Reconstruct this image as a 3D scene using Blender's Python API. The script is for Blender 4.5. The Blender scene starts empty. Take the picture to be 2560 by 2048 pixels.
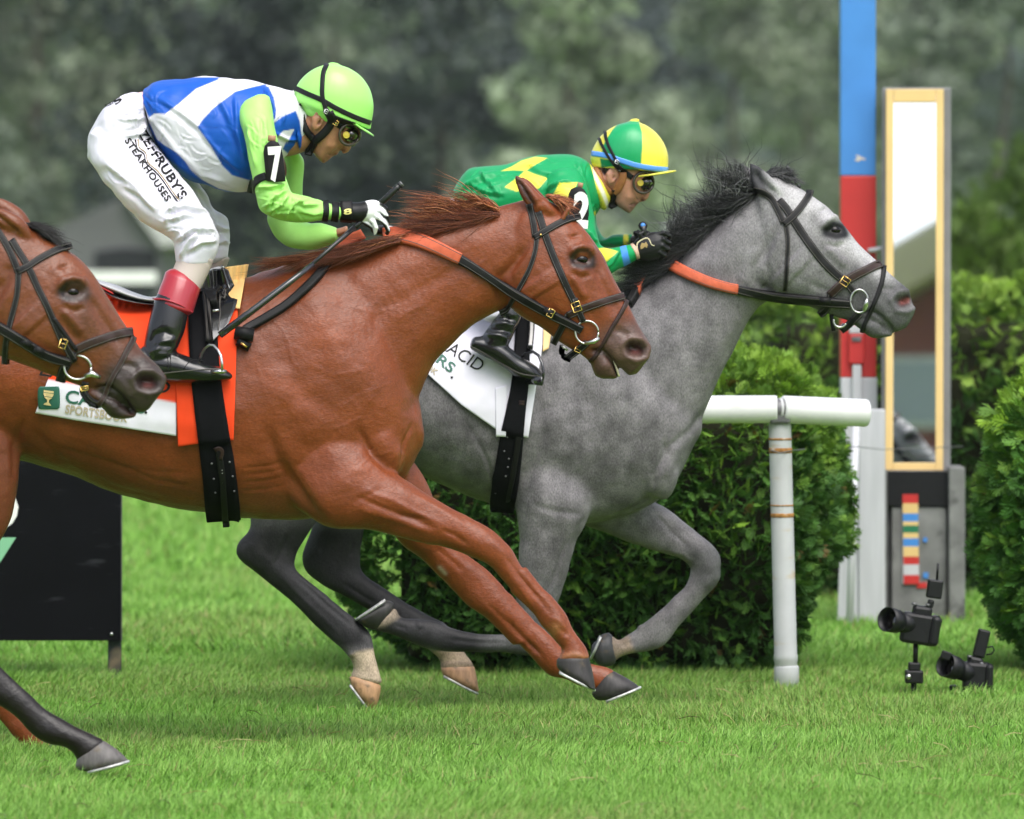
import bpy, bmesh, math, random
import numpy as np
from mathutils import Vector, Matrix
from mathutils.bvhtree import BVHTree

random.seed(7)
RNG = np.random.default_rng(11)
SC = bpy.context.scene
COL = SC.collection

# ------------------------------------------------------------------ camera, sky, sun, exposure
FPX, CX, HY, CAMZ = 18000.0, 1280.0, 650.0, 1.6        # long lens seen from the far rail, eye height 1.6 m
cam_d = bpy.data.cameras.new('camera')
cam = bpy.data.objects.new('camera', cam_d)
COL.objects.link(cam)
cam.location = (0, 0, CAMZ)
cam.rotation_euler = (math.radians(90), 0, 0)
cam_d.sensor_width = 36.0
cam_d.lens = 36.0 * FPX / 2560.0
cam_d.shift_y = -(1024.0 - HY) / 2560.0
cam_d.clip_start = 0.5
cam_d.clip_end = 3000
cam_d.dof.use_dof = True
cam_d.dof.focus_distance = 23.9
cam_d.dof.aperture_fstop = 4.5
SC.camera = cam

SUN_EL, SUN_AZ = math.radians(58), math.radians(158)      # high soft sun over the photographer's right shoulder
world = bpy.data.worlds.new('World')
SC.world = world
world.use_nodes = True
wn, wl = world.node_tree.nodes, world.node_tree.links
bg = wn['Background']
sky = wn.new('ShaderNodeTexSky')
sky.sky_type = 'NISHITA'
sky.sun_disc = False
sky.sun_elevation = SUN_EL
sky.sun_rotation = SUN_AZ
sky.dust_density = 3.0
sky.air_density = 1.0
hsv = wn.new('ShaderNodeHueSaturation')                   # cloud cover: most of the blue is gone
hsv.inputs['Saturation'].default_value = 0.5
wl.new(sky.outputs[0], hsv.inputs['Color'])
wl.new(hsv.outputs[0], bg.inputs['Color'])
bg.inputs['Strength'].default_value = 0.15
sun_d = bpy.data.lights.new('sun', 'SUN')
sun_d.energy = 1.4
sun_d.angle = math.radians(48)
sun_d.color = (1.0, 0.975, 0.94)
sun = bpy.data.objects.new('sun', sun_d)
COL.objects.link(sun)
_sd = Vector((math.cos(SUN_EL) * math.sin(SUN_AZ), math.cos(SUN_EL) * math.cos(SUN_AZ), math.sin(SUN_EL)))
sun.rotation_euler = (-_sd).to_track_quat('-Z', 'Y').to_euler()
sun.location = (0, 0, 60)
SC.view_settings.view_transform = 'Standard'
SC.view_settings.look = 'None'
SC.view_settings.gamma = 1.0
SC.view_settings.use_curve_mapping = False
SC.view_settings.exposure = 0.95
SC.render.engine = 'CYCLES'

# ------------------------------------------------------------------ measuring frames: photo pixels -> metres at a given distance
def fr(ox, oy, s):
    return (ox, oy, s)
D = fr(0, 0, .84219); A1 = fr(180, 120, 2.45); A2 = fr(1000, 260, 2.837); A3 = fr(1580, 360, 2.837)
A4 = fr(940, 420, 2.9135); A5 = fr(0, 500, 2.613); B1 = fr(560, 1100, 2.396); B2 = fr(1240, 1180, 2.874)
B3 = fr(1040, 780, 2.629); B4 = fr(1960, 1000, 2.2117); B5 = fr(0, 1080, 1.782)
C1 = fr(700, 150, 6.16); C2 = fr(1440, 280, 6.636); C3 = fr(780, 430, 7.187); C4 = fr(340, 640, 5.389)
C5 = fr(480, 900, 3.92); C6 = fr(2080, 180, 3.319); C7 = fr(1700, 760, 3.195)

def P(f, pts):                       # list of points of one measuring frame -> photo pixels
    return [(f[0] + p[0] / f[2], f[1] + p[1] / f[2]) + tuple(p[2:]) for p in pts]

def S(f, secs):                      # sections: two outline points + half depth (m) [+ depth offset m, + taper]
    return [(f[0] + s[0] / f[2], f[1] + s[1] / f[2], f[0] + s[2] / f[2], f[1] + s[3] / f[2]) + tuple(s[4:]) for s in secs]

def Wp(px, py, Y):
    return Vector(((px - CX) / FPX * Y, Y, CAMZ - (py - HY) / FPX * Y))

def m2p(Y):
    return FPX / Y

# ------------------------------------------------------------------ linking helpers
def world_origin(o):
    v = Vector((0, 0, 0))
    while o is not None:
        v += o.location
        o = o.parent
    return v

def tag(o, label, cat, group=None):
    o['label'] = label
    o['category'] = cat
    if group:
        o['group'] = group
    return o

def thing(name, loc, label, cat, group=None):
    o = bpy.data.objects.new(name, None)
    COL.objects.link(o)
    o.location = loc
    o.empty_display_size = .1
    return tag(o, label, cat, group)

class Pair(np.ndarray):               # vertices of a left and a right piece, one half each
    pass

def pair(V, F, Y0):
    m = V.copy(); m[:, 1] = 2 * Y0 - m[:, 1]
    F = F + [tuple(reversed([int(k) + len(V) for k in f])) for f in F]
    return np.concatenate([V, m]).view(Pair), F

def mk(name, V, F, mat, parent=None, smooth=True, col=None, origin=None, mats=None, midx=None):
    if isinstance(V, Pair):           # one object for each side
        h = len(V) // 2
        V = np.array(V); c = (lambda a, b: None if col is None else col[a:b])
        o = mk(name, V[:h], [f for f in F if max(f) < h], mat, parent, smooth, c(0, h), origin, mats, midx)
        mk(name, V[h:], [tuple(i - h for i in f) for f in F if min(f) >= h], mat, parent, smooth, c(h, 2 * h), origin, mats, midx)
        return o
    V = np.asarray(V, dtype=np.float64)
    if parent is not None:
        org = np.array(world_origin(parent))
    elif origin is not None:
        org = np.array(origin)
    else:
        org = np.array([V[:, 0].mean(), V[:, 1].mean(), V[:, 2].min()])
    me = bpy.data.meshes.new(name)
    if isinstance(F, np.ndarray):
        n, k = F.shape
        me.vertices.add(len(V)); me.loops.add(n * k); me.polygons.add(n)
        me.vertices.foreach_set('co', (V - org).astype(np.float32).ravel())
        me.loops.foreach_set('vertex_index', F.astype(np.int32).ravel())
        me.polygons.foreach_set('loop_start', np.arange(0, n * k, k, dtype=np.int32))
        me.update(calc_edges=True)
    else:
        me.from_pydata([tuple(v) for v in (V - org)], [], F)
    if smooth:
        me.polygons.foreach_set('use_smooth', np.ones(len(me.polygons), dtype=bool))
    if col is not None:
        a = me.color_attributes.new('Col', 'FLOAT_COLOR', 'POINT')
        c = np.ones((len(V), 4), dtype=np.float32); c[:, :3] = col
        a.data.foreach_set('color', c.ravel())
    for m in (mats or [mat]):
        me.materials.append(m)
    if midx is not None:
        me.polygons.foreach_set('material_index', np.asarray(midx, dtype=np.int32))
    me.update()
    o = bpy.data.objects.new(name, me)
    COL.objects.link(o)
    if parent is not None:
        o.parent = parent
    else:
        o.location = org
    return o

class MB:                            # collects simple shapes into one mesh
    def __init__(self):
        self.V = []; self.F = []; self.C = []
    def add(self, V, F, c=None):
        b = len(self.V)
        self.V += [tuple(v) for v in V]
        self.F += [tuple(i + b for i in f) for f in F]
        self.C += [c or (1, 1, 1)] * len(V)
        return self
    def box(self, c, s, rot=None, bev=0.0, col=None):
        bm = bmesh.new()
        bmesh.ops.create_cube(bm, size=1)
        bmesh.ops.scale(bm, vec=s, verts=bm.verts)
        if bev:
            bmesh.ops.bevel(bm, geom=list(bm.edges), offset=bev, segments=2, affect='EDGES', profile=.5)
        if rot is not None:
            bmesh.ops.transform(bm, matrix=rot.to_4x4(), verts=bm.verts)
        bmesh.ops.translate(bm, vec=c, verts=bm.verts)
        bm.verts.index_update()
        self.add([v.co[:] for v in bm.verts], [[v.index for v in f.verts] for f in bm.faces], col)
        bm.free()
        return self
    def tube(self, pts, rad, seg=10, cap=True, col=None, flat=1.0):
        V, F = tube(pts, rad, seg, cap, flat)
        return self.add(V, F, col)
    def build(self, name, mat, parent=None, smooth=False, col=False, origin=None):
        return mk(name, self.V, self.F, mat, parent, smooth, np.array(self.C) if col else None, origin)

def tube(pts, rad, seg=10, cap=True, flat=1.0):
    pts = [Vector(p) for p in pts]
    n = len(pts)
    if not hasattr(rad, '__len__'):
        rad = [rad] * n
    V, F = [], []
    t0 = (pts[1] - pts[0]).normalized()
    up = Vector((0, 1, 0)) if abs(t0.y) < .9 else Vector((0, 0, 1))
    for i, p in enumerate(pts):
        t = (pts[min(i + 1, n - 1)] - pts[max(i - 1, 0)]).normalized()
        b = t.cross(up)
        if b.length < 1e-5:
            b = t.cross(Vector((1, 0, 0)))
        b.normalize()
        up = b.cross(t).normalized()
        for k in range(seg):
            a = 2 * math.pi * k / seg
            V.append(p + rad[i] * (math.cos(a) * b + math.sin(a) * flat * up))
    for i in range(n - 1):
        for k in range(seg):
            k2 = (k + 1) % seg
            F.append((i * seg + k, i * seg + k2, (i + 1) * seg + k2, (i + 1) * seg + k))
    if cap:
        F.append(tuple(range(seg - 1, -1, -1)))
        F.append(tuple((n - 1) * seg + k for k in range(seg)))
    return [tuple(v) for v in V], F

def lathe(profile, center, axis=Vector((0, 0, 1)), seg=24):      # profile of (radius, height along axis)
    q = Vector((0, 0, 1)).rotation_difference(Vector(axis).normalized())
    V, F = [], []
    n = len(profile)
    for r, h in profile:
        for k in range(seg):
            a = 2 * math.pi * k / seg
            V.append(tuple(q @ Vector((r * math.cos(a), r * math.sin(a), h)) + Vector(center)))
    for i in range(n - 1):
        for k in range(seg):
            k2 = (k + 1) % seg
            F.append((i * seg + k, i * seg + k2, (i + 1) * seg + k2, (i + 1) * seg + k))
    F.append(tuple(range(seg - 1, -1, -1)))
    F.append(tuple((n - 1) * seg + k for k in range(seg)))
    return V, F

# ------------------------------------------------------------------ curves, lofts, noise
def cat(arr, step):
    """Catmull-Rom through rows of arr; step = spacing in the units of the first columns."""
    A = np.asarray(arr, dtype=float)
    if len(A) < 3:
        n = max(2, int(np.linalg.norm(A[-1][:2] - A[0][:2]) / step) + 1)
        t = np.linspace(0, 1, n)[:, None]
        return A[0] * (1 - t) + A[-1] * t
    E = np.vstack([2 * A[0] - A[1], A, 2 * A[-1] - A[-2]])
    out = []
    for i in range(1, len(E) - 2):
        d = max(np.linalg.norm(E[i + 1][:2] - E[i][:2]), np.linalg.norm(E[i + 1][2:4] - E[i][2:4]) if A.shape[1] > 3 else 0)
        n = max(1, int(round(d / step)))
        for k in range(n):
            t = k / n
            out.append(.5 * (2 * E[i] + (E[i + 1] - E[i - 1]) * t + (2 * E[i - 1] - 5 * E[i] + 4 * E[i + 1] - E[i + 2]) * t * t
                             + (3 * E[i] - E[i - 1] - 3 * E[i + 1] + E[i + 2]) * t ** 3))
    out.append(A[-1])
    return np.array(out)

def loft(secs, Y0, seg=26, step=14, e=2.0):
    A = np.array([tuple(s) + (0,) * (7 - len(s)) for s in secs], dtype=float)
    A = cat(A, step)
    A[:, 4] = np.maximum(A[:, 4], .002)
    V, F = [], []
    th = np.linspace(0, 2 * np.pi, seg, endpoint=False)
    ct = np.sign(np.cos(th)) * np.abs(np.cos(th)) ** (2 / e)
    st = np.sign(np.sin(th)) * np.abs(np.sin(th)) ** (2 / e)
    def ring(r, sc=1.0, off=(0, 0)):
        Yc = Y0 + r[5]
        c = np.array([(r[0] + r[2]) / 2 + off[0], (r[1] + r[3]) / 2 + off[1]]); h = np.array([(r[0] - r[2]) / 2, (r[1] - r[3]) / 2]) * sc
        px = c[0] + h[0] * ct; py = c[1] + h[1] * ct
        x = (px - CX) / FPX * Yc; z = CAMZ - (py - HY) / FPX * Yc
        y = Yc + r[4] * sc * st * (1 - r[6] * ct)
        return np.stack([x, y, z], 1)
    def dom(r, q):
        d = np.array([(r[0] + r[2] - q[0] - q[2]) / 2, (r[1] + r[3] - q[1] - q[3]) / 2])
        L = np.linalg.norm(d) + 1e-9
        w = .5 * min(np.hypot(r[0] - r[2], r[1] - r[3]) / 2, r[4] * m2p(Y0))
        return d / L * w
    d0 = dom(A[0], A[1]); d1 = dom(A[-1], A[-2])
    rings = [ring(A[0], .45, d0 * .8), ring(A[0], .8, d0 * .45)] + [ring(r) for r in A] + [ring(A[-1], .8, d1 * .45), ring(A[-1], .45, d1 * .8)]
    n = len(rings)
    V = np.vstack(rings)
    for i in range(n - 1):
        for k in range(seg):
            k2 = (k + 1) % seg
            F.append((i * seg + k, (i + 1) * seg + k, (i + 1) * seg + k2, i * seg + k2))
    F.append(tuple(range(seg)))
    F.append(tuple((n - 1) * seg + k for k in range(seg - 1, -1, -1)))
    return V, F

def blob(px, py, Y0, rx, ry, rz, dy=0, ang=0):        # ellipsoid, pixel radii in the picture plane, metre depth
    a = math.radians(ang)
    ux, uy = math.cos(a), math.sin(a)
    secs = []
    for t in np.linspace(-1, 1, 9):
        s = math.sqrt(max(0, 1 - t * t * .97))
        cx, cy = px + ux * rx * t, py + uy * rx * t
        secs.append((cx - uy * ry * s, cy + ux * ry * s, cx + uy * ry * s, cy - ux * ry * s, rz * s, dy))
    return loft(secs, Y0, 18, 10)

def vnoise(Pt, scale, seed=0):                        # smooth value noise, -1..1
    q = np.asarray(Pt) * scale
    i = np.floor(q).astype(np.int64); f = q - i
    f = f * f * (3 - 2 * f)
    def h(a, b, c):
        n = (a * 374761393 + b * 668265263 + c * 1274126177 + seed * 97531) & 0x7fffffff
        n = ((n ^ (n >> 13)) * 1274126177) & 0x7fffffff
        return ((n ^ (n >> 16)) & 0xffff) / 32767.5 - 1
    x, y, z = i[:, 0], i[:, 1], i[:, 2]
    fx, fy, fz = f[:, 0], f[:, 1], f[:, 2]
    def L(a, b, t):
        return a + (b - a) * t
    return L(L(L(h(x, y, z), h(x + 1, y, z), fx), L(h(x, y + 1, z), h(x + 1, y + 1, z), fx), fy),
             L(L(h(x, y, z + 1), h(x + 1, y, z + 1), fx), L(h(x, y + 1, z + 1), h(x + 1, y + 1, z + 1), fx), fy), fz)

def remesh(shapes, voxel):
    m = MB()
    for V, F in shapes:
        m.add(V, F)
    me = bpy.data.meshes.new('tmp')
    me.from_pydata(m.V, [], m.F)
    bm = bmesh.new(); bm.from_mesh(me)
    bmesh.ops.recalc_face_normals(bm, faces=bm.faces)
    bm.to_mesh(me); bm.free()
    o = bpy.data.objects.new('tmp', me)
    COL.objects.link(o)
    md = o.modifiers.new('r', 'REMESH')
    md.mode = 'VOXEL'; md.voxel_size = voxel
    dg = bpy.context.evaluated_depsgraph_get()
    ev = o.evaluated_get(dg)
    out = bpy.data.meshes.new_from_object(ev)
    V = np.empty(len(out.vertices) * 3); out.vertices.foreach_get('co', V)
    V = V.reshape(-1, 3)
    n = len(out.polygons)
    F = np.empty(len(out.loops), dtype=np.int32); out.loops.foreach_get('vertex_index', F)
    tot = np.empty(n, dtype=np.int32); out.polygons.foreach_get('loop_total', tot)
    assert (tot == 4).all()
    bpy.data.objects.remove(o); bpy.data.meshes.remove(me); bpy.data.meshes.remove(out)
    return V, F.reshape(-1, 4)

def seg_dist(X, pts, closed=False):
    """distance of the points X (n,2) to a polyline, with the fraction along it"""
    p = np.asarray(pts, dtype=float)[:, :2]
    if closed:
        p = np.vstack([p, p[:1]])
    best = np.full(len(X), 1e9); fr_ = np.zeros(len(X))
    L = np.concatenate([[0], np.cumsum(np.linalg.norm(np.diff(p, axis=0), axis=1))])
    for i in range(len(p) - 1):
        a, b = p[i], p[i + 1]; ab = b - a
        t = np.clip(((X - a) @ ab) / (ab @ ab + 1e-9), 0, 1)
        d = np.linalg.norm(X - a - t[:, None] * ab, axis=1)
        m = d < best
        best[m] = d[m]; fr_[m] = (L[i] + t[m] * (L[i + 1] - L[i])) / (L[-1] + 1e-9)
    return best, fr_

def poly_sd(X, poly):
    p = np.asarray(poly, dtype=float)[:, :2]
    d, _ = seg_dist(X, p, True)
    ins = np.zeros(len(X), dtype=bool)
    j = len(p) - 1
    for i in range(len(p)):
        xi, yi = p[i]; xj, yj = p[j]
        c = ((yi > X[:, 1]) != (yj > X[:, 1])) & (X[:, 0] < (xj - xi) * (X[:, 1] - yi) / (yj - yi + 1e-12) + xi)
        ins ^= c
        j = i
    return np.where(ins, d, -d)

class Sculpt:
    def __init__(self, shapes, voxel, Y0, base=(.5, .5, .5), smooth=4):
        self.V, self.F = remesh(shapes, voxel)
        self.Y0 = Y0
        F = self.F
        self.ea = np.concatenate([F[:, 0], F[:, 1], F[:, 2], F[:, 3], F[:, 1], F[:, 2], F[:, 3], F[:, 0]])
        self.eb = np.concatenate([F[:, 1], F[:, 2], F[:, 3], F[:, 0], F[:, 0], F[:, 1], F[:, 2], F[:, 3]])
        self.deg = np.bincount(self.ea, minlength=len(self.V)).astype(float)
        self.C = np.tile(np.array(base, dtype=float), (len(self.V), 1))
        self.smooth(smooth)
    def avg(self, A):
        return np.stack([np.bincount(self.ea, weights=A[self.eb, k], minlength=len(A)) / self.deg for k in range(A.shape[1])], 1)
    def smooth(self, n, lam=.6, mu=-.62, mask=None):
        for _ in range(n):
            for w in (lam, mu):
                d = self.avg(self.V) - self.V
                self.V += (w if mask is None else w * mask[:, None]) * d
        self.refresh()
    def relax(self, n, mask=None):
        for _ in range(n):
            d = self.avg(self.V) - self.V
            self.V += .5 * (d if mask is None else d * mask[:, None])
        self.refresh()
    def refresh(self):
        V, F = self.V, self.F
        fn = np.cross(V[F[:, 2]] - V[F[:, 0]], V[F[:, 3]] - V[F[:, 1]])
        N = np.zeros_like(V)
        for k in range(4):
            for c in range(3):
                N[:, c] += np.bincount(F[:, k], weights=fn[:, c], minlength=len(V))
        self.N = N / (np.linalg.norm(N, axis=1)[:, None] + 1e-12)
        y = self.Y0 - np.abs(V[:, 1] - self.Y0)
        self.X = np.stack([CX + FPX * V[:, 0] / y, HY + FPX * (CAMZ - V[:, 2]) / y], 1)
        y = V[:, 1]
        self.Xn = np.stack([CX + FPX * V[:, 0] / y, HY + FPX * (CAMZ - V[:, 2]) / y], 1)
        self.near = V[:, 1] < self.Y0
    def side(self, s, X):
        if s == 'both':
            return np.ones(len(X))
        return (self.near if s == 'near' else ~self.near).astype(float)
    def stroke(self, pts, r, h, s='both', taper=True, face=True, ymax=None):
        """carve (h<0) or raise (h>0, metres) a line of half width r (pixels)"""
        X = self.X if s == 'both' else self.Xn
        d, f = seg_dist(X, pts) if len(pts) > 1 else (np.linalg.norm(X - np.array(pts[0][:2]), axis=1), np.full(len(X), .5))
        w = np.exp(-(d / r) ** 2) * self.side(s, X)
        if taper and len(pts) > 1:
            w *= np.clip(np.minimum(f, 1 - f) * 5 + .15, 0, 1)
        if face:
            w *= np.clip(np.abs(self.N[:, 1]) * 2.2 - .15, 0, 1)
        if ymax is not None:
            w *= self.V[:, 1] < self.Y0 + ymax
        self.V += self.N * (w * h)[:, None]
        return self
    def paint(self, poly, col, feather=3, s='both', a=1.0):
        X = self.X if s == 'both' else self.Xn
        sd = poly_sd(X, poly)
        w = np.clip(sd / feather + .5, 0, 1) * self.side(s, X) * a
        self.C += (np.array(col) - self.C) * w[:, None]
        return self
    def pline(self, pts, r, col, a=1.0, s='both', hard=False, taper=False):
        X = self.X if s == 'both' else self.Xn
        d, f = seg_dist(X, pts) if len(pts) > 1 else (np.linalg.norm(X - np.array(pts[0][:2]), axis=1), np.full(len(X), .5))
        w = (np.clip((r - d) / 2 + .5, 0, 1) if hard else np.exp(-(d / r) ** 2)) * self.side(s, X) * a
        if taper:
            w *= np.clip(np.minimum(f, 1 - f) * 5 + .1, 0, 1)
        self.C += (np.array(col) - self.C) * w[:, None]
        return self
    def noise(self, scale, amp, seed=0, mask=None):
        n = vnoise(self.V, scale, seed)
        if mask is not None:
            n = n * mask
        self.V += self.N * (n * amp)[:, None]
        return self
    def bvh(self):
        self.tree = BVHTree.FromPolygons([tuple(v) for v in self.V], [tuple(f) for f in self.F.tolist()])
        return self.tree
    def build(self, name, mat, parent=None, origin=None):
        return mk(name, self.V, self.F, mat, parent, True, np.clip(self.C, 0, 1), origin)

CAMP = Vector((0, 0, CAMZ))
def shoot(trees, px, py):
    d = Vector(((px - CX) / FPX, 1.0, -(py - HY) / FPX)).normalized()
    best = None
    for t in trees:
        h = t.ray_cast(CAMP, d)
        if h[0] is not None and (best is None or h[3] < best[3]):
            best = h
    return best

def drape(trees, pts, width, lift=.002, thick=.003, step=7, mirror=None, across=5, depth=None, taut=3, ww=None, crown=0.0, closed_far=None):
    """a strap laid along photo-pixel points on the surfaces behind it; returns (V,F)"""
    A = [tuple(p[:2]) + ((p[2] if len(p) > 2 else width),) for p in pts]
    A = np.array(A, dtype=float)
    if len(A) > 2:
        B = cat(np.column_stack([A[:, :2], A[:, 2]]), step)
    else:
        B = cat(A, step)
    n = len(B)
    T = np.gradient(B[:, :2], axis=0)
    T /= np.linalg.norm(T, axis=1)[:, None] + 1e-9
    Nn = np.stack([-T[:, 1], T[:, 0]], 1)
    us = np.linspace(-.5, .5, across)
    Pt = np.zeros((n, across, 2)); Y = np.full((n, across), np.nan); NO = np.zeros((n, across, 3))
    for i in range(n):
        for j, u in enumerate(us):
            q = B[i, :2] + Nn[i] * u * B[i, 2]
            Pt[i, j] = q
            h = shoot(trees, q[0], q[1]) if depth is None else None
            if h is not None:
                Y[i, j] = h[0].y
                no = h[1] if h[1].y < 0 else -h[1]
                NO[i, j] = no[:]
    if depth is not None:
        dd = np.interp(np.linspace(0, 1, n), np.linspace(0, 1, len(depth)), depth) if hasattr(depth, '__len__') else np.full(n, depth)
        Y[:] = dd[:, None]
        NO[:] = (0, -1, 0)
    bad = np.isnan(Y)
    if bad.all():
        Y[:] = 24; bad[:] = False
    for j in range(across):                     # misses: carry on from neighbours across, then along
        pass
    for i in range(n):
        g = ~np.isnan(Y[i])
        if g.any() and not g.all():
            Y[i, ~g] = np.interp(us[~g], us[g], Y[i, g])
            k = np.argmax(g)
            NO[i, ~g] = NO[i, k]
    rows = ~np.isnan(Y[:, 0])
    for j in range(across):
        Y[~rows, j] = np.interp(np.where(~rows)[0], np.where(rows)[0], Y[rows, j])
    NO[~rows] = (0, -1, 0)
    for _ in range(taut):
        Ys = Y.copy()
        Ys[1:-1] = (Y[:-2] + 2 * Y[1:-1] + Y[2:]) / 4
        Y = np.minimum(Y, Ys)
        NO[1:-1] = (NO[:-2] + NO[1:-1] + NO[2:]) / 3
    NO /= np.linalg.norm(NO, axis=2)[:, :, None] + 1e-9
    V = np.zeros((n, across, 3))
    V[:, :, 0] = (Pt[:, :, 0] - CX) / FPX * Y; V[:, :, 1] = Y; V[:, :, 2] = CAMZ - (Pt[:, :, 1] - HY) / FPX * Y
    bul = 1 + crown * (1 - (2 * us) ** 2)
    top = V + NO * (lift + thick * bul)[None, :, None]
    bot = V - NO * .004
    VV = np.concatenate([top.reshape(-1, 3), bot.reshape(-1, 3)])
    F = []
    o = n * across
    for i in range(n - 1):
        for j in range(across - 1):
            a, b, c, d = i * across + j, i * across + j + 1, (i + 1) * across + j + 1, (i + 1) * across + j
            F.append((a, d, c, b)); F.append((o + a, o + b, o + c, o + d))
        for j in (0, across - 1):
            a, d = i * across + j, (i + 1) * across + j
            F.append((a, o + a, o + d, d) if j == 0 else (d, o + d, o + a, a))
    for i in (0, n - 1):
        for j in range(across - 1):
            a, b = i * across + j, i * across + j + 1
            F.append((a, b, o + b, o + a) if i == 0 else (b, a, o + a, o + b))
    if mirror is not None:
        VV, F = pair(VV, F, mirror)
    return VV, F

def text_mesh(body, font_scale=1.0, bold=0.0, shear=0.0, space=1.0):
    cu = bpy.data.curves.new('txt', 'FONT')
    cu.body = body
    cu.size = 1.0
    cu.offset = bold
    cu.shear = shear
    cu.space_character = space
    cu.resolution_u = 4
    o = bpy.data.objects.new('txt', cu)
    COL.objects.link(o)
    dg = bpy.context.evaluated_depsgraph_get()
    me = bpy.data.meshes.new_from_object(o.evaluated_get(dg))
    V = np.array([v.co[:] for v in me.vertices]); F = [tuple(p.vertices) for p in me.polygons]
    bpy.data.objects.remove(o); bpy.data.curves.remove(cu); bpy.data.meshes.remove(me)
    lo, hi = V.min(0), V.max(0)
    return V, F, lo, hi

def decal(trees, V2, F, lift=.002, fallback=24.0):
    """flat print: photo-pixel vertices laid on the surface behind them"""
    out, ys = [], []
    hits = [shoot(trees, x, y) for x, y in V2]
    known = [h[0].y for h in hits if h is not None]
    fb = float(np.median(known)) if known else fallback
    for (x, y), h in zip(V2, hits):
        if h is None:
            out.append(tuple(Wp(x, y, fb - lift)))
        else:
            no = h[1] if h[1].y < 0 else -h[1]
            out.append(tuple(h[0] + (no * .4 + Vector((0, -.6, 0))) * lift))
    F2 = []
    for f in F:
        a, b, c = (np.array(V2[f[i]]) for i in (0, 1, 2))
        s = np.cross(b - a, c - a)
        F2.append(tuple(f) if s < 0 else tuple(reversed(f)))
    return out, F2

def text_px(body, p0, p1, height, bold=0.0, shear=0.0, space=1.0, bend=None):
    """text laid from p0 to p1 (baseline, photo pixels), cap height in pixels"""
    V, F, lo, hi = text_mesh(body, 1, bold, shear, space)
    p0, p1 = np.array(p0[:2]), np.array(p1[:2])
    ax = (p1 - p0); L = np.linalg.norm(ax); ax /= L
    up = np.array([ax[1], -ax[0]])
    u = (V[:, 0] - lo[0]) / (hi[0] - lo[0]); v = (V[:, 1]) / (hi[1])
    X = p0 + u[:, None] * ax * L + v[:, None] * up * height
    if bend is not None:
        X += (np.sin(u * np.pi) * bend)[:, None] * up
    return X, F

def hair(strands, seg, rad, colf):
    """strands: list of arrays of 3-D control points"""
    V, F, C = [], [], []
    b = 0
    for st, c in zip(strands, colf):
        Q = np.asarray(st); n = len(Q)
        T = np.gradient(Q, axis=0); T /= np.linalg.norm(T, axis=1)[:, None] + 1e-9
        B = np.cross(T, np.array([.13, 1, .21])); B /= np.linalg.norm(B, axis=1)[:, None] + 1e-9
        N = np.cross(B, T)
        w = rad * (1 - np.linspace(0, 1, n) ** 2 * .88)
        for k in range(3):
            a = 2 * np.pi * k / 3
            V.append(Q + w[:, None] * (np.cos(a) * B + np.sin(a) * N))
        for i in range(n - 1):
            for k in range(3):
                k2 = (k + 1) % 3
                F.append((b + k * n + i, b + k2 * n + i, b + k2 * n + i + 1, b + k * n + i + 1))
        C += [c] * (3 * n)
        b += 3 * n
    return np.vstack(V), np.array(F), np.array(C)

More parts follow.
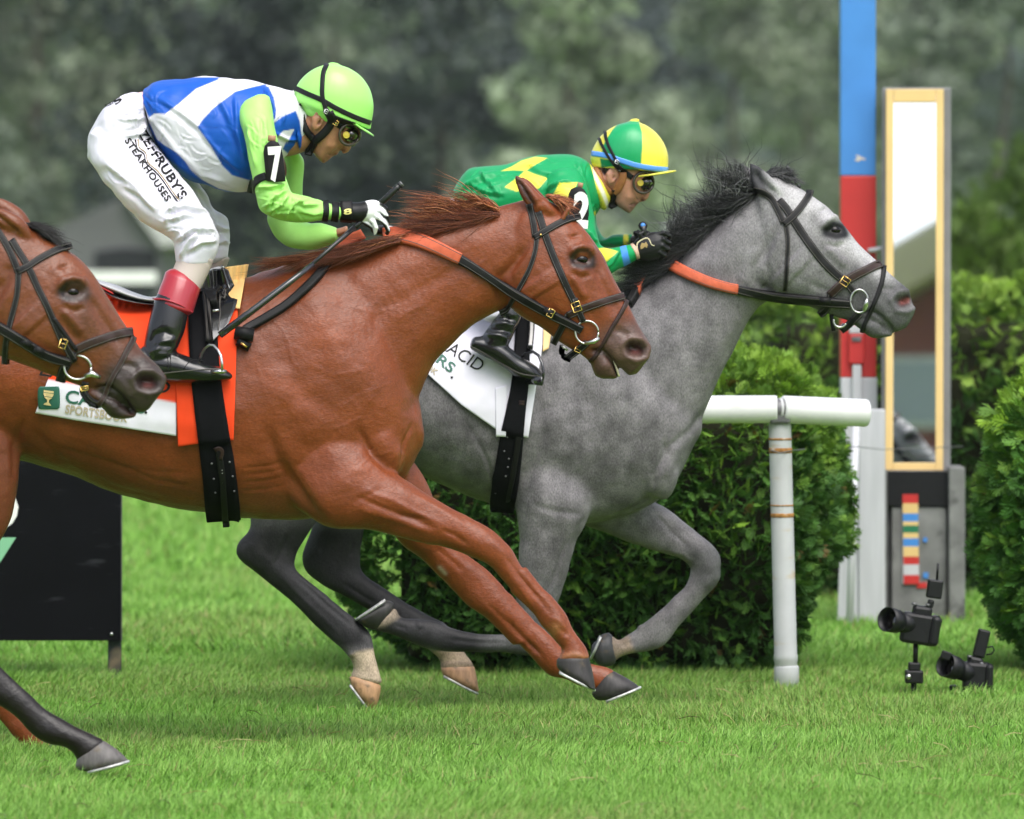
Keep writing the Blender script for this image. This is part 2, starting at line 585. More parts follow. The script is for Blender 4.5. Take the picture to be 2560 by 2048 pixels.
# ------------------------------------------------------------------ procedural materials
def mat(name, color=(.5, .5, .5), rough=.5, spec=.5, metal=0.0, attr=False, var=.0, vscale=20, vstretch=(1, 1, 1), var2=.0, vscale2=200,
        bump=0.0, bscale=200, bstretch=(1, 1, 1), sheen=0.0, coat=0.0, trans=0.0, tint=None, ramp=None, emission=None, bump2=0.0, bscale2=30, transm=0.0):
    m = bpy.data.materials.new(name)
    m.use_nodes = True
    N, L = m.node_tree.nodes, m.node_tree.links
    bs = N['Principled BSDF']
    bs.inputs['Roughness'].default_value = rough
    bs.inputs['Specular IOR Level'].default_value = spec
    bs.inputs['Metallic'].default_value = metal
    bs.inputs['Sheen Weight'].default_value = sheen
    bs.inputs['Coat Weight'].default_value = coat
    bs.inputs['Coat Roughness'].default_value = .08
    bs.inputs['Transmission Weight'].default_value = transm
    if attr:
        a = N.new('ShaderNodeAttribute'); a.attribute_name = 'Col'
        c = a.outputs['Color']
    else:
        a = N.new('ShaderNodeRGB'); a.outputs[0].default_value = (*color, 1)
        c = a.outputs[0]
    tc = N.new('ShaderNodeTexCoord')
    def noise(scale, stretch, detail=4):
        mp = N.new('ShaderNodeMapping'); mp.inputs['Scale'].default_value = stretch
        L.new(tc.outputs['Object'], mp.inputs[0])
        t = N.new('ShaderNodeTexNoise'); t.inputs['Scale'].default_value = scale; t.inputs['Detail'].default_value = detail
        L.new(mp.outputs[0], t.inputs['Vector'])
        return t
    def vary(c, amount, scale, stretch):
        t = noise(scale, stretch)
        r = N.new('ShaderNodeMapRange')
        r.inputs['From Min'].default_value = .3; r.inputs['From Max'].default_value = .7
        r.inputs['To Min'].default_value = 1 - amount; r.inputs['To Max'].default_value = 1 + amount
        L.new(t.outputs['Fac'], r.inputs['Value'])
        mx = N.new('ShaderNodeMix'); mx.data_type = 'RGBA'; mx.blend_type = 'MULTIPLY'; mx.inputs[0].default_value = 1
        L.new(c, mx.inputs[6]); L.new(r.outputs[0], mx.inputs[7])
        return mx.outputs[2]
    if var:
        c = vary(c, var, vscale, vstretch)
    if var2:
        c = vary(c, var2, vscale2, vstretch)
    if tint:                                  # a second colour in soft patches
        t = noise(tint[1], tint[3] if len(tint) > 3 else (1, 1, 1))
        r = N.new('ShaderNodeMapRange'); r.inputs['From Min'].default_value = tint[2]; r.inputs['From Max'].default_value = tint[2] + .15
        L.new(t.outputs['Fac'], r.inputs['Value'])
        mx = N.new('ShaderNodeMix'); mx.data_type = 'RGBA'
        L.new(r.outputs[0], mx.inputs[0]); L.new(c, mx.inputs[6]); mx.inputs[7].default_value = (*tint[0], 1)
        c = mx.outputs[2]
    L.new(c, bs.inputs['Base Color'])
    if bump:
        t = noise(bscale, bstretch)
        b = N.new('ShaderNodeBump'); b.inputs['Strength'].default_value = min(1, bump); b.inputs['Distance'].default_value = .002
        L.new(t.outputs['Fac'], b.inputs['Height'])
        last = b
        if bump2:
            t2 = noise(bscale2, (1, 1, 1))
            b2 = N.new('ShaderNodeBump'); b2.inputs['Strength'].default_value = bump2; b2.inputs['Distance'].default_value = .01
            L.new(t2.outputs['Fac'], b2.inputs['Height']); L.new(b.outputs[0], b2.inputs['Normal'])
            last = b2
        L.new(last.outputs[0], bs.inputs['Normal'])
    if trans:                                 # thin leaves let light through
        tr = N.new('ShaderNodeBsdfTranslucent')
        L.new(c, tr.inputs['Color'])
        mx = N.new('ShaderNodeMixShader'); mx.inputs[0].default_value = trans
        L.new(bs.outputs[0], mx.inputs[1]); L.new(tr.outputs[0], mx.inputs[2])
        L.new(mx.outputs[0], N['Material Output'].inputs['Surface'])
    return m

M = {}
M['coat_red'] = mat('chestnut_coat', attr=True, rough=.36, spec=.34, var=.14, vscale=12, var2=.20, vscale2=190, vstretch=(.6, 1, 1), bump=.5, bscale=330, bstretch=(.3, 1, 1), bump2=.22, bscale2=55)
M['coat_bay'] = mat('bay_coat', attr=True, rough=.34, spec=.36, var=.14, vscale=12, var2=.18, vscale2=190, vstretch=(.6, 1, 1), bump=.5, bscale=330, bstretch=(.3, 1, 1), bump2=.22, bscale2=55)
M['coat_grey'] = mat('dapple_grey_coat', attr=True, rough=.55, spec=.22, var=.14, vscale=24, var2=.36, vscale2=260, vstretch=(1.0, 1, .5), bump=.5, bscale=360, bstretch=(1, 1, .4), bump2=.2, bscale2=50)
M['hair'] = mat('horse_hair', attr=True, rough=.42, spec=.4)
M['eye'] = mat('dark_eye', (.005, .0035, .003), rough=.05, spec=.25)
M['hoof'] = mat('hoof_horn', attr=True, rough=.5, spec=.35, var=.30, vscale=60, vstretch=(1, 1, .25), tint=((.10, .075, .045), 22, .58), bump=.4, bscale=160, bstretch=(1, 1, .15))
M['steel'] = mat('polished_steel', (.52, .52, .51), rough=.3, metal=1.0)
M['alum'] = mat('worn_racing_plate', (.45, .45, .44), rough=.45, metal=.5, var=.35, vscale=60)
M['brass'] = mat('brass', (.75, .50, .16), rough=.22, metal=1.0)
M['leather'] = mat('black_leather', (.008, .0075, .008), rough=.5, spec=.22, var=.25, vscale=40, bump=.3, bscale=300)
M['leather_brown'] = mat('dark_brown_leather', (.028, .013, .011), rough=.48, spec=.3, var=.25, vscale=40, bump=.3, bscale=300)
M['stitch'] = mat('pale_thread', (.075, .068, .062), rough=.8)
M['patent'] = mat('black_patent_leather', (.012, .012, .014), rough=.16, spec=.6, coat=.5, bump=.08, bscale=60)
M['rubber_rein'] = mat('orange_rubber_rein', (.50, .10, .045), rough=.62, spec=.3, bump=.5, bscale=500, var=.12, vscale=50)
M['girth'] = mat('black_elastic', (.005, .005, .006), rough=.75, spec=.1, bump=.4, bscale=500, var=.2, vscale=60)
M['silk'] = mat('racing_silk', attr=True, rough=.45, spec=.3, bump=.12, bscale=90, var=.03, vscale=30)
M['cotton'] = mat('white_nylon', attr=True, rough=.6, spec=.25, bump=.12, bscale=90, var=.02, vscale=25)
M['cloth'] = mat('saddle_towel', attr=True, rough=.75, spec=.2, bump=.18, bscale=60, var=.03, vscale=20)
M['skin'] = mat('skin', attr=True, rough=.48, spec=.4, var=.10, vscale=60, var2=.08, vscale2=300, bump=.2, bscale=350)
M['skin'].node_tree.nodes['Principled BSDF'].inputs['Subsurface Weight'].default_value = .12
M['skin'].node_tree.nodes['Principled BSDF'].inputs['Subsurface Scale'].default_value = .008
M['helmet'] = mat('helmet_cover', attr=True, rough=.34, spec=.45, var=.02, vscale=30)
M['black'] = mat('matt_black', (.008, .008, .009), rough=.5, spec=.25, var=.2, vscale=50, bump=.2, bscale=200)
M['blackprint'] = mat('black_print', (.008, .008, .008), rough=.6, spec=.25)
M['whiteprint'] = mat('white_print', (.80, .80, .77), rough=.5, spec=.3)
M['goldprint'] = mat('gold_print', (.30, .21, .07), rough=.6)
M['tanprint'] = mat('tan_print', (.40, .34, .24), rough=.6)
M['greenprint'] = mat('green_print', (.015, .10, .065), rough=.6)
M['yellow'] = mat('yellow_plastic', (.55, .42, .05), rough=.35, spec=.5)
M['lens'] = mat('dark_goggle_lens', (.012, .009, .008), rough=.06, spec=.7, coat=.5)
M['clear'] = mat('goggle_frame', (.045, .034, .024), rough=.14, spec=.5, coat=.3)
M['teeth'] = mat('teeth', (.62, .55, .40), rough=.3)
M['whip'] = mat('whip_leather', (.014, .014, .015), rough=.3, spec=.5, var=.3, vscale=90, bump=.3, bscale=180)
# ================================================================== SETTING
def gmat(name, c1, c2, scale):
    m = mat(name, c1, rough=.9, spec=.15, tint=(c2, scale, .45), var=.25, vscale=3.0, var2=.3, vscale2=40, bump=.6, bscale=60)
    return m
M['lawn'] = gmat('mown_lawn', (.145, .285, .035), (.20, .33, .05), .6)
mk('ground', [(-400, -120, 0), (400, -120, 0), (400, 900, 0), (-400, 900, 0)], [(0, 1, 2, 3)], M['lawn'], smooth=False, origin=(0, 0, 0))['kind'] = 'structure'

# ------------------------------------------------------------------ turf: every blade of the near course is a little bent strip
M['blade'] = mat('grass_blade', attr=True, rough=.5, spec=.35, trans=.38)
def grass_sheet():
    rng = np.random.default_rng(3)
    Vs, Fs, Cs = [], [], []
    base = 0
    def patch(d0, d1, dens, hmin, hmax, wid, margin):
        nonlocal base
        n = int(dens * (d1 - d0) * ((d0 + d1) / 2 * 2560 / FPX + 2 * margin))
        y = rng.uniform(d0, d1, n)
        x = rng.uniform(-1, 1, n) * (y * 1280 / FPX + margin)
        p3 = np.stack([x, y, np.zeros(n)], 1)
        cl = vnoise(p3, 2.2, 1) * .5 + vnoise(p3, 6.0, 2) * .5
        worn = vnoise(p3, .8, 5)
        keep = rng.random(n) < np.clip(.88 + .5 * cl, .35, 1)
        x, y, cl, worn = x[keep], y[keep], cl[keep], worn[keep]
        n = len(x)
        h = (hmin + (hmax - hmin) * rng.random(n) ** 1.5) * (1 + .5 * cl) * (1 - .15 * np.clip(worn, 0, 1))
        az = rng.uniform(0, 2 * np.pi, n)
        lean = rng.uniform(.15, .95, n) * h
        comb = vnoise(np.stack([x, y, x * 0], 1), 1.7, 8) * .22
        lx, ly = np.cos(az) * lean + (.12 + comb) * h, np.sin(az) * lean + .3 * h * vnoise(np.stack([x, y, x * 0], 1), 2.1, 9)
        wa = az + np.pi / 2 + rng.normal(0, .5, n)
        wx, wy = np.cos(wa) * wid * .5, np.sin(wa) * wid * .5
        sc = rng.uniform(.7, 1.3, n)
        wx, wy = wx * sc, wy * sc
        pts = []
        for (t, wf) in ((0, 1), (.5, .85), (1, .0)):
            cx, cy, cz = x + lx * t ** 1.7, y + ly * t ** 1.7, h * (t - .28 * t * t * np.clip(lean / h, 0, 1)) - .004
            if wf:
                pts += [np.stack([cx - wx * wf, cy - wy * wf, cz], 1), np.stack([cx + wx * wf, cy + wy * wf, cz], 1)]
            else:
                pts.append(np.stack([cx, cy, cz], 1))
        V = np.stack(pts, 1).reshape(-1, 3)
        k = base + np.arange(n) * 5
        Fs.append(np.concatenate([np.stack([k, k + 1, k + 3], 1), np.stack([k, k + 3, k + 2], 1), np.stack([k + 2, k + 3, k + 4], 1)]))
        base += n * 5
        g = np.array([.168, .370, .046]); g2 = np.array([.300, .505, .110]); dry = np.array([.36, .34, .13]); dk = np.array([.060, .16, .014])
        u = np.clip(.5 + .35 * cl + rng.normal(0, .25, n), 0, 1)[:, None]
        c = g * (1 - u) + g2 * u
        wp_ = np.clip(worn * 1.6 - .25, 0, .8)
        c = c * (1 - .35 * wp_[:, None]) + np.array([.22, .26, .075]) * .35 * wp_[:, None]
        c = np.where((rng.random(n) < .05 + .09 * wp_)[:, None], dry, c)
        c = np.where((rng.random(n) < .10)[:, None], dk, c)
        c = c * rng.uniform(.8, 1.2, n)[:, None]
        c5 = np.repeat(c, 5, axis=0).reshape(n, 5, 3)
        c5[:, 0:2] *= np.array([.72, .74, .66])       # each blade darker towards the foot
        Cs.append(c5.reshape(-1, 3)); Vs.append(V)
    patch(19.4, 23.0, 14500, .026, .074, .0040, .5)
    patch(23.0, 29.0, 10500, .026, .070, .0046, .6)
    patch(29.0, 36.0, 2600, .06, .10, .009, .8)
    patch(36.0, 52.0, 700, .07, .12, .018, 1.2)
    o = mk('grass', np.vstack(Vs), np.vstack(Fs), M['blade'], smooth=False, col=np.vstack(Cs), origin=(0, 24, 0))
    o['kind'] = 'stuff'
    return o
grass_sheet()

rng = np.random.default_rng(17)
straw = MB()
for k in range(150):
    y = rng.uniform(19.8, 26.5); x = rng.uniform(-1, 1) * (y * .0711 + .2); z = rng.uniform(.025, .055); a = rng.uniform(0, 6.3); L = rng.uniform(.012, .05)
    d = Vector((math.cos(a) * L, math.sin(a) * L, rng.normal(0, .008)))
    p = Vector((x, y, z))
    straw.tube([p - d, p + Vector((0, 0, .006)), p + d], .0014, 3, True, (.42, .36, .16) if rng.random() < .7 else (.10, .07, .035))
straw.build('straw', M['blade'], None, False, True, (0, 23, 0))['kind'] = 'stuff'

# ------------------------------------------------------------------ clipped evergreen hedges
M['spray'] = mat('hedge_spray', attr=True, rough=.55, spec=.3, trans=.25)
M['twig'] = mat('hedge_core', (.022, .024, .012), rough=.95, spec=.1, var=.5, vscale=12)
def spray_shape():
    """flat fan of scale leaves: axis along +x, unit length, in the xy plane"""
    V, F = [], []
    def leaf(a, b, w):
        a, b = np.array(a, float), np.array(b, float); d = b - a; nrm = np.array([-d[1], d[0]]); nrm /= np.linalg.norm(nrm)
        m = a * .45 + b * .55
        k = len(V)
        for q, z in ((a, 0), (m + nrm * w, .03), (b, -.06), (m - nrm * w, .03)):
            V.append((q[0], q[1], z))
        F.extend([(k, k + 1, k + 2), (k, k + 2, k + 3)])
    leaf((0, 0), (1, 0), .07)
    for x, L in ((.18, .42), (.36, .46), (.54, .38), (.70, .26)):
        for s in (-1, 1):
            leaf((x, 0), (x + L * .72, s * L * .62), .06)
    for s in (-1, 1):
        leaf((.42, s * .22), (.72, s * .46), .045)
    return np.array(V), np.array(F)
SPV, SPF = spray_shape()
def place_sprays(pos, nor, size, col, rng, droop=.25):
    n = len(pos)
    a = nor + rng.normal(0, .45, (n, 3)); a[:, 2] += .12 - droop * rng.random(n)
    a /= np.linalg.norm(a, axis=1)[:, None]
    r = rng.normal(0, 1, (n, 3)); b = np.cross(a, r); b /= np.linalg.norm(b, axis=1)[:, None]
    c = np.cross(a, b)
    s = size * rng.uniform(.6, 1.3, n)
    P3 = pos[:, None, :] + s[:, None, None] * (SPV[None, :, 0:1] * a[:, None] + SPV[None, :, 1:2] * b[:, None] + SPV[None, :, 2:3] * c[:, None])
    V = P3.reshape(-1, 3)
    F = (np.arange(n)[:, None, None] * len(SPV) + SPF[None]).reshape(-1, 3)
    C = np.repeat(col, len(SPV), axis=0)
    return V, F, C
def hedge(name, x0, x1, y0, y1, h, n, size, label, seed, lean=0.0, young=(.225, .38, .035), old=(.055, .145, .025), top_round=.35, foot=.75, holes=.25, sq=5.0):
    rng = np.random.default_rng(seed)
    cx, cy, hx, hy = (x0 + x1) / 2, (y0 + y1) / 2, (x1 - x0) / 2, (y1 - y0) / 2
    # points on a superellipsoid-like block, bulged by noise
    m = n * 2
    u = rng.normal(0, 1, (m, 3))
    k = sq
    u /= (np.abs(u) ** k).sum(1)[:, None] ** (1 / k)
    t = (u[:, 2] + 1) / 2
    w = foot + (1 - foot) * np.clip(t * 2.2, 0, 1)
    u = u[(u[:, 1] < .5) | (u[:, 2] > .3)]                        # the far side is hidden growth too, only thinner
    t = (u[:, 2] + 1) / 2
    w = foot + (1 - foot) * np.clip(t * 2.2, 0, 1)
    pos = np.stack([cx + u[:, 0] * hx * w + lean * t, cy + u[:, 1] * hy * w, t * h], 1)
    bul = vnoise(pos, 3.2, seed) * .09 + vnoise(pos, 8.0, seed + 1) * .05
    nor = np.stack([np.sign(u[:, 0]) * np.abs(u[:, 0]) ** (k - 1) / hx, np.sign(u[:, 1]) * np.abs(u[:, 1]) ** (k - 1) / hy, np.sign(u[:, 2]) * np.abs(u[:, 2]) ** (k - 1) / h], 1)
    nor /= np.linalg.norm(nor, axis=1)[:, None] + 1e-9
    dep = rng.random(len(pos)) ** 2 * .10
    pos = pos + nor * (bul - dep)[:, None]
    gap = vnoise(pos, 6.5, seed + 3)
    keep = (rng.random(len(pos)) > np.clip(-gap * 1.6 - .2, 0, .85) * (holes * 2)) & (pos[:, 2] > .02)
    pos, nor, t, dep = pos[keep], nor[keep], pos[keep][:, 2] / h, dep[keep]
    pos, nor, t, dep = pos[:n], nor[:n], t[:n], dep[:n]
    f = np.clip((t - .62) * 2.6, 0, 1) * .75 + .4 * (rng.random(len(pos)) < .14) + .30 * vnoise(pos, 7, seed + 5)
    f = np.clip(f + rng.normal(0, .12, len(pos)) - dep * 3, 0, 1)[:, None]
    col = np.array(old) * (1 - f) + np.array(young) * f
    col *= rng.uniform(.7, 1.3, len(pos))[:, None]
    col[rng.random(len(pos)) < .006] = (.13, .085, .02)
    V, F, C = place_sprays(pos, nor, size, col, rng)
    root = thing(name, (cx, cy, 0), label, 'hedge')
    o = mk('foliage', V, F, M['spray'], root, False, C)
    core = MB().box((cx + lean * .5, cy, h * .47), (hx * 1.5, hy * 1.5, h * .86), bev=.12)
    core.build('woody_core', M['twig'], root)
    return root
def xz(px, py, Y):
    p = Wp(px, py, Y); return p.x, p.z
# the long hedge behind the rail, ending at the finish line
hx1 = xz(1792 * 1.1874, 0, 27.9)[0]; hx0 = xz(770 * 1.1874, 0, 27.9)[0]
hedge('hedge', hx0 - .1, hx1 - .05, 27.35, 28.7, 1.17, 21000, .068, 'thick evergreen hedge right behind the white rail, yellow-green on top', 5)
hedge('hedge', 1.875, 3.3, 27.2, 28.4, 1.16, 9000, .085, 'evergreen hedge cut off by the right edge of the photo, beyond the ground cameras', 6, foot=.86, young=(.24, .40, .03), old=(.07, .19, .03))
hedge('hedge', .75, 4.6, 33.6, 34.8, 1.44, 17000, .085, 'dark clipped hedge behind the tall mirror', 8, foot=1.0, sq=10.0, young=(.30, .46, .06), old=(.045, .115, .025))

# ------------------------------------------------------------------ white rail along the turf
M['pvc'] = mat('white_plastic_rail', (.66, .66, .66), rough=.35, spec=.5, var=.05, vscale=6, tint=((.55, .56, .50), 7, .60), bump=.05, bscale=20)
M['post'] = mat('weathered_white_post', (.40, .41, .41), rough=.5, spec=.4, var=.10, vscale=8, tint=((.40, .31, .18), 5, .58, (1, 1, 4)))
M['rust'] = mat('rust', (.30, .15, .05), rough=.85, spec=.1, var=.4, vscale=60, tint=((.42, .38, .32), 30, .52))
M['dark_metal'] = mat('grey_metal', (.13, .13, .135), rough=.5, metal=.4, var=.3, vscale=20)
YR = 26.75
rail = thing('running_rail', (xz(1948, 0, YR)[0], YR, 0), 'white plastic running rail on round posts in front of the hedge', 'rail')
r_ = .0515
def pipe(p, q, name):
    V, F = [], []
    p, q = Vector(p), Vector(q)
    n = 24
    d = (q - p).normalized(); b = d.cross(Vector((0, 0, 1))).normalized(); u = b.cross(d)
    rings = [(p, r_ * .93), (p + d * .006, r_), (q - d * .006, r_), (q, r_ * .96), (q, r_ * .80), (q - d * .35, r_ * .80)]
    for c, rr in rings:
        for k in range(n):
            a = 2 * math.pi * k / n
            V.append(tuple(c + rr * (math.cos(a) * b + math.sin(a) * u)))
    for i in range(len(rings) - 1):
        for k in range(n):
            F.append((i * n + k, i * n + (k + 1) % n, (i + 1) * n + (k + 1) % n, (i + 1) * n + k))
    F.append(tuple(reversed(range(n)))); F.append(tuple(5 * n + k for k in range(n)))
    return mk(name, V, F, M['pvc'], rail)
zc = lambda y, Y=YR: CAMZ - (y - HY) / FPX * Y
jx = 1700 + 775 / 3.195
a_ = P(C7, [(775, 842), (815, 843), (1492, 872)])
pipe(Wp(-1400, a_[0][1] + 6, YR + .05), Wp(*a_[0], YR), 'rail_pipe')
pipe(Wp(*a_[1], YR), Wp(*a_[2], YR + .10), 'rail_pipe')
MB().tube([Wp(a_[0][0] - 20, a_[0][1], YR), Wp(a_[1][0] + 20, a_[1][1], YR)], r_ * .80, 20).build('joint_sleeve', M['dark_metal'], rail, True)
pt, pb = Wp(*P(C7, [(797, 930)])[0], YR + .02), Wp(1656 * 1.1874, 0, YR + .02)
post_r = .0425
for dx in (0, -3.25):
    V, F = lathe([(post_r * .96, 0), (post_r, .01), (post_r, .115), (post_r * 1.05, .12), (post_r * 1.05, .14), (post_r, .145), (post_r * .985, pt.z - .01), (post_r * .9, pt.z + .02)], (pb.x + dx, YR + .02, -.01), seg=20)
    V = [(v[0] + (pt.x - pb.x) * max(0, v[2]) / pt.z, v[1], v[2]) for v in V]
    mk('rail_post', V, F, M['post'], rail)
    for (yy, hh) in ((1080, .004), (1172, .010), (1690, .008), (1610, .003)):
        zc_ = Wp(0, P(C7, [(0, yy)])[0][1], YR).z
        V, F = lathe([(post_r * .99, -hh), (post_r + .0012, -hh * .8), (post_r + .0012, hh * .8), (post_r * .99, hh)], (pb.x + dx + (pt.x - pb.x) * zc_ / pt.z, YR + .02, zc_), seg=20)
        mk('rust_band', V, F, M['rust'], rail)
    zr_ = Wp(0, 1693, YR).z
    V, F = lathe([(post_r * 1.0, 0), (post_r + .004, .004), (post_r + .004, .075), (post_r * 1.0, .082)], (pb.x + dx, YR + .02, .01), seg=20); mk('post_sleeve', V, F, M['post'], rail)
    MB().box((pt.x + dx, YR + .01, pt.z + .012), (.075, .09, .05), bev=.01).build('bracket', M['dark_metal'], rail)
# thin wire strung from the post to the mirror
wpts = [Wp(*P(C7, [q])[0], Y) for q, Y in (((720, 1168), 26.70), ((800, 1190), 26.70), ((890, 1172), 26.75), ((1100, 1150), 28.0), ((1400, 1140), 29.5), ((1620, 1162), 30.7), ((1700, 1160), 31.3), ((1980, 1150), 31.25), ((2260, 1138), 31.6))]
w = MB().tube([tuple(p) for p in wpts], .0022, 5).build('wire', M['dark_metal'], None, True)
tag(w, 'thin wire strung from the rail post across to the mirror', 'wire')

# ------------------------------------------------------------------ finishing post
YP = 31.8
M['paint'] = mat('painted_post', attr=True, rough=.42, spec=.4, var=.06, vscale=4, tint=None, bump=.06, bscale=30)
def paint_mat(n, c, **k):
    return mat(n, c, rough=k.pop('rough', .42), spec=.4, var=.07, vscale=5, bump=.05, bscale=30, **k)
M['p_blue'] = paint_mat('blue_paint', (.055, .215, .55)); M['p_red'] = paint_mat('red_paint', (.48, .030, .028)); M['p_white'] = paint_mat('white_paint', (.50, .50, .52), tint=((.48, .47, .42), 3, .60))
M['p_yellow'] = paint_mat('pale_yellow_paint', (.66, .46, .19)); M['p_green'] = paint_mat('green_paint', (.02, .15, .07))
pole = thing('finishing_post', (xz(1807 * 1.1874, 0, YP)[0], YP, 0), 'tall square post painted blue above red above white, beside the mirror', 'post')
def bar(x0, x1, y0, y1, Y, dep, m, par, name, bev=.006, rot=None, inset=0):
    p, q = Wp(x0, y0, Y), Wp(x1, y1, Y)
    return MB().box(((p.x + q.x) / 2, Y + dep / 2 + inset, (p.z + q.z) / 2), (abs(q.x - p.x), dep, abs(p.z - q.z)), bev=bev).build(name, m, par)
d2 = lambda *v: [a * 1.1874 for a in v]
bar(*d2(1770, 1844), *d2(-420, 370), YP, .157, M['p_blue'], pole, 'blue_band')
bar(*d2(1770.5, 1845), *d2(370, 795), YP, .157, M['p_red'], pole, 'red_band')
bar(*d2(1771, 1847), *d2(795, 1312), YP, .157, M['p_white'], pole, 'white_band')
bk = bar(*P(C7, [(1350, 0)])[0][:1], *P(C7, [(1470, 0)])[0][:1], P(C7, [(0, 240)])[0][1], P(C7, [(0, 480)])[0][1], YP - .035, .034, M['p_red'], pole, 'bracket')
bar(P(C7, [(1372, 0)])[0][0], P(C7, [(1448, 0)])[0][0], P(C7, [(0, 262)])[0][1], P(C7, [(0, 300)])[0][1], YP - .042, .006, M['dark_metal'], bk, 'bolt_plate', .002)
bar(P(C7, [(1352, 0)])[0][0], P(C7, [(1470, 0)])[0][0], P(C7, [(0, 170)])[0][1], P(C7, [(0, 238)])[0][1], YP - .030, .029, M['p_white'], pole, 'sensor_box')
bar(P(C7, [(1378, 0)])[0][0], P(C7, [(1450, 0)])[0][0], P(C7, [(0, 486)])[0][1], P(C7, [(0, 1000)])[0][1], YP - .030, .029, M['p_white'], pole, 'channel')
q = Wp(*P(C6, [(395, 1472)])[0], YP)
MB().tube([Wp(*P(C6, [(300, 1484)])[0], YP - .02), Wp(*P(C6, [(445, 1464)])[0], YP - .02)], .011, 10).build('peg', M['p_white'], pole, True)
# chip in the blue paint
c = P(C6, [(228, 718)])[0]
V, F = [], []
for k in range(14):
    a = 2 * math.pi * k / 14
    rr = (9 + 4 * math.sin(3 * a + 1) + 2 * math.sin(5 * a))
    V.append(tuple(Wp(c[0] + rr * 1.25 * math.cos(a), c[1] + rr * .75 * math.sin(a), YP - .0015)))
mk('paint_chip', V, [tuple(range(14))], mat('bare_wood', (.55, .50, .46), rough=.8), pole, False)
# white slabs that brace the foot of the post and the mirror
brace = thing('brace_board', (xz(2190, 0, 31.2)[0], 31.2, 0), 'weathered white boards with a leaning pipe at the foot of the finishing post', 'board')
M['board'] = mat('weathered_board', (.44, .44, .46), rough=.6, spec=.3, var=.10, vscale=4, vstretch=(6, 1, .6), tint=((.30, .27, .17), 2.2, .56), bump=.3, bscale=40, bstretch=(4, 1, .3))
bar(P(B4, [(412, 0)])[0][0], P(B4, [(560, 0)])[0][0], P(B4, [(0, 52)])[0][1], 1562, 31.25, .05, M['board'], brace, 'wide_board')
t0, t1 = P(B4, [(330, 150)])[0], P(B4, [(300, 1200)])[0]
Y = 31.25
V = []
for yy in (Y, Y + .04):
    for (x, yv) in ((395, 150), (408, 1240), (296, 1230), (330, 150)):
        V.append(tuple(Wp(*P(B4, [(x, yv)])[0], yy)))
mk('narrow_board', V, [(0, 1, 2, 3), (7, 6, 5, 4), (0, 4, 5, 1), (1, 5, 6, 2), (2, 6, 7, 3), (3, 7, 4, 0)], M['board'], brace, False)
MB().tube([Wp(*P(B4, [(398, 130)])[0], 31.18), Wp(*P(B4, [(362, 1256)])[0], 31.0)], .016, 12).build('leaning_pipe', M['p_white'], brace, True)

# ------------------------------------------------------------------ finish-line mirror on its dark plinth
YM = 31.6
mir = thing('finish_mirror', (xz(2286, 0, YM)[0], YM, 0), 'tall narrow mirror in a yellow frame standing on a dark plinth', 'mirror')
M['mirror'] = mat('mirror_glass', (.93, .94, .94), rough=.012, metal=1.0)
M['casing'] = mat('grey_casing', (.16, .16, .165), rough=.5, spec=.4, var=.12, vscale=8)
M['plinth'] = mat('stained_dark_plinth', (.065, .065, .067), rough=.75, spec=.25, var=.35, vscale=7, tint=((.20, .19, .165), 3.2, .50, (1, 1, .7)), bump=.5, bscale=25)
M['plinth_side'] = mat('grey_concrete', (.17, .17, .165), rough=.85, spec=.2, var=.30, vscale=7, tint=((.035, .034, .032), 6, .56), bump=.6, bscale=30)
p_tl, p_br = Wp(1865 * 1.1874, 186 * 1.1874, YM), Wp(1986 * 1.1874, 992 * 1.1874, YM)
mw, mh = p_br.x - p_tl.x, p_tl.z - p_br.z
cxm, czm = (p_tl.x + p_br.x) / 2, (p_tl.z + p_br.z) / 2
nrm = Vector((-.156, -1.982, .168)).normalized()
zax = (Vector((0, 0, 1)) - nrm * nrm.z).normalized(); xax = zax.cross(-nrm).normalized() * -1
xax = zax.cross(nrm).normalized() * 1
if xax.x < 0: xax = -xax
Rm = Matrix((xax, -nrm, zax)).transposed()
def mbox(lx, lz, w, h, y0, dep, m, name, bev=.003):
    c = Vector((cxm, YM, czm)) + xax * lx + zax * lz + (-nrm) * (y0 + dep / 2)
    return MB().box(c, (w, dep, h), rot=Rm, bev=bev).build(name, m, mir)
fw = .033
mbox(0, 0, mw - .03, mh - .03, .005, .004, M['mirror'], 'mirror_glass', 0)
mbox(-(mw - fw) / 2, 0, fw, mh, -.012, .03, M['p_yellow'], 'frame_board')
mbox((mw - fw) / 2, 0, fw, mh, -.012, .03, M['p_yellow'], 'frame_board')
mbox(0, (mh - .058) / 2, mw - 2 * fw - .002, .058, -.0118, .0296, M['p_yellow'], 'frame_board')
mbox(0, -(mh - .035) / 2, mw - 2 * fw - .002, .035, -.0118, .0296, M['p_yellow'], 'frame_board')
mbox(.006, .004, mw + .05, mh + .012, .02, .11, M['casing'], 'casing', .006)
b0 = bar(*d2(1866, 2008), *d2(990, 1320), 31.5, .30, M['plinth'], mir, 'plinth')
bar(*d2(1848, 1868), *d2(988, 1322), 31.42, .34, M['plinth_side'], mir, 'plinth_side')
bar(*d2(1998, 2032), *d2(984, 1322), 31.42, .34, M['plinth_side'], mir, 'plinth_side')
bar(*d2(1878, 1992), *d2(1068, 1312), 31.47, .027, M['plinth_side'], mir, 'front_panel', .003)
strip = bar(P(B4, [(655, 0)])[0][0], P(B4, [(742, 0)])[0][0], P(B4, [(0, 522)])[0][1], P(B4, [(0, 1018)])[0][1], 31.462, .006, M['p_white'], mir, 'colour_strip', 0)
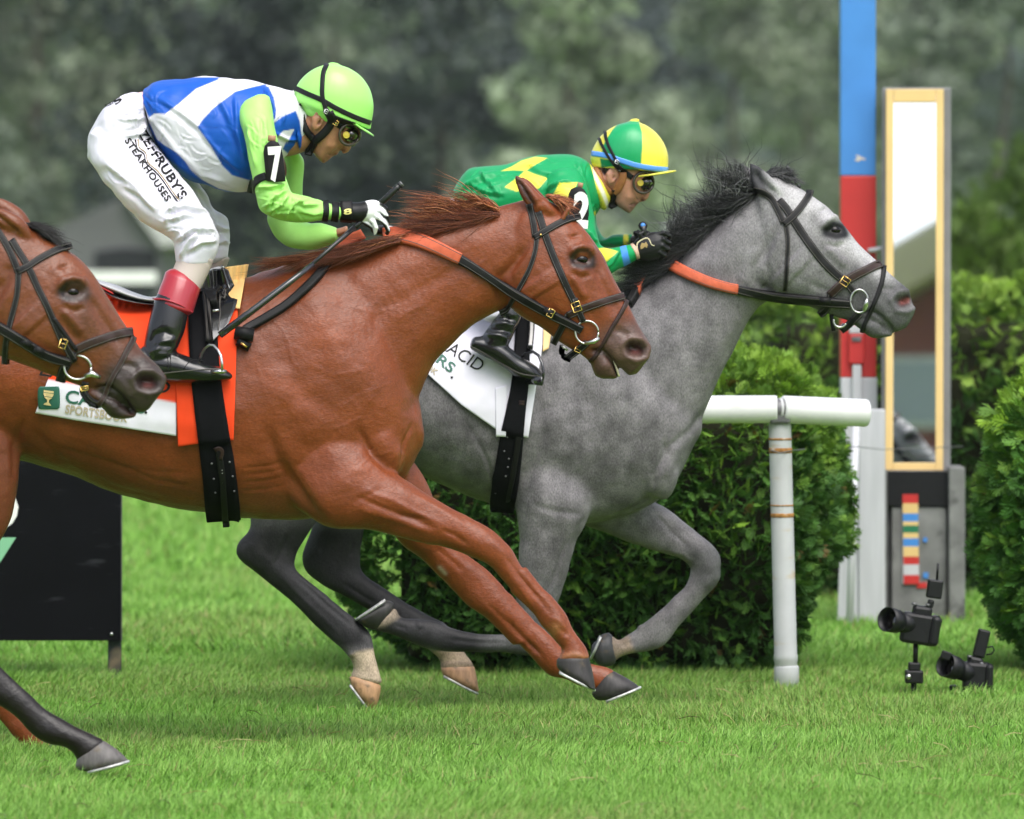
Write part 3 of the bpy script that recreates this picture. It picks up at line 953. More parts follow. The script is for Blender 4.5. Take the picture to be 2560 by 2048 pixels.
bands = [(522, 572, 'p_red'), (572, 628, 'p_yellow'), (628, 672, 'p_blue'), (672, 694, 'p_yellow'), (694, 735, 'p_green'), (735, 765, 'p_yellow'), (765, 810, 'p_blue'), (810, 866, 'p_yellow'), (866, 910, 'p_red'), (910, 968, 'p_white'), (968, 1018, 'p_red')]
for y0, y1, m in bands:
    bar(P(B4, [(656, 0)])[0][0] + (y0 - 522) * .006, P(B4, [(741, 0)])[0][0] + (y0 - 522) * .006, P(B4, [(0, y0)])[0][1], P(B4, [(0, y1)])[0][1], 31.456, .005, M[m], strip, 'colour_band', 0)
for (x0, y0, x1, y1, m) in [(770, 762, 792, 785, 'p_blue'), (770, 955, 798, 985, 'p_blue'), (735, 1010, 790, 1040, 'p_red')]:
    bar(P(B4, [(x0, 0)])[0][0], P(B4, [(x1, 0)])[0][0], P(B4, [(0, y0)])[0][1], P(B4, [(0, y1)])[0][1], 31.463, .005, M[m], mir, 'tape_scrap', 0)
bar(*d2(1868, 1998), *d2(992, 1066), 31.46, .03, M['black'], mir, 'shadow_board', .003)  # black board standing in for the shade under the mirror frame

# ------------------------------------------------------------------ remote cameras in the grass
E1 = fr(2180, 1380, 4.312)
YC = 26.4
e = lambda x, y, Y=YC: Wp(*P(E1, [(x, y)])[0], Y)
M['cam'] = mat('black_camera_body', (.007, .007, .008), rough=.42, spec=.3, bump=.25, bscale=160, var=.2, vscale=60)
def rbox(par, name, cx, cy, w, h, dep, ang, m=None, dy=0, bev=.006):
    k = 1 / 4.312 / FPX * YC
    c = e(cx, cy); c.y += dy
    return MB().box(c, (w * k, dep, h * k), rot=Matrix.Rotation(math.radians(ang), 3, 'Y'), bev=bev).build(name, m or M['cam'], par)
def lens(par, front, back, rf, rb, petal=True):
    f, b = e(*front, YC - .10), e(*back, YC)
    k = 1 / 4.312 / FPX * YC
    ax = (f - b); L = ax.length
    V, F = lathe([(rb * k * .9, 0), (rb * k, .004), (rb * k, L * .45), (rb * k * .92, L * .46), (rb * k * .92, L * .52), (rf * k * .95, L * .62), (rf * k, L), (rf * k * .93, L), (rf * k * .80, L * .72)], b, ax, 28)
    o = mk('lens', V, F[:-2] + [F[-2]], M['cam'], par)
    V, F = lathe([(rf * k * .80, L * .70), (rf * k * .6, L * .735), (.0005, L * .75)], b, ax, 24)
    mk('front_glass', V, F[:-2], M['lens'], o)
    return o
rc = thing('camera', e(440, 1560), 'black remote camera raised on a clamp stand, the taller of the two in the grass', 'camera', 'remote cameras at the finish line')
rbox(rc, 'body', 505, 830, 380, 330, .085, 9, bev=.012)
rbox(rc, 'grip', 670, 850, 110, 330, .11, 9, bev=.014)
rbox(rc, 'prism', 540, 640, 210, 120, .06, 8, bev=.012)
lens(rc, (160, 725), (440, 790), 135, 105)
u = rbox(rc, 'radio_unit', 675, 400, 165, 200, .05, 8)
MB().tube([e(700, 300), e(712, 125)], .0045, 8).build('antenna', M['cam'], u, True)
rbox(rc, 'hot_shoe', 630, 560, 70, 90, .03, 15)
MB().tube([e(470, 960), e(468, 1210)], .009, 10).build('stem', M['cam'], rc, True)
rbox(rc, 'clamp', 455, 1235, 130, 90, .05, 2); rbox(rc, 'clamp', 452, 1345, 195, 140, .06, 1)
MB().tube([e(395, 1345, YC - .04), e(395, 1345, YC - .025)], .010, 12).build('clamp_knob', M['steel'], rc, True)
MB().tube([e(450, 1410), e(445, 1600)], .010, 10).build('spike', M['cam'], rc, True)
for (x, y, r) in ((455, 575, .010), (600, 585, .008)):
    MB().tube([e(x, y, YC - .02), e(x + 3, y - 26, YC - .02)], r, 12).build('dial', M['dark_metal'], rc, True)
MB().tube([e(300, 770, YC - .055), e(322, 775, YC - .05)], .0268, 24).build('lens_ring', M['dark_metal'], rc, True)
MB().tube([e(715, 690, YC - .03), e(748, 740, YC - .04), e(735, 800, YC - .04), e(700, 770, YC - .035)], .004, 6).build('strap_lug', M['leather'], rc, True)
rc2 = thing('camera', e(1080, 1575), 'black remote camera sitting low in the grass with its lens hood tilted up', 'camera', 'remote cameras at the finish line')
rbox(rc2, 'body', 1130, 1340, 300, 310, .085, 4, bev=.014)
rbox(rc2, 'grip', 1255, 1340, 90, 280, .11, 3, bev=.014)
rbox(rc2, 'prism', 1110, 1180, 170, 110, .06, 12, bev=.012)
lens(rc2, (790, 1215), (1080, 1320), 132, 105)
hood = rbox(rc2, 'hood_petal', 780, 1100, 110, 90, .02, 20, dy=-.10, bev=.004)
u = rbox(rc2, 'radio_unit', 1180, 985, 130, 300, .05, 14)
MB().tube([e(1235, 1030), e(1300, 1020), e(1318, 1060), e(1290, 1100), e(1230, 1108)], .003, 6).build('cable', M['cam'], rc2, True)
for (x, y, r) in ((1050, 1140, .009), (1180, 1215, .008)):
    MB().tube([e(x, y, YC - .03), e(x + 4, y - 24, YC - .03)], r, 12).build('dial', M['dark_metal'], rc2, True)
MB().tube([e(925, 1265, YC - .055), e(945, 1272, YC - .05)], .0268, 24).build('lens_ring', M['dark_metal'], rc2, True)
rbox(rc2, 'ground_plate', 1040, 1545, 420, 50, .16, 0)
rbox(rc2, 'foot', 880, 1500, 90, 130, .05, 0)
rbox(rc2, 'foot', 1040, 1480, 120, 120, .06, 0)

# ------------------------------------------------------------------ black sign board by the rail at the left
YS = 27.4
M['sign'] = mat('scuffed_black_board', (.0035, .0036, .005), rough=.55, spec=.10, var=.2, vscale=4, tint=((.022, .023, .027), 7, .62, (1, 1, 4)))
sg = thing('sign_board', (Wp(100, 0, YS).x, YS, 0), 'black sign board on short legs under the chestnut horse, part of a white letter showing', 'sign')
pe = P(B5, [(538, 0)])[0][0]
tl, br = Wp(-900, 1040, YS), Wp(pe, P(B5, [(0, 930)])[0][1], YS)
board = MB().box(((tl.x + br.x) / 2, YS + .012, (tl.z + br.z) / 2), (br.x - tl.x, .024, tl.z - br.z), bev=.002).build('panel', M['sign'], sg)
bar(pe - 2, pe + 3.2, 1040, P(B5, [(0, 930)])[0][1], YS + .028, .012, M['dark_metal'], sg, 'edge_trim', 0)
M['legwood'] = mat('painted_leg', (.018, .024, .024), rough=.6, spec=.3, var=.3, vscale=15, tint=((.20, .15, .09), 6, .62))
bar(P(B5, [(480, 0)])[0][0], P(B5, [(540, 0)])[0][0], 1580, P(B5, [(0, 1150)])[0][1], YS + .03, .035, M['legwood'], sg, 'leg')
bar(-820, -786, 1580, P(B5, [(0, 1150)])[0][1], YS + .03, .035, M['legwood'], sg, 'leg')
V2, F2 = text_px('S', (-60, P(B5, [(0, 418)])[0][1]), (P(B5, [(82, 0)])[0][0], P(B5, [(0, 418)])[0][1]), 190, bold=.03)
mk('letter', [tuple(Wp(x, y, YS - .003)) for x, y in V2], F2, M['whiteprint'], board, False)
mk('green_shape', [tuple(Wp(*P(B5, [q])[0], YS - .003)) for q in ((-140, 470), (72, 470), (0, 582), (-60, 660), (-220, 660))], [(0, 4, 3, 2, 1)], mat('pale_green_print', (.22, .50, .30), rough=.5), board, False)
for (x, y) in ((497, 900),):
    MB().tube([Wp(*P(B5, [(x, y)])[0], YS - .004), Wp(*P(B5, [(x, y)])[0], YS + .004)], .006, 10).build('screw', M['steel'], board, True)

# ------------------------------------------------------------------ trees of the infield and the wood behind
M['leafm'] = mat('tree_foliage', attr=True, rough=.6, spec=.25, trans=.25)
M['bark'] = mat('bark', (.075, .062, .05), rough=.9, spec=.1, var=.3, vscale=6, vstretch=(4, 4, .6))
def tree(name, x, y, h, w, n, col, label, seed, low=.02, shape='round', group='trees behind the course'):
    rng = np.random.default_rng(seed)
    nc = max(14, int(w * h * .42))
    P_, N_, C_, S_ = [], [], [], []
    t = rng.random(nc) ** .9 * (1 - low) + low
    prof = np.sqrt(np.clip(1 - ((t - .45) / .58) ** 2, .05, 1)) if shape == 'round' else np.clip(1.12 - t, .08, 1)
    a = rng.uniform(0, 2 * np.pi, nc); r = np.sqrt(rng.uniform(.1, 1, nc)) * prof * w / 2
    cen = np.stack([np.cos(a) * r, np.sin(a) * r, t * h], 1)
    per = n // nc
    for c in cen:
        cr = rng.uniform(.10, .19) * w + .35
        d = rng.normal(0, 1, (per, 3)); d /= np.linalg.norm(d, axis=1)[:, None]
        rr = rng.uniform(.72, 1.05, per)[:, None]
        P_.append(c + d * rr * cr * np.array([1, 1, .72])); N_.append(d)
        k = rng.uniform(.62, 1.38)
        C_.append(np.tile(np.array(col) * k, (per, 1)) * rng.uniform(.75, 1.25, (per, 1)))
    pos = np.vstack(P_); nor = np.vstack(N_); c = np.vstack(C_)
    ok = pos[:, 2] > .25
    pos, nor, c = pos[ok], nor[ok], c[ok]
    m = len(pos)
    nn = nor + rng.normal(0, .5, (m, 3)); nn /= np.linalg.norm(nn, axis=1)[:, None]
    b = np.cross(nn, rng.normal(0, 1, (m, 3))); b /= np.linalg.norm(b, axis=1)[:, None]; cc = np.cross(nn, b)
    s = (rng.uniform(.14, .34, m) * (.55 + w * .055))[:, None]
    V = np.stack([pos - b * s, pos + cc * s * .55, pos + b * s, pos - cc * s * .55], 1).reshape(-1, 3) + np.array([x, y, 0])
    F = np.arange(m * 4).reshape(-1, 4)
    root = thing(name, (x, y, 0), label, 'tree', group)
    mk('crown', V, F, M['leafm'], root, False, np.repeat(c, 4, axis=0))
    MB().tube([(x, y, -.1), (x + .05 * w * rng.normal(0, .4), y, h * .25), (x + .05 * w * rng.normal(0, .5), y, h * .55), (x, y, h * .85)], [.026 * w, .020 * w, .014 * w, .004 * w], 9).build('trunk', M['bark'], root, True)
    return root
def tx(dpx, Y):
    return (dpx * 1.1874 - CX) / FPX * Y
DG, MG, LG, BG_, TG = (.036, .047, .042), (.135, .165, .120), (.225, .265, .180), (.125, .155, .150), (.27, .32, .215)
TREES = [  # D-pixel x, distance, height, width, leaves, colour, label, shape
    (400, 222, 15, 7.5, 7000, DG, 'dark broad tree rising behind the back of the jockey in white breeches'),
    (930, 218, 16, 7.6, 9000, DG, 'darkest broad tree, between the two jockeys'),
    (700, 246, 15, 6.5, 6000, MG, 'mid green tree directly behind the lime green helmet'),
    (1225, 205, 11.8, 6.4, 7500, TG, 'pale cone-shaped tree above the green and yellow helmet', 'cone'),
    (1560, 262, 12.5, 7, 6000, LG, 'soft green round tree above the grey horse\'s mane'),
    (1710, 280, 16, 7, 6000, LG, 'green tree just left of the blue post'),
    (1930, 258, 13.5, 6.5, 6000, LG, 'light green tree just right of the blue post, above the mirror'),
    (2110, 240, 14, 7, 6000, MG, 'tree cut off by the right edge, above the round shrub'),
    (70, 232, 14, 7, 6500, LG, 'soft green tree in the top left corner'),
    (-110, 226, 13, 7, 5000, MG, 'green tree just outside the left edge'),
    (215, 268, 16, 7.5, 6000, LG, 'paler tree in the gap above the jockey\'s hips'),
    (570, 284, 17, 8, 6000, LG, 'tall tree beyond the jockey in blue and white'),
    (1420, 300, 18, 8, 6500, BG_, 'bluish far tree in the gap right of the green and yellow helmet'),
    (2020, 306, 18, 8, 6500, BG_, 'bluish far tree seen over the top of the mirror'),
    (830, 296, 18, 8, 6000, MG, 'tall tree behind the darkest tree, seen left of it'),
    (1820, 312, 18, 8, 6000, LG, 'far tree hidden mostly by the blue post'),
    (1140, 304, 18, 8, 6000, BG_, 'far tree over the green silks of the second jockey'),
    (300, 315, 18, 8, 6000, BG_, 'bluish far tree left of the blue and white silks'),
]
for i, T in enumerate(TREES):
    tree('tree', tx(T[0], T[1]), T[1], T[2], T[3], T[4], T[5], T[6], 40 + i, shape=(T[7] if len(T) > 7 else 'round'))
# the wood that closes the view
rng = np.random.default_rng(91)
n = 26000
px_ = rng.uniform(-60, 60, n); pz_ = rng.uniform(0, 1, n) ** .8 * 30
p3 = np.stack([px_, 350 + 6 * vnoise(np.stack([px_, px_ * 0, pz_], 1), .22, 3) + rng.normal(0, 1.2, n), pz_ + 1.5 * vnoise(np.stack([px_, px_ * 0, pz_ * 0], 1), .15, 9)], 1)
b = rng.normal(0, 1, (n, 3)); b /= np.linalg.norm(b, axis=1)[:, None]; c2 = np.cross(b, rng.normal(0, 1, (n, 3))); c2 /= np.linalg.norm(c2, axis=1)[:, None]
s = rng.uniform(.35, .9, (n, 1))
V = np.stack([p3 - b * s, p3 + c2 * s * .6, p3 + b * s, p3 - c2 * s * .6], 1).reshape(-1, 3)
cc = np.array(MG) * (1 + .5 * vnoise(p3, .3, 12))[:, None] * rng.uniform(.75, 1.25, (n, 1))
wood = mk('far_wood', V, np.arange(n * 4).reshape(-1, 4), M['leafm'], None, False, np.repeat(cc, 4, axis=0), origin=(0, 350, 0)); wood['kind'] = 'stuff'
mk('hills', [(-200, 365, -.2), (200, 365, -.2), (200, 500, 36), (-200, 500, 36), (-200, 500, -.2), (200, 500, -.2)], [(0, 1, 2, 3), (0, 3, 4), (1, 5, 2), (2, 5, 4, 3), (0, 4, 5, 1)], mat('wooded_slope', (.03, .042, .022), rough=.95, spec=.05, var=.5, vscale=.4), smooth=False, origin=(0, 365, 0))['kind'] = 'structure'
# shrubs between the hedge and the wood on the right
def shrub(x, y, h, w, n, col, label, seed):
    rng = np.random.default_rng(seed)
    u = rng.normal(0, 1, (n, 3)); u[:, 2] = np.abs(u[:, 2]); u /= np.linalg.norm(u, axis=1)[:, None]
    bump_ = 1 + .16 * vnoise(u, 2.4, seed) + .08 * vnoise(u, 6, seed + 1)
    pos = u * bump_[:, None] * np.array([w / 2, w / 2, h]) * rng.uniform(.85, 1.03, (n, 1)) + np.array([x, y, 0])
    c = np.array(col) * rng.uniform(.7, 1.3, (n, 1))
    V, F, C = place_sprays(pos, u, .16, c, rng, .1)
    root = thing('shrub', (x, y, 0), label, 'shrub', 'round shrubs in the infield')
    mk('foliage', V, F, M['spray'], root, False, C)
    MB().tube([(x, y, 0), (x, y, h * .7)], [w * .05, w * .02], 8).build('stem', M['bark'], root, True)
shrub(tx(2150, 58), 58, 2.2, 2.3, 3000, (.075, .13, .024), 'tall round shrub at the right edge above the clipped hedge', 71)
shrub(tx(2040, 54), 54, 1.78, 1.7, 2600, (.10, .165, .03), 'low bright round shrub just right of the mirror frame', 72)
shrub(tx(1630, 60), 60, 1.5, 2.0, 2200, (.05, .085, .022), 'dull green shrub behind the grey horse\'s throat', 73)

# ------------------------------------------------------------------ grey buildings and a white board far off
M['greywall'] = mat('grey_weathered_wall', (.10, .10, .105), rough=.8, spec=.2, var=.2, vscale=.6)
M['lightroof'] = mat('light_roof_edge', (.36, .36, .36), rough=.7, spec=.2)
M['darkwall'] = mat('dark_opening', (.018, .019, .022), rough=.8, spec=.2)
Yb = 118
barn = thing('barn', (tx(190, Yb), Yb, 0), 'blurred grey barn with a pale roof edge, low behind the jockey\'s white breeches', 'building')
def prism(x0, x1, z0, z1, zr, xr, y0, y1, m, par, name):
    V = []
    for y in (y0, y1):
        V += [(x0, y, z0), (x1, y, z0), (x1, y, z1), (xr, y, zr), (x0, y, z1)]
    return mk(name, V, [(0, 1, 2, 3, 4), (9, 8, 7, 6, 5), (0, 5, 6, 1), (1, 6, 7, 2), (2, 7, 8, 3), (3, 8, 9, 4), (4, 9, 5, 0)], m, par, False)
zb = lambda dy: CAMZ - (dy * 1.1874 - HY) / FPX * Yb
prism(tx(70, Yb), tx(345, Yb), -.05, zb(505), zb(418), tx(255, Yb), Yb, Yb + 8, M['greywall'], barn, 'wall')
V, F = [], []
for y in (Yb - .25, Yb + 8.2):
    V += [(tx(262, Yb), y, zb(418) + .04), (tx(292, Yb), y, zb(430)), (tx(380, Yb), y, zb(515)), (tx(340, Yb), y, zb(520))]
mk('roof_edge', V, [(0, 3, 2, 1), (4, 5, 6, 7), (0, 1, 5, 4), (1, 2, 6, 5), (2, 3, 7, 6), (3, 0, 4, 7)], M['lightroof'], barn, False)
prism(tx(200, Yb), tx(328, Yb), 0.0, zb(530), zb(522), tx(260, Yb), Yb - .05, Yb + .3, M['darkwall'], barn, 'doorway')
Yh = 125
shed = thing('shed', (tx(2050, Yh), Yh, 0), 'low pale grey shed roof between the mirror and the round shrub', 'building')
zh = lambda dy: CAMZ - (dy * 1.1874 - HY) / FPX * Yh
MB().box((tx(2055, Yh), Yh + 2, (zh(474) + zh(498)) / 2), (tx(2112, Yh) - tx(1990, Yh), 4.6, zh(474) - zh(498)), bev=.03).build('roof', mat('pale_blue_grey_roof', (.28, .32, .36), rough=.6), shed)
MB().box((tx(2055, Yh), Yh + 2.2, zh(498) / 2 - .01), (tx(2105, Yh) - tx(1998, Yh), 4.0, zh(498) - .02)).build('wall', M['greywall'], shed)
Yw = 92
zw = lambda dy: CAMZ - (dy * 1.1874 - HY) / FPX * Yw
wb = thing('board_fence', (tx(230, Yw), Yw, 0), 'low white board fence between the bay\'s face and the red boot cuff', 'fence')
MB().box(((tx(100, Yw) + tx(329, Yw)) / 2, Yw, (zw(571) + zw(597)) / 2), (tx(329, Yw) - tx(100, Yw), .05, zw(571) - zw(597))).build('board', M['pvc'], wb)
for px in (130, 222, 318):
    MB().box((tx(px, Yw), Yw + .06, zw(574) / 2), (.10, .07, zw(574))).build('post', M['legwood'], wb)
YT = 112
zt = lambda dy: CAMZ - (dy * 1.1874 - HY) / FPX * YT
tent = thing('marquee', (tx(1470, YT), YT, 0), 'blurred pale marquee roof just above the second jockey\'s black glove', 'tent')
prism(tx(1405, YT), tx(1560, YT), zt(520), zt(478), zt(440), tx(1480, YT), YT, YT + 5, M['lightroof'], tent, 'canopy')
MB().box((tx(1482, YT), YT + 2.6, zt(520) / 2 - .002), (tx(1545, YT) - tx(1420, YT), 4.4, zt(520))).build('side_wall', M['darkwall'], tent)
# grandstand across the track: it stands behind the photographer and shows in the mirror
M['brick'] = mat('red_brown_brick', (.16, .055, .05), rough=.85, spec=.15, var=.2, vscale=1.5)
M['tan'] = mat('tan_roof_board', (.42, .35, .27), rough=.7, spec=.2, var=.1, vscale=.5)
M['glass'] = mat('grey_window_glass', (.22, .25, .29), rough=.15, spec=.6)
gs = thing('grandstand', (-3, -64, 0), 'brick grandstand with a tan gable roof, seen only as a reflection in the mirror', 'building')
prism(-14, 10, -.1, 13.9, 20.6, -2, -74, -64, M['brick'], gs, 'wall')
V = []
for y in (-75, -63.3):
    V += [(-15.2, y, 13.3), (-2, y, 20.7), (11.2, y, 13.3), (11.2, y, 14.2), (-2, y, 21.7), (-15.2, y, 14.2)]
mk('roof', V, [(0, 1, 4, 5), (1, 2, 3, 4), (6, 11, 10, 7), (7, 10, 9, 8), (5, 4, 10, 11), (4, 3, 9, 10), (0, 6, 7, 1), (1, 7, 8, 2), (0, 5, 11, 6), (2, 8, 9, 3)], M['tan'], gs, False)
for k in range(9):
    for (z0, z1, m) in ((14.9, 16.2, 'glass'), (12.4, 13.9, 'darkwall'), (6.0, 8.6, 'glass'), (2.0, 4.6, 'glass')):
        x = -13.6 + k * 2.5
        if z1 > 13.6 + (x + 14) * .558 and x < -2: continue
        if z1 > 13.6 + (10 - x - 2) * .558: continue
        wi = MB().box((x + .95, -63.98, (z0 + z1) / 2), (1.9, .08, z1 - z0)).build('window', M['p_white'], gs)
        MB().box((x + .95, -63.93, (z0 + z1) / 2), (1.72, .03, z1 - z0 - .18)).build('pane', M[m], wi)
# ================================================================== HORSES
Y_RED, Y_GREY, Y_BAY = 23.5, 25.4, 22.1      # three lanes across the track, metres from the camera

def affine(src, dst):
    A = np.array([[x, y, 1] for x, y in src]); B = np.array(dst)
    T = np.linalg.solve(A, B)
    return lambda pts: [tuple(np.array([p[0], p[1], 1]) @ T) + tuple(p[2:]) for p in pts]

REF = P(A4, [(1490, 665), (1890, 1320), (1000, 1050)])            # eye, nostril, foot of the jowl

class Soft:                            # scales a set of carving strokes
    def __init__(self, s, kr, kh):
        self.s, self.kr, self.kh = s, kr, kh
    def stroke(self, pts, r, h, *a, **k):
        self.s.stroke(pts, r * (self.kr if r < 14 else 1), h * self.kh, *a, **k)
    def __getattr__(self, n):
        return getattr(self.s, n)

def head_sculpt(s, T, k, dark, rim, lite=None, mz=None):
    """shared horse-head anatomy, drawn once on the chestnut and fitted to each head"""
    H = lambda pts: T(P(A4, pts))
    s.stroke(H([(1130, 820), (1200, 930)]), 62 * k, .011)                              # cheek muscle
    s.stroke(H([(1100, 560), (1010, 700), (915, 800), (905, 900), (960, 1000)]), 13 * k, -.011)   # behind the jaw
    s.stroke(H([(1165, 560), (1060, 700), (985, 800), (975, 920), (1020, 1010)]), 11 * k, .005)
    s.stroke(H([(1420, 770), (1475, 860), (1530, 960)]), 10 * k, .008)                 # facial crest
    s.stroke(H([(1400, 830), (1450, 930), (1500, 1010)]), 10 * k, -.005)
    s.stroke(H([(1590, 700), (1640, 830), (1700, 960), (1760, 1080)]), 11 * k, -.007)  # hollow beside the nasal bone
    s.stroke(H([(1640, 690), (1720, 850), (1790, 990), (1850, 1120)]), 10 * k, .004)
    s.stroke(H([(1445, 480), (1452, 510)]), 13 * k, -.009)                             # hollow above the eye
    s.stroke(H([(1400, 640), (1440, 590), (1500, 570), (1560, 590), (1590, 640)]), 9 * k, .013)   # brow
    s.stroke(H([(1425, 720), (1480, 755), (1545, 745)]), 8 * k, .006)
    s.stroke(H([(1430, 770), (1500, 800), (1560, 780)]), 5 * k, -.004)
    s.stroke(H([(1455, 665), (1530, 672)]), 10 * k, -.012, taper=False)                # eye socket
    s.stroke(H([(1250, 1010), (1380, 1110), (1480, 1200)]), 10 * k, -.004)
    # muzzle
    s.stroke(H([(1800, 1290), (1850, 1245), (1930, 1250), (1990, 1300), (1970, 1380), (1890, 1400), (1825, 1370), (1800, 1290)]), 8 * k, .010, taper=False)
    s.stroke(H([(1868, 1312), (1915, 1322)]), 17 * k, -.034, taper=False, face=False)
    s.stroke(H([(1740, 1180), (1800, 1200), (1850, 1230)]), 8 * k, -.005)
    s.stroke(H([(1590, 1330), (1650, 1330), (1705, 1385), (1745, 1450), (1770, 1510)]), 4.5 * k, -.011, taper=False)              # corner of the mouth
    s.stroke(H([(1560, 1290), (1640, 1310)]), 10 * k, .004)
    s.stroke(H([(1690, 1250), (1740, 1340), (1780, 1440)]), 14 * k, .004)
    s.stroke(H([(1640, 1430), (1700, 1470)]), 16 * k, .005)
    s.refresh()
    # hide colour: dark skin round eye and muzzle; nostril and mouth darkness painted in
    if mz is not None:
        s.paint(H([(1640, 1180), (1760, 1120), (1900, 1090), (2060, 1250), (2060, 1500), (1700, 1600), (1540, 1560), (1540, 1370)]), mz, 46 * k)
    s.pline(H([(1880, 1330), (1900, 1330)]), 42 * k, rim, .55)
    s.pline(H([(1440, 665), (1500, 690), (1565, 690)]), 17 * k, dark, .8)
    s.pline(H([(1425, 650), (1470, 600), (1540, 600), (1580, 650), (1580, 710), (1500, 722), (1440, 705), (1425, 650)]), 7 * k, dark, .9)
    s.pline(H([(1862, 1315), (1920, 1324)]), 17 * k, (.012, .008, .008), 1, taper=False)
    s.pline(H([(1880, 1335), (1905, 1335)]), 8 * k, (.20, .055, .05), .45)
    s.pline(H([(1590, 1350), (1660, 1350), (1720, 1420), (1755, 1500)]), 4 * k, dark, .7)

def ear(tip, base, w, dy, Y0):
    pass

def eyeball(T, k, Y0, name, parent, s):
    for m in (False, True):
        c = T(P(A4, [(1492, 668)]))[0]
        h = shoot([s.tree], c[0], c[1])
        y = h[0].y
        p = Wp(c[0], c[1], y + .0128)
        V, F = lathe([(.0001, -.020)] + [(.020 * math.cos(a), .020 * math.sin(a)) for a in np.linspace(-1.4, 1.4, 11)] + [(.0001, .020)], (0, 0, 0), Vector((0, 1, 0)), 18)
        V = [(v[0] * 1.22 + p.x, (v[1] + p.y) if not m else 2 * Y0 - (v[1] + p.y), v[2] * .92 + p.z) for v in V]
        mk('eye', V, F, M['eye'], parent)

def hoof(secs, Y0, col, parent, coronet=None, plate=None, e=2.2):
    """a hoof: horn capsule plus the bright edge of the racing plate"""
    V, F = loft(secs, Y0, 18, 8, e)
    bm = bmesh.new()
    vs = [bm.verts.new(v) for v in V]
    for f in F:
        bm.faces.new([vs[i] for i in f])
    bmesh.ops.recalc_face_normals(bm, faces=bm.faces)
    V = [v.co[:] for v in bm.verts]; bm.verts.index_update(); F = [[v.index for v in f.verts] for f in bm.faces]
    bm.free()
    h = mk('hoof', V, F, M['hoof'], parent, True, np.tile(np.array(col), (len(V), 1)))
    if plate:
        a, b, w, dy = plate                     # sole line from heel to toe, half width
        Yc = Y0 + dy
        pts = []
        for t in np.linspace(-1, 1, 17):
            u = 1 - abs(t) ** 2.2
            q = np.array(a) * (1 - u) + np.array(b) * u
            side = w * math.copysign(min(1, (1 - u) * 2.4) ** .5, t) if abs(t) > .01 else 0
            p = Wp(q[0], q[1], Yc); p.y = Yc + side * (.85 + .15 * u)
            pts.append(p)
        V, F = tube(pts, .0048, 6, True)
        mk('horseshoe', V, F, M['alum'], h)
    return h

# ------------------------------------------------------------------ chestnut, in the middle lane
RED = (.172, .041, .0120)
HEAD_RED = S(A4, [
    (1110, 262, 935, 700, .072), (1250, 232, 945, 860, .085, 0, .1), (1400, 330, 965, 985, .096, 0, .12), (1510, 430, 1005, 1052, .100, 0, .12), (1595, 540, 1085, 1106, .101, 0, .12),
    (1660, 645, 1185, 1160, .092, 0, .1), (1716, 760, 1268, 1218, .079), (1775, 880, 1350, 1276, .067), (1832, 990, 1430, 1328, .058), (1888, 1095, 1510, 1368, .053),
    (1948, 1195, 1640, 1395, .054), (1998, 1275, 1745, 1432, .053), (2010, 1335, 1815, 1490, .045), (1985, 1395, 1842, 1515, .034), (1945, 1440, 1880, 1505, .02)])
LIP_RED = S(A4, [(1610, 1275, 1500, 1372, .040), (1668, 1325, 1558, 1420, .046), (1716, 1370, 1576, 1478, .047), (1748, 1418, 1596, 1520, .045), (1764, 1470, 1645, 1542, .038), (1764, 1515, 1705, 1540, .022)])
EAR_RED = S(A4, [(1022, 52, 1010, 62, .006, -.05), (1070, 75, 1018, 118, .015, -.052), (1140, 140, 1045, 190, .022, -.055), (1205, 205, 1085, 262, .026, -.055), (1262, 250, 1135, 315, .027, -.05), (1310, 300, 1190, 350, .024, -.045), (1335, 350, 1230, 385, .016, -.04)])
TRUNK_RED = S(D, [
    (-440, 760, -410, 880, .09), (-380, 650, -330, 990, .21), (-270, 598, -230, 1030, .265), (-130, 590, -100, 1000, .275), (0, 605, 20, 968, .255), (130, 632, 150, 1003, .262),
    (260, 645, 280, 1050, .272), (400, 630, 420, 1080, .268), (520, 585, 540, 1094, .25), (620, 552, 650, 1092, .225), (710, 540, 745, 1070, .205), (780, 585, 815, 1035, .185), (830, 690, 858, 1000, .14), (868, 800, 884, 950, .075)])
NECK_RED = S(D, [
    (540, 575, 800, 1010, .17), (630, 545, 850, 930, .155), (705, 527, 886, 830, .135), (780, 507, 912, 768, .118), (850, 482, 948, 730, .104), (930, 465, 990, 690, .095), (1000, 447, 1035, 662, .088), (1060, 432, 1066, 650, .080), (1112, 418, 1110, 640, .074)])
FORE_NEAR_RED = S(B1, [
    (760, -120, 330, 300, .10, -.10), (900, 60, 470, 440, .105, -.125), (1040, 205, 640, 525, .095, -.135), (1160, 285, 850, 535, .078, -.14), (1280, 355, 1010, 572, .062, -.145), (1400, 428, 1150, 606, .052, -.15), (1510, 488, 1300, 632, .046, -.15),
    (1600, 540, 1420, 668, .044, -.15), (1668, 592, 1500, 706, .043, -.15), (1722, 655, 1575, 742, .041, -.15), (1770, 745, 1650, 812, .034, -.15), (1840, 845, 1738, 905, .029, -.15), (1917, 930, 1815, 985, .028, -.15)]) + S(B2, [
    (210, 685, 110, 855, .028, -.15), (300, 795, 195, 945, .028, -.15), (395, 885, 275, 1035, .030, -.15), (468, 965, 325, 1105, .034, -.15), (512, 1030, 372, 1160, .036, -.15), (545, 1115, 425, 1225, .033, -.15), (600, 1200, 470, 1275, .032, -.15), (648, 1275, 455, 1325, .036, -.15), (672, 1330, 440, 1352, .038, -.15)])
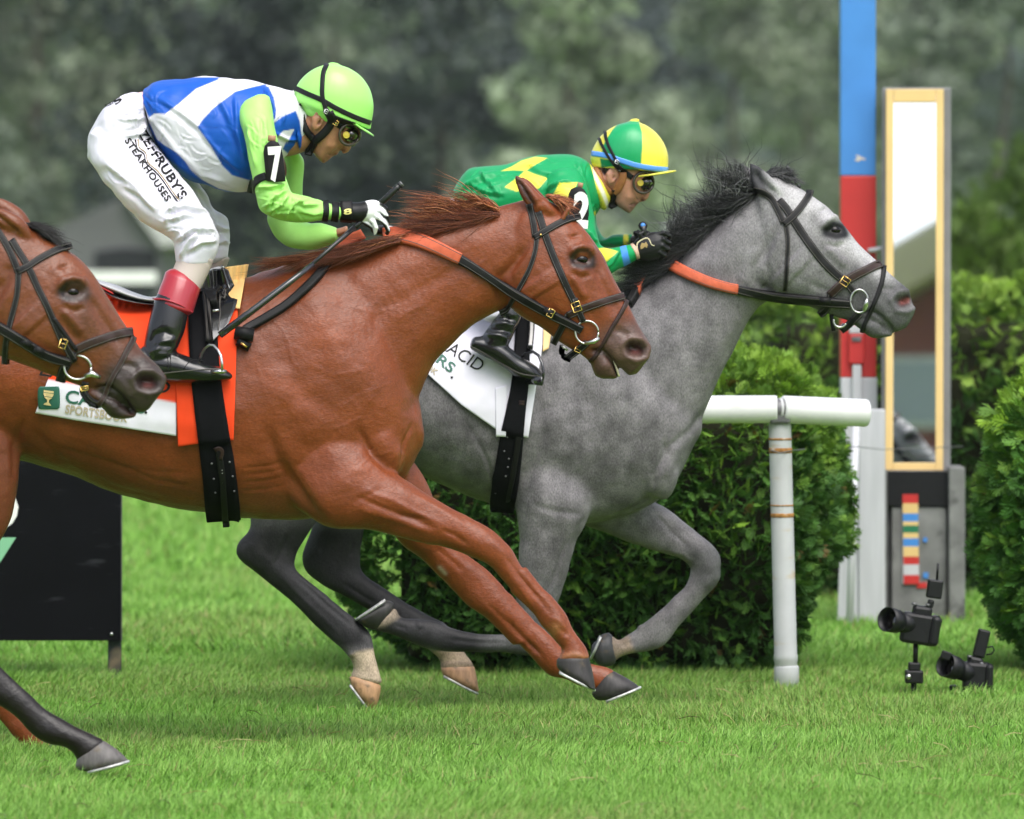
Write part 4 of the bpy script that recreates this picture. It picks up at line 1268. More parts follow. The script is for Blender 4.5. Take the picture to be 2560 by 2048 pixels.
FORE_FAR_RED = S(B1, [
    (1000, -60, 800, 200, .09, .10), (1130, 120, 900, 380, .085, .11), (1210, 240, 960, 480, .075, .115), (1270, 380, 1010, 560, .066, .12), (1330, 520, 1080, 640, .056, .125), (1400, 640, 1170, 700, .050, .13), (1500, 715, 1265, 795, .046, .13), (1590, 790, 1360, 890, .042, .13), (1690, 905, 1450, 985, .042, .13), (1765, 1005, 1530, 1035, .040, .13), (1835, 1085, 1640, 1130, .033, .13), (1917, 1160, 1745, 1235, .029, .13)]) + S(B2, [
    (100, 880, 20, 1060, .028, .13), (245, 1052, 140, 1205, .028, .13), (340, 1130, 245, 1315, .03, .13), (430, 1215, 330, 1415, .034, .13), (510, 1290, 400, 1470, .036, .13), (600, 1345, 490, 1492, .033, .13), (720, 1385, 590, 1540, .031, .13), (800, 1410, 660, 1560, .034, .13), (845, 1430, 700, 1570, .037, .13)])
HIND_RED_N = S(D, [(-420, 800, 0, 700, .13, -.12), (-390, 930, 38, 900, .13, -.13), (-300, 1040, 40, 990, .115, -.13), (-230, 1130, 18, 1110, .09, -.13), (-200, 1210, -40, 1200, .065, -.13), (-205, 1290, -100, 1270, .046, -.13),
    (-195, 1345, -115, 1300, .040, -.13), (-150, 1390, -85, 1340, .032, -.13), (-80, 1440, -30, 1390, .028, -.13), (-10, 1505, 28, 1455, .028, -.13), (30, 1552, 72, 1508, .034, -.13), (60, 1580, 100, 1550, .033, -.13), (88, 1590, 108, 1572, .03, -.13)])
HIND_RED_F = S(D, [(-430, 800, -60, 700, .13, .12), (-420, 950, -60, 930, .12, .13), (-400, 1060, -130, 1040, .10, .13), (-400, 1140, -210, 1130, .07, .13), (-420, 1220, -320, 1210, .045, .13), (-440, 1270, -360, 1260, .04, .13), (-430, 1330, -365, 1340, .03, .13), (-410, 1420, -360, 1425, .03, .13), (-405, 1480, -350, 1480, .034, .13), (-395, 1530, -335, 1520, .034, .13)])
PECT_RED = [blob(*P(D, [(842, 905)])[0], Y_RED, 84, 44, .08, .07, 74), blob(*P(D, [(796, 930)])[0], Y_RED, 100, 62, .08, -.09, 70)]

red = Sculpt([loft(HEAD_RED, Y_RED, e=2.3), loft(LIP_RED, Y_RED), loft(EAR_RED, Y_RED, 16, 8), loft([s[:5] + (-s[5],) for s in [(q[0] + 14, q[1] + 6, q[2] + 14, q[3] + 6) + q[4:] for q in EAR_RED]], Y_RED, 16, 8),
              loft(TRUNK_RED, Y_RED, 36), loft(NECK_RED, Y_RED, 32), loft(FORE_NEAR_RED, Y_RED), loft(FORE_FAR_RED, Y_RED), loft(HIND_RED_N, Y_RED), loft(HIND_RED_F, Y_RED)] + PECT_RED, .0062, Y_RED, RED, 7)
wide = np.clip((1010 * 1.1874 - red.X[:, 0]) / 120, 0, 1) * np.clip((1150 * 1.1874 - red.X[:, 1]) / 80, 0, 1)
red.relax(14, wide)
ident = lambda pts: pts
# neck, shoulder and barrel muscles
def body_sculpt_red(s0):
    s = Soft(s0, .80, .68)
    q = lambda pts: P(D, pts)
    s.stroke(q([(985, 745), (930, 790), (880, 850), (862, 880)]), 20, -.010)                    # jugular groove
    s.stroke(q([(1000, 600), (930, 680), (860, 740)]), 30, .006)
    s.stroke(q([(1000, 470), (900, 530), (800, 570), (720, 620)]), 34, .008)                    # crest muscle
    s.stroke(q([(1000, 540), (900, 600), (810, 650), (760, 720)]), 20, -.006)
    s.stroke(q([(700, 570), (760, 680), (820, 790), (850, 880)]), 26, -.006)                    # front edge of the shoulder blade
    s.stroke(q([(640, 600), (700, 720), (760, 820)]), 40, .010)
    s.stroke(q([(560, 700), (620, 800), (700, 880)]), 28, -.006)
    s.stroke(q([(560, 800), (640, 880), (740, 950)]), 50, .012)                                 # triceps
    s.stroke(P(B1, [(250, -90), (330, 130), (430, 270), (520, 400), (600, 500)]), 17, -.018)    # behind the elbow
    s.stroke(P(B1, [(330, -40), (420, 170), (540, 350), (650, 490)]), 30, .012)
    s.stroke(P(B1, [(800, -80), (880, 80), (960, 160), (1040, 210)]), 11, -.011, 'near')        # chest crease
    s.stroke(P(B1, [(940, -50), (985, 60), (1040, 130)]), 26, .008, 'near')
    s.stroke(q([(870, 890), (850, 935), (845, 985)]), 6, -.008)
    s.stroke(P(B1, [(760, 190), (850, 175), (900, 130)]), 12, .003, 'near')
    s.stroke(P(B1, [(770, 380), (860, 330), (960, 290)]), 9, -.004, 'near')
    s.stroke(P(B1, [(850, 300), (1000, 360), (1180, 450), (1290, 500)]), 9, .006, 'near')       # forearm
    s.stroke(P(B1, [(800, 340), (960, 410), (1120, 470), (1260, 530)]), 8, -.008, 'near')
    s.stroke(P(B1, [(790, 410), (940, 450), (1090, 500), (1250, 560)]), 10, .006, 'near')
    s.stroke(P(B1, [(1040, 450), (1150, 470), (1230, 480)]), 6, -.006, 'near')
    s.stroke(P(B1, [(1310, 540), (1380, 570), (1460, 625)]), 7, -.008, 'near')
    s.stroke(P(B1, [(1150, 330), (1300, 420), (1450, 520)]), 9, .004, 'near')
    s.stroke(P(B1, [(1560, 590), (1640, 640), (1690, 690)]), 13, .004, 'near')
    s.stroke(P(B1, [(1680, 690), (1760, 800), (1850, 910), (1917, 985)]), 6, -.006, 'near')      # tendons
    s.stroke(P(B2, [(130, 700), (240, 830), (340, 950), (410, 1040)]), 7, -.006, 'near')
    s.stroke(P(B2, [(80, 700), (190, 860), (290, 1000)]), 6, .004, 'near')
    s.stroke(P(B2, [(390, 1040), (450, 1080), (480, 1130)]), 9, .005, 'near')
    s.stroke(P(B2, [(420, 1060), (470, 1130), (520, 1180)]), 6, -.006, 'near')
    s.stroke(P(B2, [(450, 1330), (560, 1312), (670, 1330)]), 6, .005, 'near')
    s.stroke(P(B1, [(1260, 640), (1360, 720), (1450, 800)]), 8, -.006, 'far')
    s.stroke(P(B1, [(1560, 960), (1680, 1080), (1800, 1200), (1917, 1300)]), 7, -.006, 'far')
    s.stroke(P(B2, [(60, 1040), (200, 1190), (330, 1330)]), 7, -.007, 'far')
    for k in range(9):                                                                           # ribs and skin folds of the flank
        x = 470 - k * 42
        s.stroke(q([(x + 40, 880 - k * 6), (x + 5, 960 - k * 4), (x - 20, 1040 - k * 7)]), 14, .0028)
    for (a, b, c) in [((90, 930), (260, 985), (420, 1000)), ((200, 960), (330, 1010), (430, 1030)), ((100, 985), (220, 1020), (330, 1050))]:
        s.stroke(q([a, b, c]), 8, -.0034)
    for y in (985, 1000, 1016, 1034):
        s.stroke(q([(508, y), (550, y - 2), (600, y - 10)]), 4, -.003)
    s.stroke(q([(60, 900), (100, 940), (150, 1000)]), 14, -.008)                                 # fold before the stifle
    s.stroke(q([(50, 880), (30, 940), (30, 1010)]), 12, -.010)
    s.refresh()
    for (a, b, c) in [((720, 640), (790, 660), (850, 640)), ((640, 760), (700, 790), (770, 780)), ((700, 870), (760, 830), (840, 800)), ((600, 850), (640, 900), (660, 960)), ((880, 600), (930, 570), (980, 520)), ((980, 610), (1010, 560), (1040, 530))]:
        s.stroke(q([a, b, c]), 4, .0014)                                                         # veins
    for vn in [[(560, 660), (600, 700), (615, 760), (650, 800)], [(720, 700), (735, 760), (780, 800)], [(820, 700), (850, 660), (900, 640), (930, 600)], [(640, 900), (700, 905), (760, 880), (790, 830)], [(740, 1000), (780, 960), (840, 950)], [(600, 960), (630, 1010), (660, 1060)], [(540, 760), (560, 830), (590, 880)], [(760, 620), (740, 660), (745, 700)]]:
        s.stroke(q(vn), 3.2, .0020)
    for k in range(14):
        x, y = 700 + 14 * k, 690 - 9 * k
        s.stroke(q([(x, y), (x + 16, y + 26), (x + 22, y + 60)]), 4, -.0016)
    for vn in [[(1090, 640), (1180, 660), (1260, 720)], [(1150, 700), (1200, 760), (1220, 840)], [(1300, 830), (1380, 860), (1450, 850)], [(1520, 740), (1540, 860), (1600, 960)], [(1560, 800), (1620, 850), (1640, 900)], [(1650, 1080), (1730, 1110), (1800, 1160)]]:
        s.stroke(P(A4, vn), 2.6, .0022)
    s.noise(9, .004, 1); s.noise(26, .0018, 2)
    s.refresh()
body_sculpt_red(red)
red.bvh()
head_sculpt(red, ident, 1.0, (.012, .007, .006), (.16, .10, .08), mz=(.085, .045, .035))
red.paint(P(A4, [(1005, 40), (1045, 60), (1120, 160), (1165, 260), (1130, 290), (1060, 210), (1010, 110)]), (.035, .012, .008), 14)
red.stroke(P(A4, [(1030, 80), (1070, 150), (1120, 240), (1160, 300)]), 8, -.012, face=False)
red.stroke(P(A4, [(1190, 220), (1225, 290), (1220, 350)]), 10, -.006)
# broad tone shifts: belly slightly darker, paler marks on the legs
red.paint(P(D, [(-500, 900), (40, 930), (200, 990), (420, 1030), (640, 1050), (700, 1140), (-500, 1200)]), (.15, .042, .018), 90)
red.pline(P(B2, [(380, 1180), (430, 1120)]), 16, (.30, .17, .06), .35, 'near')
red.pline(P(B2, [(440, 1335), (560, 1310), (680, 1345)]), 9, (.33, .15, .07), .6, 'near')
red.pline(P(B1, [(1290, 765), (1325, 800)]), 5, (.45, .36, .30), .7, 'far')
cv = vnoise(red.V, 5.0, 9)[:, None]
red.C *= 1 + .10 * cv
red.refresh(); red.bvh()
horse_red = tag(red.build('horse', M['coat_red'], origin=(Wp(500, 1875, Y_RED))), 'glossy chestnut horse in the middle, carrying number 7 over the orange saddle cloth', 'horse', 'racehorses galloping to the post')
eyeball(ident, 1, Y_RED, 'eye', horse_red, red)
V, F = loft(S(A4, [(1700, 1330, 1690, 1350, .025), (1735, 1400, 1722, 1410, .028), (1765, 1470, 1748, 1480, .026), (1778, 1515, 1760, 1520, .018)]), Y_RED, 12, 6)
mk('teeth', V, F, M['teeth'], horse_red)
DARKH, TANH = (.028, .025, .024), (.40, .23, .12)
hoof(S(B2, [(668, 1335, 436, 1350, .040, -.15), (690, 1420, 440, 1405, .046, -.15), (706, 1500, 500, 1455, .050, -.15), (714, 1562, 640, 1535, .040, -.15)]), Y_RED, DARKH, horse_red, plate=(P(B2, [(455, 1438)])[0], P(B2, [(708, 1568)])[0], .05, -.15))
hoof(S(B2, [(848, 1432, 705, 1560, .040, .13), (920, 1470, 690, 1600, .046, .13), (985, 1510, 730, 1640, .048, .13), (1034, 1545, 820, 1640, .034, .13)]), Y_RED, DARKH, horse_red, plate=(P(B2, [(790, 1646)])[0], P(B2, [(1036, 1548)])[0], .05, .13))
hoof(S(D, [(108, 1566, 86, 1598, .04, -.13), (128, 1576, 92, 1606, .045, -.13), (146, 1594, 106, 1612, .03, -.13)]), Y_RED, DARKH, horse_red)
hoof(S(D, [(-336, 1524, -396, 1534, .04, .13), (-318, 1560, -396, 1566, .046, .13), (-300, 1582, -390, 1582, .045, .13)]), Y_RED, DARKH, horse_red)

# ------------------------------------------------------------------ grey, far lane, leading by a neck
GREY = (.138, .129, .135)
HEAD_GREY = S(A3, [
    (905, 262, 905, 720, .072), (985, 222, 930, 880, .085, 0, .1), (1110, 262, 950, 1000, .096, 0, .12), (1250, 348, 1000, 1082, .100, 0, .12), (1385, 445, 1085, 1104, .102, 0, .12), (1490, 560, 1195, 1126, .094, 0, .1), (1572, 672, 1290, 1166, .081),
    (1660, 765, 1370, 1198, .068), (1750, 845, 1450, 1228, .059), (1830, 922, 1535, 1252, .054), (1898, 982, 1655, 1270, .054), (1962, 1032, 1760, 1298, .053), (2006, 1092, 1830, 1330, .047), (2004, 1190, 1885, 1332, .035), (1976, 1250, 1920, 1312, .02)])
LIP_GREY = S(A3, [(1600, 1195, 1545, 1264, .038), (1690, 1225, 1620, 1312, .042), (1750, 1262, 1655, 1345, .042), (1800, 1300, 1700, 1375, .038), (1838, 1335, 1760, 1382, .03), (1850, 1355, 1810, 1372, .018)])
EAR_GREY = S(A3, [(842, 132, 828, 146, .006, -.052), (912, 165, 832, 215, .016, -.056), (972, 215, 848, 290, .024, -.060), (1022, 265, 888, 352, .028, -.060), (1065, 310, 955, 392, .028, -.055), (1098, 355, 1020, 406, .022, -.048), (1112, 395, 1065, 425, .014, -.04)])
EAR_GREY_F = [(q[0] - 20, q[1] + 6, q[2] - 20, q[3] + 6, q[4], -q[5]) for q in EAR_GREY]
TRUNK_GREY = S(D, [(470, 740, 500, 880, .10), (520, 662, 560, 960, .2), (620, 628, 650, 985, .255), (740, 630, 760, 985, .265), (860, 645, 880, 1002, .262), (980, 655, 1000, 1050, .262), (1085, 645, 1098, 1078, .248), (1180, 622, 1195, 1105, .225), (1280, 640, 1300, 1090, .2), (1370, 720, 1382, 1056, .175), (1425, 800, 1432, 1000, .13), (1464, 860, 1462, 935, .06)])
NECK_GREY = S(D, [(1160, 635, 1330, 1060, .17), (1262, 620, 1425, 985, .155), (1335, 603, 1474, 888, .14), (1395, 572, 1503, 822, .125), (1445, 527, 1535, 758, .11), (1495, 480, 1563, 698, .098), (1545, 437, 1596, 650, .088), (1595, 402, 1640, 625, .078), (1640, 392, 1685, 610, .072)])
FORE_NEAR_GREY = S(B2, [(60, -160, 640, 40, .10, -.10), (110, 120, 690, 230, .105, -.12), (150, 330, 650, 375, .09, -.13), (168, 450, 590, 480, .075, -.13), (165, 570, 555, 600, .064, -.13), (160, 690, 515, 720, .054, -.13), (150, 800, 470, 850, .048, -.13), (140, 900, 440, 960, .046, -.13), (150, 1000, 425, 1060, .045, -.13), (130, 1060, 380, 1200, .044, -.13), (40, 1090, 240, 1265, .042, -.13)]) + S(B1, [
    (1830, 1150, 1880, 1300, .036, -.13), (1720, 1163, 1780, 1290, .030, -.13), (1600, 1166, 1620, 1276, .028, -.13), (1480, 1158, 1480, 1272, .028, -.13), (1370, 1128, 1350, 1268, .030, -.13), (1270, 1088, 1220, 1250, .034, -.13), (1185, 1073, 1130, 1216, .036, -.13), (1110, 1070, 1060, 1188, .033, -.13), (1060, 1062, 990, 1160, .032, -.13), (1025, 1010, 905, 1142, .036, -.13)])
FORE_FAR_GREY = S(B2, [(780, -60, 520, 260, .10, .10), (960, 60, 620, 380, .095, .11), (1130, 205, 780, 432, .075, .12), (1250, 275, 910, 492, .064, .12), (1365, 365, 1060, 542, .055, .12), (1470, 455, 1210, 582, .049, .12), (1555, 530, 1320, 615, .046, .12), (1606, 610, 1385, 665, .045, .12), (1614, 700, 1400, 700, .045, .12), (1612, 770, 1385, 770, .044, .12), (1556, 850, 1350, 835, .042, .12),
    (1490, 915, 1285, 895, .035, .12), (1400, 1012, 1200, 980, .030, .12), (1310, 1110, 1115, 1045, .030, .12), (1250, 1200, 1040, 1100, .034, .12), (1180, 1260, 990, 1140, .035, .12), (1080, 1292, 930, 1180, .032, .12), (960, 1310, 880, 1210, .031, .12), (885, 1335, 850, 1190, .034, .12), (850, 1365, 800, 1160, .036, .12)])
HIND_NEAR_GREY = S(D, [(480, 800, 790, 880, .13, -.11), (500, 920, 780, 960, .125, -.12), (530, 1010, 740, 1030, .10, -.12)]) + S(B1, [(150, 430, 610, 430, .075, -.12), (150, 530, 520, 545, .062, -.12), (85, 610, 455, 640, .050, -.12), (76, 680, 425, 715, .045, -.12), (120, 740, 430, 775, .042, -.12), (215, 812, 490, 830, .036, -.12), (330, 908, 580, 902, .031, -.12), (450, 1010, 680, 988, .029, -.12), (560, 1118, 785, 1068, .030, -.12), (650, 1205, 865, 1140, .034, -.12), (722, 1268, 893, 1215, .036, -.12), (765, 1330, 908, 1300, .033, -.12), (772, 1378, 928, 1385, .033, -.12), (755, 1412, 942, 1450, .037, -.12)])
HIND_FAR_GREY = S(D, [(560, 800, 850, 880, .13, .11), (600, 920, 850, 960, .125, .12), (640, 1010, 820, 1030, .10, .12)]) + S(B1, [(540, 440, 860, 440, .075, .12), (525, 530, 842, 540, .062, .12), (480, 640, 818, 650, .050, .12), (466, 715, 812, 730, .045, .12), (500, 800, 840, 800, .042, .12), (620, 888, 925, 868, .036, .12), (745, 952, 1020, 930, .031, .12), (870, 1020, 1130, 998, .029, .12), (1010, 1100, 1235, 1058, .030, .12), (1120, 1180, 1330, 1100, .034, .12), (1210, 1245, 1375, 1170, .036, .12), (1280, 1300, 1430, 1265, .033, .12), (1302, 1340, 1480, 1325, .033, .12), (1296, 1362, 1498, 1360, .037, .12)])
PECT_GREY = [blob(*P(D, [(1366, 955)])[0], Y_GREY, 120, 66, .08, -.075, 70)]
grey = Sculpt([loft(HEAD_GREY, Y_GREY, e=2.3), loft(LIP_GREY, Y_GREY), loft(EAR_GREY, Y_GREY, 16, 8), loft(EAR_GREY_F, Y_GREY, 16, 8), loft(TRUNK_GREY, Y_GREY, 36), loft(NECK_GREY, Y_GREY, 32), loft(FORE_NEAR_GREY, Y_GREY), loft(FORE_FAR_GREY, Y_GREY), loft(HIND_NEAR_GREY, Y_GREY), loft(HIND_FAR_GREY, Y_GREY)] + PECT_GREY, .0066, Y_GREY, GREY, 7)
wide = np.clip((1600 * 1.1874 - grey.X[:, 0]) / 120, 0, 1) * np.clip((1170 * 1.1874 - grey.X[:, 1]) / 90, 0, 1)
grey.relax(22, wide)
for (cx_, cy_, rr_) in ((1150, 1085, 80), (1220, 1105, 70), (1440, 950, 60)):
    grey.relax(30, np.exp(-((grey.X[:, 0] - cx_ * 1.1874) ** 2 + (grey.X[:, 1] - cy_ * 1.1874) ** 2) / (rr_ * 1.1874) ** 2))
def body_sculpt_grey(s0):
    s = Soft(s0, .85, .8)
    q = lambda pts: P(D, pts); b = lambda pts: P(B3, pts)
    s.stroke(P(A3, [(920, 990), (860, 1180), (770, 1330), (640, 1560)]), 20, -.008)
    s.stroke(P(A3, [(930, 1010), (980, 1030)]), 12, -.012)
    s.stroke(P(A3, [(745, 1140), (770, 1250)]), 6, -.006)
    s.stroke(P(A3, [(760, 520), (620, 700), (480, 880)]), 34, .008)
    s.stroke(P(A3, [(900, 640), (780, 850), (640, 1000)]), 24, -.006)
    s.stroke(P(A3, [(860, 720), (840, 900), (800, 1020)]), 20, .006)
    s.stroke(b([(1250, -60), (1450, 330), (1660, 560), (1760, 640)]), 26, -.006)
    s.stroke(b([(880, 200), (1080, 520), (1180, 680)]), 24, -.006)
    s.stroke(b([(950, 150), (1250, 450), (1480, 640)]), 44, .009)
    s.stroke(b([(860, 640), (1000, 880), (1160, 1020)]), 50, .011)
    s.stroke(b([(780, 420), (830, 800), (740, 1100), (690, 1320)]), 14, -.010)
    s.stroke(b([(1980, 560), (1800, 780), (1660, 900), (1640, 1000)]), 12, -.010)                # chest
    s.stroke(b([(1640, 820), (1640, 930), (1570, 1070), (1560, 1180)]), 8, -.013)
    s.stroke(b([(1700, 860), (1690, 960), (1620, 1100)]), 14, .008)
    s.stroke(b([(1560, 1190), (1430, 1290), (1280, 1360), (1110, 1380)]), 7, -.008)
    s.stroke(b([(760, 1260), (900, 1310), (1100, 1330)]), 10, -.006)
    s.stroke(b([(1110, 1340), (1060, 1440), (1010, 1580)]), 9, -.006, 'near')
    s.stroke(P(B2, [(500, 500), (440, 680), (375, 870)]), 6, -.007, 'near')
    s.stroke(P(B2, [(300, 400), (330, 600), (290, 800)]), 22, .006, 'near')
    for (p, w, h) in [([(1140, 300), (1250, 420), (1400, 560)], 8, -.006), ([(1180, 300), (1340, 400), (1500, 520)], 9, .004), ([(1240, 560), (1350, 590), (1400, 640)], 8, .006), ([(1540, 640), (1560, 740), (1500, 830)], 12, .005), ([(1400, 820), (1280, 960), (1150, 1070)], 6, -.005), ([(1010, 1120), (1050, 1100)], 8, .009), ([(900, 1250), (1000, 1220)], 6, -.004)]:
        s.stroke(P(B2, p), w, h, 'far')
    for (p, w, h) in [([(390, 560), (330, 700), (300, 760)], 8, -.007), ([(160, 600), (200, 680), (280, 740)], 16, .004), ([(390, 790), (520, 900), (640, 1010), (760, 1110)], 6, -.006), ([(330, 800), (450, 930), (600, 1070), (690, 1160)], 6, .004), ([(740, 1290), (780, 1280)], 7, .007), ([(765, 1430), (850, 1465), (938, 1500)], 6, .005)]:
        s.stroke(P(B1, p), w, h, 'near')
    for (p, w, h) in [([(770, 600), (760, 700)], 7, -.006), ([(600, 560), (580, 680)], 6, -.005), ([(700, 850), (850, 950), (1000, 1030)], 6, -.005), ([(1310, 1345), (1400, 1340), (1490, 1350)], 6, .005)]:
        s.stroke(P(B1, p), w, h, 'far')
    for (p, w, h) in [([(1700, 1215), (1500, 1215), (1330, 1190)], 6, -.005), ([(1165, 1085), (1180, 1130)], 8, .008), ([(1100, 1130), (1020, 1110)], 6, -.004)]:
        s.stroke(P(B1, p), w, h, 'near')
    for k in range(8):
        s.stroke(b([(300 + k * 24, 700 + k * 34), (390 + k * 16, 800 + k * 40), (470 + k * 6, 900 + k * 40)]), 3.2, -.0028)
        s.stroke(b([(20 + k * 60, 560 + k * 30), (60 + k * 55, 760 + k * 30), (40 + k * 50, 1000 + k * 25)]), 12, .003)
    s.noise(9, .004, 4); s.noise(26, .0016, 5)
    s.refresh()
body_sculpt_grey(grey)
T_GREY = affine(REF, P(A3, [(1430, 610), (1935, 1115), (1000, 1085)]))
head_sculpt(grey, T_GREY, 1.0, (.006, .006, .007), (.09, .085, .085), mz=(.085, .083, .085))
grey.stroke(P(A3, [(862, 185), (905, 250), (975, 320), (1045, 368)]), 12, -.016, face=False)
grey.paint(P(A3, [(822, 128), (850, 128), (920, 165), (1000, 236), (1088, 366), (1040, 384), (960, 392), (880, 350), (830, 250)]), (.030, .030, .033), 7, 'near')
# dapple-grey pattern of the coat: pale face, dark knees, hocks and hind legs
grey.paint(P(A3, [(960, 200), (1300, 330), (1520, 560), (1780, 830), (1900, 960), (1800, 1020), (1640, 860), (1480, 740), (1300, 640), (1150, 520), (1000, 380)]), (.36, .35, .355), 34)
grey.paint(P(A3, [(880, 340), (1060, 460), (1040, 800), (900, 980), (700, 820), (760, 520)]), (.205, .198, .202), 50, a=.7)
grey.paint(P(A3, [(1100, 560), (1360, 700), (1560, 960), (1400, 1120), (1060, 1060)]), (.185, .179, .182), 50, a=.7)
grey.paint(P(A3, [(1200, 490), (1300, 480), (1400, 560), (1400, 680), (1320, 640)]), (.10, .097, .098), 26, a=.7)
H2 = lambda pts: T_GREY(P(A4, pts))
for _ in range(2):
    grey.pline(P(A3, [(1380, 612), (1430, 572), (1490, 590), (1508, 640), (1450, 655), (1385, 632)]), 11, (.006, .006, .007), 1)
grey.paint(P(A3, [(1380, 1060), (1560, 880), (1700, 960), (1830, 960), (2030, 1040), (2030, 1400), (1600, 1400), (1400, 1180)]), (.085, .083, .085), 46, a=.85)
grey.pline(P(A3, [(1905, 1080), (1950, 1060), (1990, 1090), (1985, 1150), (1920, 1175), (1900, 1130), (1905, 1080)]), 7, (.16, .155, .155), .7)
grey.pline(P(A3, [(1915, 1130), (1955, 1090)]), 13, (.014, .011, .011), 1, taper=False)  # darkness inside the nostril opening put into the colour
grey.pline(P(A3, [(1915, 1120), (1950, 1110)]), 7, (.34, .10, .09), .65)
DK = (.017, .0165, .018)
grey.paint(P(B1, [(-300, 350), (600, 380), (900, 380), (1100, 900), (1340, 1060), (1300, 1230), (1000, 1080), (860, 1180), (880, 1240), (700, 1260), (40, 900)]), DK, 34)
grey.paint(P(B1, [(1060, 1040), (1500, 1140), (1917, 1130), (1917, 1330), (1500, 1300), (1150, 1240), (880, 1160), (780, 1120), (980, 1000)]), (.026, .025, .027), 22, 'near')
grey.paint(P(D, [(480, 900), (880, 860), (900, 1040), (820, 1100), (480, 1100)]), (.09, .088, .09), 60)
grey.paint(P(B2, [(100, 800), (460, 820), (430, 1100), (400, 1300), (-100, 1300), (-100, 1080), (100, 1040)]), (.085, .083, .085), 40, 'near')
grey.paint(P(B2, [(1380, 560), (1640, 520), (1660, 840), (1540, 900), (1420, 800), (1440, 680)]), (.08, .078, .08), 26, 'far')
grey.paint(P(B2, [(1050, 1000), (1200, 1040), (1260, 1260), (1080, 1330), (980, 1180)]), (.12, .115, .115), 26, 'far')
SOCK = (.38, .30, .22)
grey.paint(P(B1, [(745, 1300), (790, 1270), (905, 1250), (960, 1460), (930, 1510), (730, 1440)]), SOCK, 10, 'near')
grey.paint(P(B1, [(1230, 1270), (1440, 1240), (1520, 1380), (1280, 1400)]), (.33, .25, .18), 10, 'far')
grey.pline(P(B1, [(1300, 1345), (1400, 1335), (1495, 1350)]), 7, (.14, .10, .07), .6, 'far')
grey.pline(P(B1, [(755, 1430), (850, 1460), (938, 1500)]), 5, (.17, .11, .07), .7, 'near')
grey.paint(P(B2, [(800, 1140), (900, 1190), (950, 1180), (1000, 1300), (880, 1360), (790, 1420)]), (.26, .20, .15), 12, 'far')
grey.paint(P(B1, [(940, 950), (1040, 960), (1050, 1060), (960, 1120), (900, 1130)]), (.20, .16, .12), 12, 'near')
n1 = vnoise(grey.V, 6.5, 21); n2 = vnoise(grey.V, 15, 22); n3 = vnoise(grey.V, 34, 23)
body = np.clip((1880 - grey.X[:, 0]) / 160, .15, 1)
n4 = vnoise(grey.V * np.array([1.0, 1, .45]), 26, 24)
grey.C *= (1 + body * (.24 * n1 + .22 * n2 + .22 * n3 + .22 * n4))[:, None]
grey.refresh(); grey.bvh()
horse_grey = tag(grey.build('horse', M['coat_grey'], origin=Wp(1300, 1784, Y_GREY)), 'dapple grey horse in front, on the far side along the white rail', 'horse', 'racehorses galloping to the post')
eyeball(T_GREY, 1, Y_GREY, 'eye', horse_grey, grey)
hoof(S(B1, [(1015, 975, 905, 1140, .040, -.13), (975, 962, 860, 1128, .046, -.13), (900, 1010, 815, 1100, .048, -.13), (850, 1040, 795, 1078, .03, -.13)]), Y_GREY, (.03, .028, .027), horse_grey, plate=(P(B1, [(965, 962)])[0], P(B1, [(792, 1078)])[0], .048, -.13))
hoof(S(B2, [(850, 1380, 810, 1155, .040, .12), (800, 1400, 765, 1165, .046, .12), (745, 1395, 745, 1185, .048, .12), (700, 1345, 722, 1215, .036, .12)]), Y_GREY, (.035, .035, .037), horse_grey, plate=(P(B2, [(752, 1182)])[0], P(B2, [(682, 1340)])[0], .048, .12))
hoof(S(B1, [(752, 1420, 940, 1475, .040, -.12), (758, 1462, 936, 1520, .046, -.12), (800, 1530, 922, 1575, .044, -.12), (868, 1612, 898, 1622, .018, -.12)]), Y_GREY, TANH, horse_grey, plate=(P(B1, [(756, 1466)])[0], P(B1, [(880, 1634)])[0], .046, -.12))
hoof(S(B1, [(1298, 1365, 1500, 1360, .040, .12), (1318, 1415, 1514, 1420, .046, .12), (1400, 1458, 1522, 1470, .042, .12), (1490, 1505, 1528, 1500, .018, .12)]), Y_GREY, (.33, .19, .11), horse_grey, plate=(P(B1, [(1316, 1412)])[0], P(B1, [(1518, 1520)])[0], .046, .12))

# ------------------------------------------------------------------ bay, near lane, coming in from the left edge
BAY = (.135, .037, .012)
HEAD_BAY = S(A5, [
    (-140, 150, -150, 560, .072), (10, 112, -120, 760, .085, 0, .1), (190, 165, -70, 925, .096, 0, .12), (380, 285, -10, 1010, .100, 0, .12), (520, 385, 90, 1052, .102, 0, .12), (638, 520, 195, 1090, .094, 0, .1), (708, 640, 300, 1135, .081), (782, 762, 400, 1175, .068),
    (852, 862, 495, 1212, .059), (912, 962, 590, 1248, .054), (975, 1032, 690, 1285, .054), (1040, 1090, 790, 1322, .053), (1082, 1160, 870, 1372, .047), (1068, 1240, 930, 1388, .035), (1018, 1300, 965, 1372, .02)])
LIP_BAY = S(A5, [(610, 1222, 560, 1290, .038), (700, 1270, 640, 1335, .042), (765, 1312, 682, 1372, .042), (815, 1350, 720, 1412, .038), (862, 1388, 775, 1428, .03), (892, 1405, 840, 1424, .018)])
EAR_BAY = S(A5, [(-70, 60, -75, 70, .006, -.05), (0, 55, -55, 110, .016, -.052), (70, 80, -20, 150, .022, -.055), (130, 115, 30, 190, .026, -.055), (180, 160, 85, 230, .026, -.05), (210, 210, 140, 265, .02, -.045), (230, 260, 190, 290, .014, -.04)])
EAR_BAY_F = [(q[0] - 4, q[1] - 26, q[2] - 4, q[3] - 26, q[4], -q[5]) for q in EAR_BAY]
